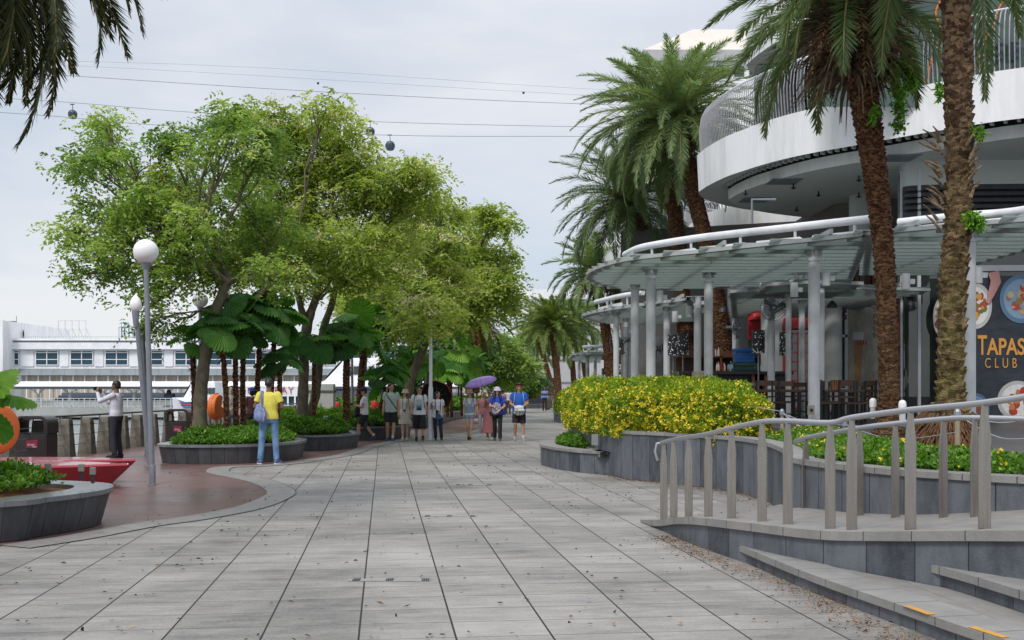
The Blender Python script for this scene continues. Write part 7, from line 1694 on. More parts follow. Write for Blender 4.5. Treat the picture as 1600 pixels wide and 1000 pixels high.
# tables and chairs
def chair_proto():
    r_ = thing('wooden_chair', 'dark wooden terrace chair', 'chair', (0, 0, 0))
    m = MB(); m.box((0, 0, .46), (.42, .42, .04)); m.build('seat', MT['wood'], r_, world=False, bevel=.008)
    for sx in (-.18, .18):
        m = MB(); m.box((sx, -.18, .22), (.04, .04, .44)); m.build('leg', MT['black'], r_, world=False)
        m = MB(); m.box((sx, .19, .49), (.04, .04, .98)); m.build('leg', MT['black'], r_, world=False)
    m = MB(); m.box((0, .19, .92), (.40, .025, .12)); m.box((0, .19, .74), (.40, .02, .07)); m.box((0, .19, .60), (.40, .02, .04)); m.build('backrest', MT['wood'], r_, world=False)
    m = MB(); m.box((0, -.18, .16), (.36, .025, .025)); m.box((0, .19, .16), (.36, .025, .025)); m.build('stretcher', MT['black'], r_, world=False); return r_
def table(label, c, w_=.9, d_=.75, h_=.76):
    r_ = thing('dining_table', label, 'table', c, 'dark dining tables on the terrace'); m = MB(); m.box((c[0], c[1], c[2]+h_-.02), (w_, d_, .045)); m.build('tabletop', MT['wood'], r_, bevel=.006)
    for sx in (-1, 1):
        for sy in (-1, 1): m = MB(); m.box((c[0]+sx*(w_/2-.05), c[1]+sy*(d_/2-.05), c[2]+(h_-.045)/2), (.06, .06, h_-.045)); m.build('leg', MT['black'], r_)
TB = [(1075, 29.5), (1218, 26.5), (1240, 31.5), (1312, 24.6), (1296, 27.0), (1350, 26.4), (1105, 27.5), (1140, 26.8), (1330, 30.0)]
TL = ['dark table behind the hedge between the left columns', 'dark table just right of the hedge end', 'far dark table in front of the phone box', 'dark dining table between the main white column and the palm', 'dark dining table further back behind the main column', 'dark table partly behind the reddish palm trunk', 'table top just above the hedge by the columns', 'reddish table above the hedge right part', 'rear table in front of the beer poster pillar']
for (px_, Y), lb in zip(TB, TL): table(lb, (xy(px_, Y), Y, .78))
cp_ = chair_proto(); first = True
CB = [(1330, 24.0, .2, 'dark chair with open back right of the main white column'), (1296, 24.3, 1.4, 'dark chair pushed in at the left of the front table'), (1322, 25.5, 3.3, 'chair on the far side of the front table'), (1350, 25.2, -1.2, 'chair beside the reddish palm trunk'), (1284, 26.4, .3, 'rear chair close behind the main column'), (1306, 28, 2.9, 'chair at the rear table left side'), (1120, 26.2, .1, 'chair back showing above the hedge under the leaning palm'), (1192, 25.0, -.4, 'black chair at the right end of the hedge'), (1172, 26.8, 1.0, 'chair with light edge behind the hedge right end'), (1345, 29.3, .2, 'chair in front of the beer poster pillar'), (1210, 25.8, .2, 'dark chair at the table right of the hedge end'), (1228, 27.2, 3.0, 'dark chair behind the table right of the hedge end'), (1062, 28.6, .1, 'chair back above the hedge near the left columns'), (1088, 30.2, 2.9, 'rear chair above the hedge near the left columns'), (1250, 30.6, -.2, 'dark chair in front of the phone box'), (1380, 27.5, 1.2, 'dark chair hidden beside the reddish palm'), (1362, 31.0, .4, 'dark chair at the foot of the poster pillar')]
for px_, Y, rz, lb in CB:
    if first: cp_.location = (xy(px_, Y), Y, .78); cp_.rotation_euler = (0, 0, rz); cp_['label'] = lb; cp_['group'] = 'dark wooden chairs on the terrace'; first = False
    else: place_copy(cp_, (xy(px_, Y), Y, .78), rz, 1, lb, 'dark wooden chairs on the terrace')
m = MB()
for k in range(5): m.box((xy(1300, 26.9)+.05*k, 26.9, 1.66), (.03, .2, .26), ry=.1*k)
tag(m.build('menu_cards', MT['wood_warm'], origin=(xy(1300, 26.9), 26.9, 1.54)), 'bunch of brown menus standing on the rear table', 'menus')
m = MB(); m.box((xy(1318, 24.5), 24.5, 1.56), (.14, .10, .03)); tag(m.build('napkin_holder', MT['steel_white'], origin=(xy(1318, 24.5), 24.5, 1.55)), 'small pale napkin holder on the front dining table', 'napkin holder')
# sockets box at column foot, bollard lights, rope stakes
k_ = MB(); k_.box((xy(1265, 22.4), 22.3, 1.12), (.13, .08, .20)); o_ = k_.build('socket_box', flat('socket', (.32, .30, .24)), origin=(xy(1265, 22.4), 22.3, 1.1)); tag(o_, 'grey outdoor socket box at the foot of the main white column', 'socket box'); k_ = MB(); k_.lathe((xy(1265, 22.4), 22.255, 1.1), [(.03, 0), (.03, .05)], 10); k_.build('cover', MT['black'], o_)
for px_, py0, py1, Y, lb in ((1410, 625, 660, 15.5, 'short white bollard light between the two near palms'), (1364, 622, 648, 17.4, 'small oval glass bollard light left of the reddish palm')):
    root = thing('bollard_light', lb, 'bollard light', P(px_, py1, Y), 'low bollard lights in the right bed'); a = Vector(P(px_, py1+6, Y)); b = Vector(P(px_, py0, Y)); h_ = b.z-a.z
    m = MB(); m.lathe(tuple(a), [(.045, 0), (.045, h_*.55)], 12); m.build('post', MT['steel_white'], root, smooth=True); m = MB(); m.lathe(tuple(a), [(.055, h_*.55), (.055, h_*.85), (.045, h_*.95), (.02, h_)], 14); m.build('lamp_head', MT['lampglass'], root, smooth=True)
stk = [(1222, 665, 640, 16.2), (1320, 682, 658, 14.2), (1496, 700, 640, 10.6), (1640, 705, 640, 9.4)]
prev = None
for i, (px_, p0, p1, Y) in enumerate(stk):
    root = thing('rope_stake', ['wooden stake with rope at the right end of the hedge', 'wooden stake standing in the creeper left of the reddish palm', 'pale stake with a dark tied top in front of the mossy palm', 'rope stake just beyond the right picture edge'][i], 'stake', P(px_, p0, Y), 'stakes holding a thin rope around the bed'); a = Vector(P(px_, p0, Y)); a.z = .78; b = Vector(P(px_, p1, Y))
    m = MB(); m.tube([a, b], [.028, .024], 7); m.build('post', flat('stake_wood', (.32, .25, .18)), root); m = MB(); m.lathe(tuple(b-Vector((0, 0, .09))), [(.035, 0), (.04, .03), (.035, .07), (.02, .10)], 8); m.build('rope_knot', MT['steel_grey'], root)
    if prev is not None:
        r_ = MB(); mid = (prev+b)/2-Vector((0, 0, .12)); r_.tube(catmull([tuple(prev-Vector((0, 0, .05))), tuple(mid), tuple(b-Vector((0, 0, .05)))], False, 6), .006, 5); mid2 = (prev+b)/2-Vector((0, 0, .26)); r_.tube(catmull([tuple(prev-Vector((0, 0, .05))), tuple(mid2), tuple(b-Vector((0, 0, .22)))], False, 6), .005, 5)
        tag(r_.build('guide_rope', flat('rope_grey', (.35, .38, .42)), origin=tuple(mid)), ['', 'thin grey rope from the hedge to the second stake', 'thin grey rope crossing in front of the reddish palm', 'thin crossing ropes right of the mossy palm'][i], 'rope')
    prev = b
r_ = MB(); r_.tube([P(1137, 624, 17.5), P(1180, 636, 16.9), P(1222, 643, 16.2)], .006, 5); tag(r_.build('guide_rope', flat('rope_grey', (.35, .38, .42)), origin=P(1180, 636, 16.9)), 'thin rope running over the right end of the hedge', 'rope')

# drain covers, fallen leaves, debris on the paving
for (py_, xs, w_, lb) in ((907, (557, 609, 665), .058, 'row of small dark floor grates nearest the camera'), (807, (668, 702, 738), .06, 'middle row of small dark floor grates'), (758, (716, 735, 764), .07, 'farther row of small dark floor grates'), (728, (742, 764, 788), .07, 'farthest row of small dark floor grates')):
    g0 = G(xs[1], py_); root = thing('floor_grates', lb, 'floor grate', (g0[0], g0[1], 0), 'rows of small floor grates')
    m = MB(); m.box((g0[0], g0[1], .004), ((xs[2]-xs[0]+14)*g0[1]/F*1.05, .10, .004)); m.build('cover_strip', MT['plain_stone'], root)
    for x_ in xs:
        g = G(x_, py_); m = MB(); m.box((g[0], g[1], .0085), (w_, .09, .004)); gg = m.build('grate', MT['black'], root); m = MB()
        for q in (-1, 0, 1): m.box((g[0]+q*w_*.3, g[1], .0125), (.006, .085, .003))
        m.build('bars', MT['steel_grey'], gg)
def litter(name, label, pts, size, seed, n, jit=.12, lf='litter'):
    r = np.random.RandomState(seed); C = []
    for _ in range(n):
        (x, y), s_ = pts[r.randint(len(pts))], 1; C.append((x+r.normal()*jit, y+r.normal()*jit, .006+.006*r.rand()))
    C = np.array(C); D = np.concatenate([r.normal(size=(n, 2)), .15*r.normal(size=(n, 1))], 1)
    q = leaf_quads(C, D, size*(.5+r.rand(n)), size*.45*(.5+r.rand(n)), .3, up=np.array([[0, 0, 1.0]])+.5*r.normal(size=(n, 3))); q[:, :, 2] = np.abs(q[:, :, 2]-.012)+.012
    tag(link_mesh(name, quads_mesh(name, q, r.rand(n), LF[lf])), label, 'fallen leaves', kind='stuff')
edge_pts = [(x-.08, y) for x, y in catmull([(1.70, 11.1), (1.82, 10.3), (2.0, 9.3), (2.3, 8.2), (2.35, 7.2), (2.55, 6.3)], False, 10)]
litter('fallen_leaves', 'brown fallen leaves gathered along the ramp wall and first step', [(x-.1, y) for x, y in edge_pts], .028, 5, 420)
litter('fallen_leaves', 'dry leaves along the foot of the curved retaining wall', [(x-.15, y-.1) for x, y in mw if 13 < y < 19.8], .035, 6, 380)
r = np.random.RandomState(9); spread = [(r.uniform(-4.5, 3.2), 5.5+24*r.rand()**1.2) for _ in range(900)]
litter('scattered_leaves', 'small dark bits scattered over the grey paving', spread, .042, 7, 900)
litter('leaf_dust', 'orange-brown crumbled leaf dust along the first stone step', [(x-.04, y) for x, y in edge_pts], .015, 12, 3000, .085, 'dust')
litter('leaf_dust', 'brown leaf dust at the foot of the curved slate wall', [(x-.05, y-.05) for x, y in mw if 13 < y < 20.5], .016, 13, 2600, .06, 'dust')
spread = [(r.uniform(-9.5, -5.2), r.uniform(12.5, 24)) for _ in range(120)]
litter('scattered_leaves', 'small dark bits scattered over the red deck', spread, .04, 8, 160)

# bar back shelf with bottles, wooden screens and pendant lamps deep in the terrace
bs = thing('bar_shelf', 'wooden back bar shelf with rows of bottles behind the counter', 'shelf', (xy(1120, 37.5), 37.5, .78))
m = MB()
for z_ in (1.0, 1.7, 2.2, 2.7): m.box((xy(1125, 37.5), 37.5, z_), (3.0, .4, .05))
for px_ in (1092, 1125, 1158): m.box((xy(px_, 37.5), 37.5, 1.85), (.06, .4, 1.9))
m.box((xy(1125, 37.8), 37.75, 1.85), (3.1, .05, 2.1)); m.build('frame', MT['wood'], bs)
rg = random.Random(8)
for ci, col in enumerate([(.30, .12, .03), (.05, .12, .05), (.45, .40, .30), (.25, .03, .03), (.4, .42, .45)]):
    m = MB()
    for q in range(22):
        z_ = rg.choice((1.73, 2.23, 2.73)); x_ = xy(1093, 37.4)+rg.random()*1.45*2; h_ = rg.uniform(.22, .32)
        m.lathe((x_, 37.38, z_), [(.04, 0), (.04, h_*.6), (.015, h_*.75), (.015, h_)], 7)
    m.build('bottles', flat('bottle%d' % ci, col, .2), bs)
for px_, Y, h_, lb in ((1085, 35.5, 1.3, 'low warm wood screen behind the dotted lampshades'), (1170, 36.5, 1.2, 'wooden screen behind the blue crates')):
    m = MB(); m.box((xy(px_, Y), Y, .78+h_/2), (1.1, .06, h_))
    for q in range(6): m.box((xy(px_, Y)-.5+.2*q, Y-.05, .78+h_/2), (.05, .05, h_+.05))
    tag(m.build('wooden_screen', MT['wood_warm'], origin=(xy(px_, Y), Y, .78)), lb, 'screen')
m = MB(); m.box((xy(1265, 34.8), 34.8, 3.3), (1.9, .1, 1.0)); o_ = m.build('menu_board', MT['black'], origin=(xy(1265, 34.8), 34.8, 3.3)); tag(o_, 'dark menu board high on the wall behind the main column', 'menu board')
for k in range(4): m = MB(); m.box((xy(1265, 34.7)-.6+.4*k, 34.73, 3.3+.05*(k % 2)), (.26, .01, .5-.06*k)); m.build('painted_panel', flat('mb%d' % k, [(.4, .2, .06), (.35, .33, .3), (.2, .3, .12), (.45, .1, .06)][k]), o_)
for px_, py_, Y in ((1100, 480, 34), (1130, 478, 36), (1300, 470, 31), (1395, 480, 33)):
    c_ = P(px_, py_, Y); t_ = thing('pendant_lamp', 'small dark pendant lamp hanging %s' % {1100: 'left of the leaning palm trunk under the canopy', 1130: 'behind the leaning palm trunk under the canopy', 1300: 'over the front dining tables', 1395: 'left of the glass corner'}[px_], 'lamp', c_, 'pendant lamps under the canopy')
    m = MB(); m.tube([c_, (c_[0], c_[1], 4.4)], .008, 5); m.build('cord', MT['black'], t_); m = MB(); m.lathe((c_[0], c_[1], c_[2]-.2), [(.16, 0), (.12, .12), (.03, .2)], 14); m.build('lamp_shade', MT['dark_steel'], t_)
# ------------------------------------------------------------------ people
def remeshed(name, mb, vox, mt, parent, smooth_it=2, rot=0.0, sc_=1.0):
    me = bpy.data.meshes.new(name); me.from_pydata([tuple(v) for v in mb.v], [], mb.f); o = bpy.data.objects.new(name, me); COL.objects.link(o)
    m = o.modifiers.new('r', 'REMESH'); m.mode = 'VOXEL'; m.voxel_size = vox; m.use_smooth_shade = True
    if smooth_it: s = o.modifiers.new('s', 'SMOOTH'); s.iterations = smooth_it; s.factor = .5
    bpy.context.view_layer.update(); dg = bpy.context.evaluated_depsgraph_get(); m2 = bpy.data.meshes.new_from_object(o.evaluated_get(dg)); bpy.data.objects.remove(o); bpy.data.meshes.remove(me)
    m2.name = name; m2.materials.clear(); m2.materials.append(mt); 
    m2.polygons.foreach_set('use_smooth', [True]*len(m2.polygons))
    o = bpy.data.objects.new(name, m2); COL.objects.link(o); o.parent = parent; return o
def cap(mb, a, b, ra, rb, n=12, k=6):
    a = Vector(a); b = Vector(b); d = (b-a); L_ = d.length or 1e-4; d = d/L_; pts = [a-d*ra*math.cos(t)*1.0 for t in (0.05, .5, 1.0)]; rad = [ra*math.sin(t) for t in (.15, .55, 1.05)]
    pts = []; rad = []
    for t in (.12, .5, .9, 1.3): pts.append(a-d*ra*math.cos(t)); rad.append(ra*math.sin(t))
    for i in range(k+1): pts.append(a+d*L_*i/k); rad.append(ra+(rb-ra)*i/k)
    for t in (1.3, .9, .5, .12): pts.append(b+d*rb*math.cos(t)); rad.append(rb*math.sin(t))
    mb.tube(pts, rad, n, True)
def loft(mb, rings, n=20):    # rings: (x,y,z, rx, ry)
    vs = []
    for x, y, z, rx, ry in rings:
        for j in range(n): a = 2*PI*j/n; vs.append((x+rx*math.cos(a), y+ry*math.sin(a), z))
    fs = []
    for i in range(len(rings)-1):
        for j in range(n): a = i*n+j; b = i*n+(j+1) % n; fs.append((a, b, b+n, a+n))
    fs.append(tuple(range(n))[::-1]); fs.append(tuple((len(rings)-1)*n+j for j in range(n))); mb.add(vs, fs)
def hand(mb, w, d, palm_n, side, curl=.5):
    """w wrist, d direction of the palm, palm_n palm normal, side +1/-1 thumb side"""
    w = Vector(w); d = Vector(d).normalized(); nrm = Vector(palm_n); nrm = (nrm-d*nrm.dot(d)).normalized(); s = d.cross(nrm).normalized()*side
    c = w+d*.045
    for q in (-.026, -.009, .009, .026): cap(mb, w+s*q*.6, w+d*.085+s*q, .014, .012, 8, 3)
    for q, L_ in ((.030, .066), (.011, .075), (-.009, .070), (-.028, .056)):
        p = w+d*.085+s*q; d1 = (d+nrm*curl*.6).normalized(); d2 = (d+nrm*curl*1.6).normalized(); p1 = p+d1*L_*.5; p2 = p1+d2*L_*.3; p3 = p2+(d*.4+nrm*curl*1.8+d*.3).normalized()*L_*.25
        cap(mb, p, p1, .0095, .009, 8, 2); cap(mb, p1, p2, .009, .0085, 8, 2); cap(mb, p2, p3, .0085, .0075, 8, 2)
    t0 = w+d*.03+s*.026; t1 = t0+(s*.7+d*.7+nrm*.3).normalized()*.038; t2 = t1+(s*.2+d+nrm*.5).normalized()*.032; cap(mb, t0, t1, .013, .011, 8, 2); cap(mb, t1, t2, .011, .009, 8, 2)
SK = {'tan': (.42, .24, .15), 'light': (.58, .38, .28), 'brown': (.17, .085, .05), 'mid': (.36, .20, .13)}
_pp = [0]
def person(label, foot, h, rz, skin='tan', top=(.7, .7, .72), bottom=(.02, .02, .025), legs='shorts', sleeve='short', shoes=(.5, .5, .5), sole=(.7, .7, .7), hair='short', haircol=(.012, .010, .009), pose=None, dress=None,
           socks=None, hat=None, headturn=0.0, headtilt=0.0, female=False, loose=1.0, shorts_len=.55, group=None, hem=.86, cat='person', vox=.0085, seat=None):
    s = h/1.72; root = thing('person', label, cat, foot, group); root.rotation_euler = (0, 0, rz); root.scale = (s, s, s)
    J = dict(nl=(0, -.015, 1.43), hc=(0, .015, 1.605), sl=(-.175, -.01, 1.395), sr=(.175, -.01, 1.395), el=(-.215, -.03, 1.12), er=(.215, -.03, 1.12), wl=(-.225, .05, .88), wr=(.225, .05, .88),
             hl=(-.09, 0, .93), hr=(.09, 0, .93), kl=(-.10, .02, .50), kr=(.10, .02, .50), al=(-.10, -.02, .085), ar=(.10, -.02, .085), tl=0.0, tr=0.0)
    if female:
        for k in ('sl', 'sr'): J[k] = (J[k][0]*.86, J[k][1], J[k][2]-.01)
        for k in ('el', 'er', 'wl', 'wr'): J[k] = (J[k][0]*.92, J[k][1], J[k][2])
    if pose: J.update(pose)
    V_ = {k: Vector(v) for k, v in J.items() if not isinstance(v, float)}
    skm = MT.get('skin_'+skin) or mat('skin_'+skin, SK[skin], tuple(x*.9 for x in SK[skin]), 14, .5); MT['skin_'+skin] = skm
    b = MB(); sw = .86 if female else 1.0
    # torso, neck, head
    loft(b, [(0, 0, .84, .10, .08), (0, -.01, .90, .155, .105), (0, -.01, .96, .158, .108), (0, 0, 1.08, .128*sw, .092), (0, .0, 1.2, .148*sw, .105), (0, 0, 1.30, .165*sw, .108), (0, -.01, 1.37, .15*sw, .085), (0, -.015, 1.42, .085, .06), (0, -.01, 1.445, .06, .055)])
    cap(b, V_['nl']-Vector((0, 0, .03)), V_['hc']-Vector((0, .01, .06)), .056 if not female else .047, .05 if not female else .044)
    R_ = Matrix.Rotation(headturn, 3, 'Z') @ Matrix.Rotation(headtilt, 3, 'X'); hc = V_['hc']
    def H(x, y, z): return hc+R_ @ Vector((x, y, z))
    b.ball(tuple(H(0, -.008, .025)), (.076, .094, .092), 16, 10, R_); b.ball(tuple(H(0, .012, -.028)), (.058, .070, .082), 14, 10, R_)
    cap(b, H(0, .080, .005), H(0, .098, -.028), .009, .014, 8, 2); b.ball(tuple(H(0, .070, -.085)), (.024, .02, .018), 10, 6)
    for q in (-1, 1): b.ball(tuple(H(q*.075, -.005, -.01)), (.010, .020, .030), 8, 6, R_); b.ball(tuple(H(q*.036, .060, -.030)), (.022, .018, .020), 8, 6)
    for q in 'lr':
        S_, E_, W_ = V_['s'+q], V_['e'+q], V_['w'+q]; f = .88 if female else 1
        cap(b, S_, E_, .052*f, .038*f); cap(b, E_, E_.lerp(W_, .35), .039*f, .041*f); cap(b, E_.lerp(W_, .3), W_, .041*f, .026*f)
        sgn = -1 if q == 'l' else 1; d = (W_-E_).normalized(); pn = Vector((-sgn, .25, 0)) if abs(d.z) > .5 else Vector((0, .2, -1))
        hand(b, W_, d, J.get('pn'+q, pn), sgn*(1 if abs(d.z) > .5 else -1), J.get('curl', .5))
        Hh, K, A_ = V_['h'+q], V_['k'+q], V_['a'+q]
        lf = .74 if legs == 'long' else 1.0
        cap(b, Hh, K, .085*lf, .055*lf); cap(b, K, K.lerp(A_, .35)+Vector((0, -.015*lf, 0)), .054*lf, .056*lf); cap(b, K.lerp(A_, .3)+Vector((0, -.015*lf, 0)), A_, .055*lf, .036)
    if not (V_['hc'] is None): remeshed('body', b, vox, skm, root)
    # eyes, mouth
    e = MB()
    for q in (-1, 1): e.ball(tuple(H(q*.030, .081, .002)), (.013, .008, .007), 8, 5, R_); e.ball(tuple(H(q*.031, .081, .026)), (.019, .007, .004), 8, 5, R_)
    e.mesh; o = link_mesh('eyes', e.mesh('eyes', flat('eye_dark', (.015, .01, .01), .3), True), root, world=False)
    e = MB(); e.ball(tuple(H(0, .083, -.052)), (.022, .008, .006), 8, 5, R_); link_mesh('mouth', e.mesh('mouth', flat('lip', (.30, .10, .08), .4), True), root, world=False)
    # hair
    if hair != 'none':
        m = MB(); m.ball(tuple(H(0, -.020, .045)), (.086, .096, .082), 16, 10, R_); m.ball(tuple(H(0, -.045, .005)), (.080, .070, .080), 14, 8, R_)
        if hair == 'fluffy': [m.ball(tuple(H(.06*math.cos(a), .02+.05*math.sin(a), .10)), (.045, .045, .04), 8, 6) for a in (0, 1, 2, 3, 4, 5)]
        if hair == 'long':
            for q in (-1, 1): loft_pts = [H(q*.072, -.02, .02), H(q*.088, .005, -.10), H(q*.10, .03, -.24), H(q*.09, .04, -.36)]; m.tube(loft_pts, [.045, .045, .04, .015], 10)
            m.tube([H(0, -.07, 0), H(0, -.085, -.15), H(0, -.08, -.33)], [.08, .085, .03], 12)
        if hair == 'bun': m.ball(tuple(H(0, -.11, .06)), .045, 10, 8)
        if hair == 'tail': m.tube([H(0, -.09, .05), H(0, -.15, .0), H(0, -.14, -.16)], [.03, .035, .012], 8)
        if hair == 'bob':
            m.ball(tuple(H(0, -.035, -.03)), (.09, .075, .09), 12, 8, R_)
        remeshed('hair', m, .010, flat('hair%s' % str(haircol), haircol, .45), root, 1)
    def cl(name, mb, col, v=.012, it=2): return remeshed(name, mb, v, col if not isinstance(col, tuple) else cloth(col), root, it)
    lo = loose
    # top
    if dress is None:
        m = MB(); hz = hem
        loft(m, [(0, 0, hz, .180*lo, .128*lo), (0, 0, hz+.08, .178*lo, .128*lo), (0, 0, 1.08, .160*lo*sw, .120*lo), (0, 0, 1.2, .170*sw*lo, .125*lo), (0, 0, 1.30, .180*sw, .125), (0, -.01, 1.38, .165*sw, .098), (0, -.015, 1.425, .095, .070), (0, -.012, 1.448, .070, .062)])
        for q in 'lr':
            S_, E_, W_ = V_['s'+q], V_['e'+q], V_['w'+q]
            if sleeve == 'short': cap(m, S_, S_.lerp(E_, .2), .068, .066); m.tube([S_.lerp(E_, .05), S_.lerp(E_, .62)], [.068*min(lo, 1.15), .063*lo], 14)
            elif sleeve == 'long': cap(m, S_, E_, .068, .052); m.tube([E_, E_.lerp(W_, .96)], [.053, .036], 12); m.ball(tuple(E_), .053, 10, 8)
        cl('shirt', m, top)
    else:
        m = MB(); z0, w0 = dress
        loft(m, [(0, 0, z0, w0, w0*.8), (0, 0, (z0+.95)/2, (w0+.17)/2, (w0*.8+.13)/2), (0, 0, .95, .178*lo, .13*lo), (0, 0, 1.08, .155*lo*sw, .115*lo), (0, 0, 1.2, .168*sw*lo, .125), (0, 0, 1.30, .176*sw, .12), (0, -.01, 1.38, .155*sw, .095), (0, -.015, 1.425, .08, .065)])
        if sleeve != 'none':
            for q in 'lr': S_, E_ = V_['s'+q], V_['e'+q]; cap(m, S_, S_.lerp(E_, .2), .062, .062); m.tube([S_.lerp(E_, .05), S_.lerp(E_, .8)], [.064, .062], 14)
        cl('dress', m, top)
    # bottom
    if legs != 'none':
        m = MB(); loft(m, [(0, 0, .82, .155, .115), (0, -.01, .90, .172, .124), (0, -.01, .97, .166, .118), (0, 0, 1.03, .15*sw, .105)])
        for q in 'lr':
            Hh, K, A_ = V_['h'+q], V_['k'+q], V_['a'+q]
            if legs == 'shorts': e_ = Hh.lerp(K, shorts_len/.55) if shorts_len <= .55 else K.lerp(A_, (shorts_len-.55)/.45); cap(m, Hh, Hh.lerp(e_, .3), .096, .096); m.tube([Hh, Hh.lerp(e_, .5), e_], [.098, .098*lo**.5, .088*lo], 14)
            else: cap(m, Hh, K, .096, .068); w_ = .056*lo; cap(m, K, K.lerp(A_, .3), .068, .066); m.tube([K, K.lerp(A_, .5), A_+Vector((0, 0, .0))], [.067, .062, w_], 14)
        cl('trousers' if legs != 'shorts' else 'shorts', m, bottom)
    # shoes
    for q in 'lr':
        A_ = V_['a'+q]; yaw = J['t'+q]; pit = J.get('p'+q, 0.0); Rr = Matrix.Rotation(yaw, 3, 'Z') @ Matrix.Rotation(pit, 3, 'X')
        if socks: m = MB(); m.tube([A_+Vector((0, 0, .09)), A_], [.042, .040], 12); remeshed('sock', m, .010, cloth(socks), root, 1)
        m = MB()
        def Fp(x, y, z): return A_+Rr @ Vector((x, y, z))
        for a_, b_, r0, r1 in (((0, -.035, -.035), (0, .05, -.035), .042, .040), ((0, .05, -.042), (0, .15, -.050), .040, .034), ((0, -.02, -.01), (0, -.01, .01), .042, .040), ((.01, .12, -.052), (-.01, .17, -.055), .036, .026)): cap(m, Fp(*a_), Fp(*b_), r0, r1)
        remeshed('shoe', m, .010, cloth(shoes), root, 1)
        m = MB(); n = 20; vs = []
        for z in (-.087, -.066):
            for k in range(n): a = 2*PI*k/n; vs.append(Fp((.040+.008*max(0, math.sin(a)))*math.cos(a), .055+.135*math.sin(a), z))
        m.add(vs, [tuple(range(n))[::-1], tuple(range(n, 2*n))]+[(k, (k+1) % n, n+(k+1) % n, n+k) for k in range(n)]); link_mesh('sole', m.mesh('sole', flat('sole%s' % str(sole), sole), True), root, world=False)
    def HH(x, y, z): return tuple(H(x, y, z))
    if hat:
        kind, hcx = hat; m = MB(); n = 24
        def ring(r, y, z, ry=None): return [HH(r*math.cos(2*PI*k/n), y+(ry or r)*math.sin(2*PI*k/n), z) for k in range(n)]
        prof = {'bucket': [(.150, -.01, .018), (.105, -.012, .062), (.100, -.012, .10), (.088, -.012, .145), (.04, -.012, .155)], 'straw': [(.185, 0, .02), (.110, -.01, .055), (.10, -.012, .10), (.085, -.012, .15), (.03, -.012, .158)], 'cap': [(.103, -.012, .035), (.104, -.012, .075), (.090, -.012, .115), (.05, -.012, .138), (.01, -.012, .142)],
                'cloche': [(.135, -.01, .0), (.108, -.012, .055), (.103, -.012, .09), (.085, -.012, .13), (.03, -.012, .145)], 'wide': [(.17, 0, .03), (.11, -.01, .05), (.10, -.01, .1), (.07, -.01, .13), (.02, -.01, .14)]}[kind]
        vs = []
        for r_, y, z in prof: vs += ring(r_, y, z, r_*1.1)
        fs = [(i*n+j, i*n+(j+1) % n, (i+1)*n+(j+1) % n, (i+1)*n+j) for i in range(len(prof)-1) for j in range(n)]+[tuple((len(prof)-1)*n+j for j in range(n))]
        m.add(vs, fs)
        if kind == 'cap': m.add([HH(-.07, .075, .042), HH(.07, .075, .042), HH(.06, .17, .022), HH(0, .19, .018), HH(-.06, .17, .022)], [(0, 1, 2, 3, 4)])
        link_mesh('hat', m.mesh('hat', cloth(hcx), True), root, world=False)
    return root, V_, H
def cloth(c):
    k = 'cloth%s' % str(tuple(round(x, 3) for x in c))
    if k not in MT:
        m = mat(k, c, tuple(x*.80 for x in c), 18, .85, bump=.004, bscale=14, stretch=(1, 1, .45)); MT[k] = m
    return MT[k]
def strap(root, name, pts, w_, col):
    m = MB(); pts = catmull(pts, False, 4); m.tube(pts, w_/2, 6, True, sq=.35); return link_mesh(name, m.mesh(name, cloth(col), True), root, world=False)
def lump(root, name, parts, col, v=.012):
    m = MB(); [m.ball(c, r, 12, 8) if len(r) == 3 else cap(m, c, r[:3], r[3], r[3]) for c, r in parts]; return remeshed(name, m, v, cloth(col), root, 2)
def bag_thing(name, label, cat, root, parts, col, v=.012, group=None):
    """a carried thing: top level, placed where the person holds it"""
    t = thing(name, label, cat, tuple(root.location), group); t.rotation_euler = root.rotation_euler; t.scale = root.scale
    lump(t, 'body', parts, col, v); return t
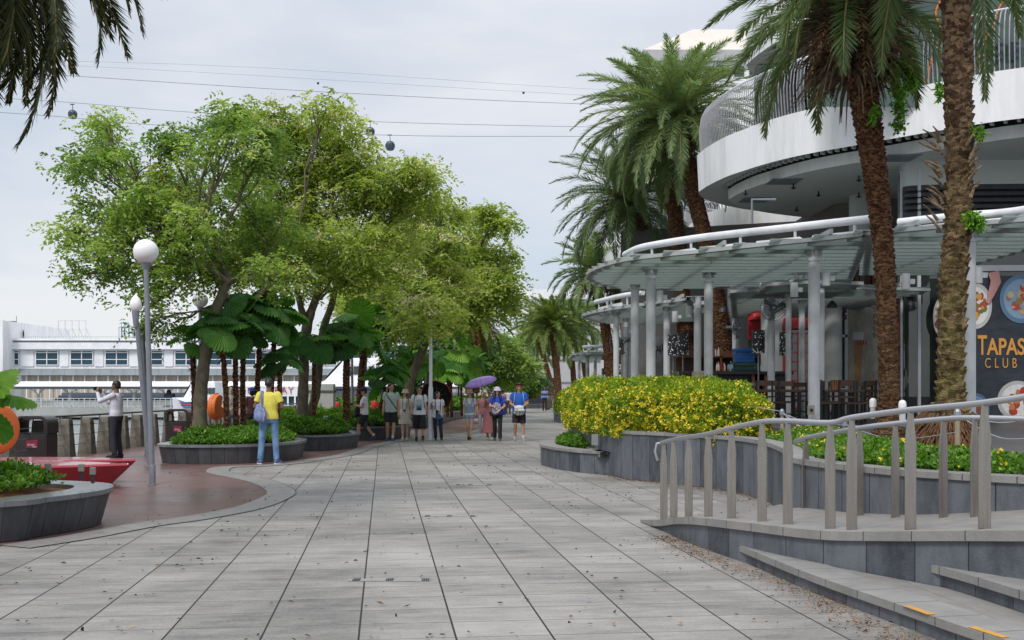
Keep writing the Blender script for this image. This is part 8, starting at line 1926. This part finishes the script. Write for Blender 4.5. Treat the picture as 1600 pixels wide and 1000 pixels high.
def umbrella(label, hand_w, tip_dir, R_, Lh, col, rimcol, inner, n=8, depth=.26):
    a = Vector(hand_w); d = Vector(tip_dir).normalized(); tip = a+d*Lh; root = thing('umbrella', label, 'umbrella', tuple(a)); u = d.orthogonal().normalized(); v = d.cross(u)
    m = MB(); vs = []; rings = 7
    for i in range(rings+1):
        t = i/rings
        for k in range(n*4):
            a_ = 2*PI*k/(n*4); sc2 = 1-.06*t*abs(math.sin(a_*n/2)); vs.append(tip-d*(depth*R_*2*t**1.9)*(1)+(u*math.cos(a_)+v*math.sin(a_))*R_*math.sin(t*PI/2*.98)*sc2)
    N_ = n*4; m.add(vs, [(i*N_+j, i*N_+(j+1) % N_, (i+1)*N_+(j+1) % N_, (i+1)*N_+j) for i in range(rings) for j in range(N_)]); um = cloth(col)
    if not inner:
        um = mat('umbrella_cloth', col, tuple(x*.92 for x in col), 6, .6); q_ = um.node_tree; tr_ = q_.nodes.new('ShaderNodeBsdfTranslucent'); tr_.inputs['Color'].default_value = (.80, .66, 1.0, 1); mx_ = q_.nodes.new('ShaderNodeMixShader'); mx_.inputs[0].default_value = .6
        q_.links.new(q_.nodes['Principled BSDF'].outputs[0], mx_.inputs[1]); q_.links.new(tr_.outputs[0], mx_.inputs[2]); q_.links.new(mx_.outputs[0], q_.nodes['Material Output'].inputs['Surface'])
    cn = m.build('canopy', um, root, smooth=True)
    sd_ = cn.modifiers.new('s', 'SOLIDIFY'); sd_.thickness = .006
    if inner: 
        m = MB(); m.add([p-d*.012 for p in vs], [(i*N_+j, i*N_+(j+1) % N_, (i+1)*N_+(j+1) % N_, (i+1)*N_+j) for i in range(rings) for j in range(N_)]); m.build('lining', cloth(inner), cn)
    if rimcol: m = MB(); m.tube(vs[-N_:]+[vs[-N_]], .010, 5, False); m.build('rim', cloth(rimcol), cn)
    m = MB(); m.tube([a-d*.10, tip+d*.05], .007, 8); m.build('shaft', MT['steel_grey'], root); m = MB(); m.tube([a-d*.12, a+d*.02], .014, 8); m.build('handle', MT['black'], root)
    m = MB()
    for k in range(n): a_ = 2*PI*k/n; m.tube([tip-d*.36, tip-d*.10+(u*math.cos(a_)+v*math.sin(a_))*R_*.5], .003, 4, False)
    m.build('ribs', MT['steel_grey'], root); return root
def wpt(root, p): return root.matrix_basis @ Vector(p) if False else Matrix.LocRotScale(root.location, root.rotation_euler, root.scale) @ Vector(p)

DEN = mat('denim_blue', (.14, .25, .42), (.055, .12, .26), 5, .85, bump=.006, bscale=14, stain=(.25, .36, .52)); 
DENL = mat('denim_light', (.27, .36, .46), (.18, .26, .36), 12, .85, bump=.004)
W = (.68, .68, .72)
# 1 man in yellow
r_, J_, H_ = person('man in a yellow t-shirt and faded blue jeans standing with his back to the camera', G(420, 725, .005), 1.77, .12, 'brown', (.72, .63, .10), DEN, 'long', 'short', (.10, .14, .28), (.7, .7, .7), 'short',
   pose=dict(kl=(-.135, .0, .50), al=(-.165, -.02, .09), kr=(.13, .0, .50), ar=(.155, -.02, .09), tl=.35, tr=-.45, el=(-.27, -.03, 1.15), wl=(-.19, .16, 1.02), er=(.27, -.02, 1.14), wr=(.16, .20, 1.10)), loose=1.08, headtilt=-.35, vox=.008, hem=.90)
b_ = bag_thing('backpack', 'blue-grey backpack slung on the left shoulder of the man in yellow', 'backpack', r_, [((-.165, -.17, 1.02), (.115, .075, .15)), ((-.155, -.20, .95), (.125, .08, .11)), ((-.17, -.15, 1.14), (.08, .06, .08)), ((-.09, -.22, .90), (.05, .04, .07))], (.17, .22, .42))
strap(b_, 'strap', [(-.12, -.12, 1.20), (-.13, -.13, 1.34), (-.13, -.06, 1.46), (-.13, .07, 1.42), (-.15, .13, 1.2)], .055, (.15, .20, .40))
strap(b_, 'strap', [(-.08, -.18, 1.15), (-.03, -.20, 1.05), (-.02, -.20, .92)], .03, (.17, .22, .42)); strap(b_, 'trim', [(-.24, -.21, 1.08), (-.17, -.26, 1.05), (-.15, -.275, .95), (-.17, -.26, .88)], .014, (.45, .45, .45)); strap(b_, 'trim', [(-.09, -.24, 1.12), (-.06, -.26, 1.02), (-.08, -.27, .90)], .014, (.5, .45, .4))
# 2 photographer
r_, J_, H_ = person('man in a white long-sleeved shirt and dark trousers raising a phone to take a picture', G(182, 716, .005), 1.74, PI/2-.15, 'brown', (.62, .62, .70), (.018, .02, .032), 'long', 'long', (.012, .012, .014), (.02, .02, .02), 'short',
   pose=dict(el=(-.17, .30, 1.27), wl=(-.06, .42, 1.47), er=(.17, .28, 1.24), wr=(.07, .40, 1.46), al=(-.13, -.02, .09), ar=(.13, -.02, .09), curl=.9, pnl=Vector((1, 0, .3)), pnr=Vector((-1, 0, .3))), hem=.93, loose=1.04, vox=.008)
p_ = wpt(r_, (0, .50, 1.545)); m = MB(); m.box(tuple(p_), (.02, .15, .08), rz=-.15); tag(m.build('phone', MT['black'], origin=tuple(p_)), 'black phone held up by the man in the white shirt', 'phone')
# 3 boy with cap walking left
WALK = dict(kl=(-.09, .16, .53), al=(-.09, .24, .10), kr=(.09, -.04, .50), ar=(.09, -.30, .16), pr=-.5, pl=.12)
r_, J_, H_ = person('boy in a dark cap and white t-shirt walking left with a black bag in front', G(569, 689.5, .005), 1.60, PI/2+.1, 'tan', W, (.016, .018, .03), 'shorts', 'short', (.03, .05, .14), (.14, .05, .10), 'short', hat=('cap', (.015, .018, .03)), socks=(.7, .7, .7),
   pose=dict(WALK, el=(-.20, .06, 1.12), wl=(-.08, .27, 1.16), er=(.20, .05, 1.12), wr=(.06, .28, 1.15)), shorts_len=.50, loose=1.12, headtilt=-.15)
b_ = bag_thing('backpack', 'black backpack worn on the front by the boy in the cap', 'backpack', r_, [((0, .22, .98), (.14, .10, .15)), ((0, .24, .88), (.13, .10, .10)), ((.03, .20, 1.08), (.10, .07, .07))], (.013, .014, .018)); strap(b_, 'strap', [(.10, .18, 1.08), (.13, .12, 1.25), (.12, -.02, 1.44), (.10, -.13, 1.3), (.02, -.15, 1.05), (.10, .05, .9)], .045, (.012, .012, .015))
p_ = wpt(r_, (0, .40, 1.2)); m = MB(); m.box(tuple(p_), (.08, .12, .07)); tag(m.build('camera', MT['black'], origin=tuple(p_)), 'small black camera in the hands of the boy in the cap', 'camera')
# 4 sage tee
r_, J_, H_ = person('man in a pale sage t-shirt and black shorts with a diagonal strap', G(611, 689.5, .005), 1.75, PI-.05, 'tan', (.36, .45, .42), (.012, .012, .016), 'shorts', 'short', (.03, .07, .14), (.25, .3, .38), 'short', socks=(.5, .55, .6),
   pose=dict(kl=(-.09, .06, .50), al=(-.07, .10, .09), kr=(.10, .05, .51), ar=(.12, -.10, .12), pr=-.3, tl=.3, tr=-.1), shorts_len=.48, loose=1.08, headturn=.9)
strap(r_, 'bag_strap', [(.17, -.02, 1.44), (.10, .12, 1.36), (0, .145, 1.22), (-.13, .13, 1.04), (-.19, .05, .95)], .035, (.012, .012, .015))
# 5 cream dress woman
r_, J_, H_ = person('woman in a loose cream dress and beige bucket hat, camera on her chest', G(633, 687.5, .005), 1.54, PI+.05, 'light', (.58, .54, .47), legs='none', sleeve='long3', dress=(.55, .235), shoes=(.62, .60, .60), female=True, hair='bob', hat=('bucket', (.58, .42, .28)), headturn=-.5, headtilt=.1, loose=1.15,
   pose=dict(al=(-.06, -.04, .09), ar=(.08, .06, .09), kl=(-.07, 0, .5), kr=(.08, .05, .5)))
b_ = bag_thing('camera', 'black camera hanging on the chest of the woman in the cream dress', 'camera', r_, [((.02, .165, 1.02), (.05, .03, .035)), ((.02, .19, 1.02), (.025, .025, .025))], (.012, .012, .013)); strap(b_, 'strap', [(-.03, .16, 1.04), (-.06, .13, 1.25), (-.05, .02, 1.45)], .02, (.05, .03, .06)); strap(b_, 'strap', [(.07, .16, 1.04), (.08, .13, 1.25), (.07, .02, 1.45)], .02, (.05, .03, .06))
strap(r_, 'bag_strap', [(-.12, .02, 1.45), (-.12, .13, 1.30), (-.19, .12, 1.05), (-.23, .04, .90)], .04, (.03, .02, .04))
# 6 graphic tee
r_, J_, H_ = person('man in a white t-shirt with a sea-green printed square and baggy black shorts', G(655, 689, .005), 1.66, PI+.05, 'tan', W, (.012, .012, .014), 'shorts', 'short', (.02, .02, .02), (.40, .42, .08), 'short', socks=(.02, .02, .02), shorts_len=.68, loose=1.22, headtilt=-.35,
   pose=dict(kl=(-.11, .12, .51), al=(-.12, .16, .09), pl=.1, kr=(.09, .0, .5), ar=(.09, -.16, .13), pr=-.4, wl=(-.25, -.02, .88), wr=(.24, .10, .88)), hem=.82)
m = MB(); m.quad((-.095, .168, 1.30), (.095, .168, 1.30), (.095, .172, .97), (-.095, .172, .97)); gp_ = link_mesh('shirt_print', m.mesh('shirt_print', cloth((.36, .45, .46))), r_, world=False)
m = MB(); m.add([(-.07, .176, 1.10), (-.02, .176, 1.13), (.0, .176, 1.08), (.05, .176, 1.15), (.07, .176, 1.02), (.0, .176, .99), (-.07, .176, 1.0)], [tuple(range(7))]); link_mesh('wave_motif', m.mesh('wave_motif', cloth((.03, .20, .20))), gp_, world=False)
m = MB(); m.add([(-.08, .18, 1.02), (.0, .18, 1.05), (.08, .18, 1.0), (.08, .18, .975), (-.08, .18, .975)], [tuple(range(5))]); link_mesh('dark_motif', m.mesh('dark_motif', cloth((.015, .03, .05))), gp_, world=False)
for q in (-1, 1): strap(r_, 'backpack_strap', [(q*.12, -.10, 1.40), (q*.13, -.02, 1.455), (q*.135, .10, 1.39), (q*.16, .14, 1.2), (q*.18, .06, 1.02)], .045, (.02, .025, .05))
# 7 woman with black umbrella
r_, J_, H_ = person('woman in a white top and navy trousers holding a black umbrella behind her head', G(684, 688, .005), 1.50, PI+.1, 'tan', W, (.015, .022, .06), 'long', 'short', (.015, .015, .02), (.3, .3, .3), 'short', female=True, headturn=.75, loose=1.15, hem=.80,
   pose=dict(er=(.24, .02, 1.12), wr=(.22, .16, 1.27), kl=(-.10, .05, .5), al=(-.13, .05, .09), ar=(.07, -.06, .09), curl=.9, wl=(-.20, .10, .92)))
hw = wpt(r_, (.22, .20, 1.30)); _t = Vector(P(685, 613, r_.location.y+.62)); umbrella('black umbrella with a thin red edge tilted behind the woman in white', hw, _t-hw, .50, (_t-hw).length, (.012, .011, .012), (.40, .03, .03), (.010, .010, .010))
b_ = bag_thing('shoulder_bag', 'blue cloth bag hanging in front of the woman with the black umbrella', 'bag', r_, [((-.02, .17, .84), (.11, .03, .10)), ((-.02, .17, .78), (.12, .035, .06))], (.03, .09, .19)); strap(b_, 'strap', [(.03, .17, .92), (.09, .14, 1.25), (.08, 0, 1.45)], .03, (.015, .02, .08)); strap(b_, 'strap', [(-.07, .17, .92), (-.09, .14, 1.25), (-.08, 0, 1.45)], .03, (.015, .02, .08))
b_ = bag_thing('camera', 'black camera on the chest of the woman with the black umbrella', 'camera', r_, [((.02, .19, 1.02), (.06, .035, .045)), ((.04, .20, .95), (.035, .03, .05))], (.010, .010, .012))
# 8 overalls
r_, J_, H_ = person('young woman in short denim overalls, white t-shirt and a straw hat', G(734, 687.5, .005), 1.54, PI-.05, 'light', W, DENL, 'shorts', 'short', (.02, .02, .02), (.6, .6, .6), 'bob', female=True, hat=('straw', (.52, .40, .24)), shorts_len=.24, loose=1.06,
   pose=dict(kl=(-.06, .06, .5), al=(-.02, .06, .09), kr=(.07, .02, .5), ar=(.05, -.12, .14), pr=-.4))
m = MB(); loft(m, [(0, .005, .92, .185, .135), (0, .005, 1.08, .165, .128), (0, .02, 1.16, .130, .122), (0, .03, 1.24, .095, .112)]); cl_ = remeshed('overall_bib', m, .011, DENL, r_, 1)
for q in (-1, 1): strap(r_, 'overall_strap', [(q*.07, .13, 1.22), (q*.09, .12, 1.34), (q*.10, .0, 1.45), (q*.09, -.12, 1.3)], .03, (.22, .29, .38)); strap(r_, 'backpack_strap', [(q*.125, .02, 1.44), (q*.145, .11, 1.33), (q*.155, .11, 1.15)], .025, (.02, .02, .02))
# 9 pink dress
r_, J_, H_ = person('woman in a long dusty-pink dress under the purple umbrella', G(765, 687.5, .005), 1.56, PI+.05, 'tan', (.42, .16, .17), legs='none', sleeve='none', dress=(.25, .30), shoes=(.55, .55, .55), sole=(.15, .05, .1), female=True, hair='bun', loose=1.05, headtilt=.15,
   pose=dict(er=(.22, .02, 1.12), wr=(.14, .17, 1.30), curl=.9, al=(-.07, .08, .09), ar=(.06, -.06, .09)))
lump(r_, 'glasses', [((0, .105, 1.61), (.055, .008, .012))], (.02, .02, .02), .006)
hw = wpt(r_, (.14, .22, 1.33)); _t = Vector(P(750, 591.5, r_.location.y-.05)); umbrella('lilac purple umbrella tilted over the two women', hw, _t-hw, .50, (_t-hw).length, (.68, .57, .92), None, None, depth=.15)
b_ = bag_thing('shoulder_bag', 'small black handbag worn in front of the pink dress', 'bag', r_, [((-.05, .17, .93), (.08, .03, .05))], (.012, .012, .012)); strap(b_, 'strap', [(-.05, .17, .97), (-.02, .15, 1.1), (-.10, .1, 1.3), (-.12, 0, 1.43)], .012, (.5, .3, .3))
# companion behind (dark haired head between)
r_, J_, H_ = person('dark-haired woman half hidden behind the pink dress', G(754, 681, .005), 1.50, PI, 'tan', (.30, .12, .13), legs='long', bottom=(.35, .30, .32), sleeve='short', female=True, hair='bob', vox=.012)
# 10 white hat girl
r_, J_, H_ = person('young woman in a white cloche hat and blue t-shirt with a busy printed front', G(777, 689, .005), 1.62, PI+.02, 'light', (.02, .07, .50), (.012, .012, .014), 'long', 'short', (.06, .06, .06), (.4, .4, .4), 'long', female=True, hat=('cloche', (.64, .60, .68)), haircol=(.03, .012, .01), headtilt=.15, loose=1.15,
   pose=dict(el=(-.24, .02, 1.12), wl=(-.07, .20, 1.0), er=(.24, .02, 1.13), wr=(.14, .2, 1.12), kl=(-.09, .11, .51), al=(-.09, .14, .09), kr=(.08, .0, .5), ar=(.08, -.15, .13), pr=-.4))
PRT = mat('busy_print', (.55, .52, .56), (.03, .02, .05), 28, .9); b_ = thing('tote_bag', 'black and white printed tote hugged in front by the woman in the white hat', 'bag', tuple(r_.location)); b_.rotation_euler = r_.rotation_euler; b_.scale = r_.scale
m = MB(); m.ball((.02, .17, 1.08), (.15, .05, .17), 14, 10); m.ball((.06, .19, .96), (.12, .05, .12), 12, 8); remeshed('printed_front', m, .012, PRT, b_, 2); lump(b_, 'black_bag', [((.12, .14, .86), (.13, .06, .09))], (.012, .012, .012))
# 11 blue tee boy
r_, J_, H_ = person('young man in a bright blue t-shirt, black shorts and a red headband', G(811, 689.5, .005), 1.74, PI, 'tan', (.012, .10, .46), (.012, .012, .016), 'shorts', 'short', (.30, .30, .32), (.6, .6, .6), 'fluffy', socks=(.6, .6, .62), shorts_len=.50, loose=1.14, hem=.84, headturn=.15,
   pose=dict(el=(-.26, -.01, 1.13), wl=(-.08, .19, 1.02), er=(.25, 0, 1.12), wr=(.10, .20, 1.02), kl=(-.11, .06, .5), al=(-.13, .08, .09), kr=(.11, .10, .52), ar=(.12, -.04, .17), pr=-.5, curl=.9, tl=.15, tr=-.1))
m = MB(); n = 24; vs = []
for z in (.045, .078): vs += [tuple(H_(.086*math.cos(2*PI*k/n), -.004+.100*math.sin(2*PI*k/n), z-.02)) for k in range(n)]
m.add(vs, [(k, (k+1) % n, n+(k+1) % n, n+k) for k in range(n)]); link_mesh('headband', m.mesh('headband', cloth((.50, .02, .05)), True), r_, world=False)
for q in (-1, 1): strap(r_, 'backpack_strap', [(q*.10, -.10, 1.41), (q*.11, -.02, 1.462), (q*.12, .09, 1.40), (q*.14, .135, 1.25), (q*.16, .10, 1.12)], .045, (.60, .62, .66))
b_ = bag_thing('bundled_jacket', 'white and grey bundled cloth carried by the young man in blue', 'bundle', r_, [((0, .24, 1.0), (.15, .07, .08)), ((-.02, .25, .93), (.17, .06, .05))], (.62, .62, .65))
m = MB(); rg = random.Random(2)
for k in range(12): a_ = -1.3+2.6*k/11; cap(m, (.03*math.sin(a_), .24, .95), (.17*math.sin(a_), .24+.02*math.cos(k*2), .95-.17*math.cos(a_*.8)), .025, .018)
remeshed('crumpled_folds', m, .010, cloth((.22, .23, .21)), b_, 1)
# far people
person('far man in a light blue shirt and dark trousers walking toward the camera', G(851, 642.5, 0), 1.86, PI, 'brown', (.14, .22, .48), (.012, .012, .02), 'long', 'long', (.02, .02, .02), vox=.018, hem=.95)
person('far woman in a dark cardigan beside the bright far palm', G(866, 640.5, 0), 1.68, PI, 'light', (.25, .2, .2), (.40, .38, .42), 'long', 'long', hair='long', female=True, vox=.02)
person('far person in a pink top walking away behind the printed shirt', G(786, 651, 0), 1.62, 0, 'mid', (.62, .30, .36), (.1, .1, .14), 'long', 'short', vox=.018, female=True)
person('far person in white walking away beside the pink top', G(794, 650, 0), 1.70, 0, 'tan', (.66, .66, .66), (.06, .06, .09), 'long', 'short', vox=.018)
m = MB(); c_ = G(860, 640, 0); m.box((c_[0], c_[1], .35), (1.0, .6, .5)); m.ball((c_[0], c_[1], .75), (.5, .35, .4)); m.ball((c_[0]-.2, c_[1], .2), (.22, .3, .2)); tag(m.build('luggage_pile', flat('olive_bags', (.14, .12, .06)), origin=c_), 'heap of olive bags beside the far man in blue', 'luggage')
person('woman in a white shirt and black trousers behind the middle planters', (P(515, 650, 44)[0], 44, .004), 1.62, PI/2+.6, 'tan', (.62, .60, .66), (.014, .014, .018), 'long', 'short', female=True, hair='bun', vox=.014)
person('child in a red top and white trousers beside the woman in a white shirt', (P(525, 650, 43)[0], 43, .004), 1.28, PI-.5, 'light', (.55, .02, .025), (.60, .58, .62), 'long', 'short', female=True, hair='tail', vox=.013)
person('child in a red shirt glimpsed between the cap boy and the sage shirt', (P(585, 650, 39.5)[0], 39.5, .004), 1.36, PI/2+.8, 'light', (.55, .02, .025), (.30, .42, .50), 'long', 'short', female=True, hair='tail', vox=.013)
person('person in a patterned shirt and jeans beside the edge-on orange buoy case', (P(353, 650, 30)[0], 30.6, .004), 1.66, PI+.1, 'light', mat('pattern_shirt', (.55, .50, .45), (.06, .06, .06), 30, .9), DEN, 'long', 'short', pose=dict(wl=(-.08, .22, 1.08), wr=(.08, .22, 1.08), el=(-.25, .02, 1.12), er=(.25, .02, 1.12)), vox=.012)
person('woman in a black floral top and a blue sun hat behind the fan palm stems', (P(390, 650, 29.5)[0], 29.8, .004), 1.60, .3, 'light', mat('floral_black', (.02, .02, .025), (.20, .05, .06), 26, .9), (.02, .02, .03), 'long', 'short', female=True, hat=('wide', (.02, .08, .35)), hair='bob', vox=.012)
person('person in a pale top standing in the shade between fan palm stems', (P(373, 650, 33)[0], 33, .004), 1.55, PI, 'light', (.55, .30, .28), (.1, .1, .12), 'long', 'short', vox=.014)
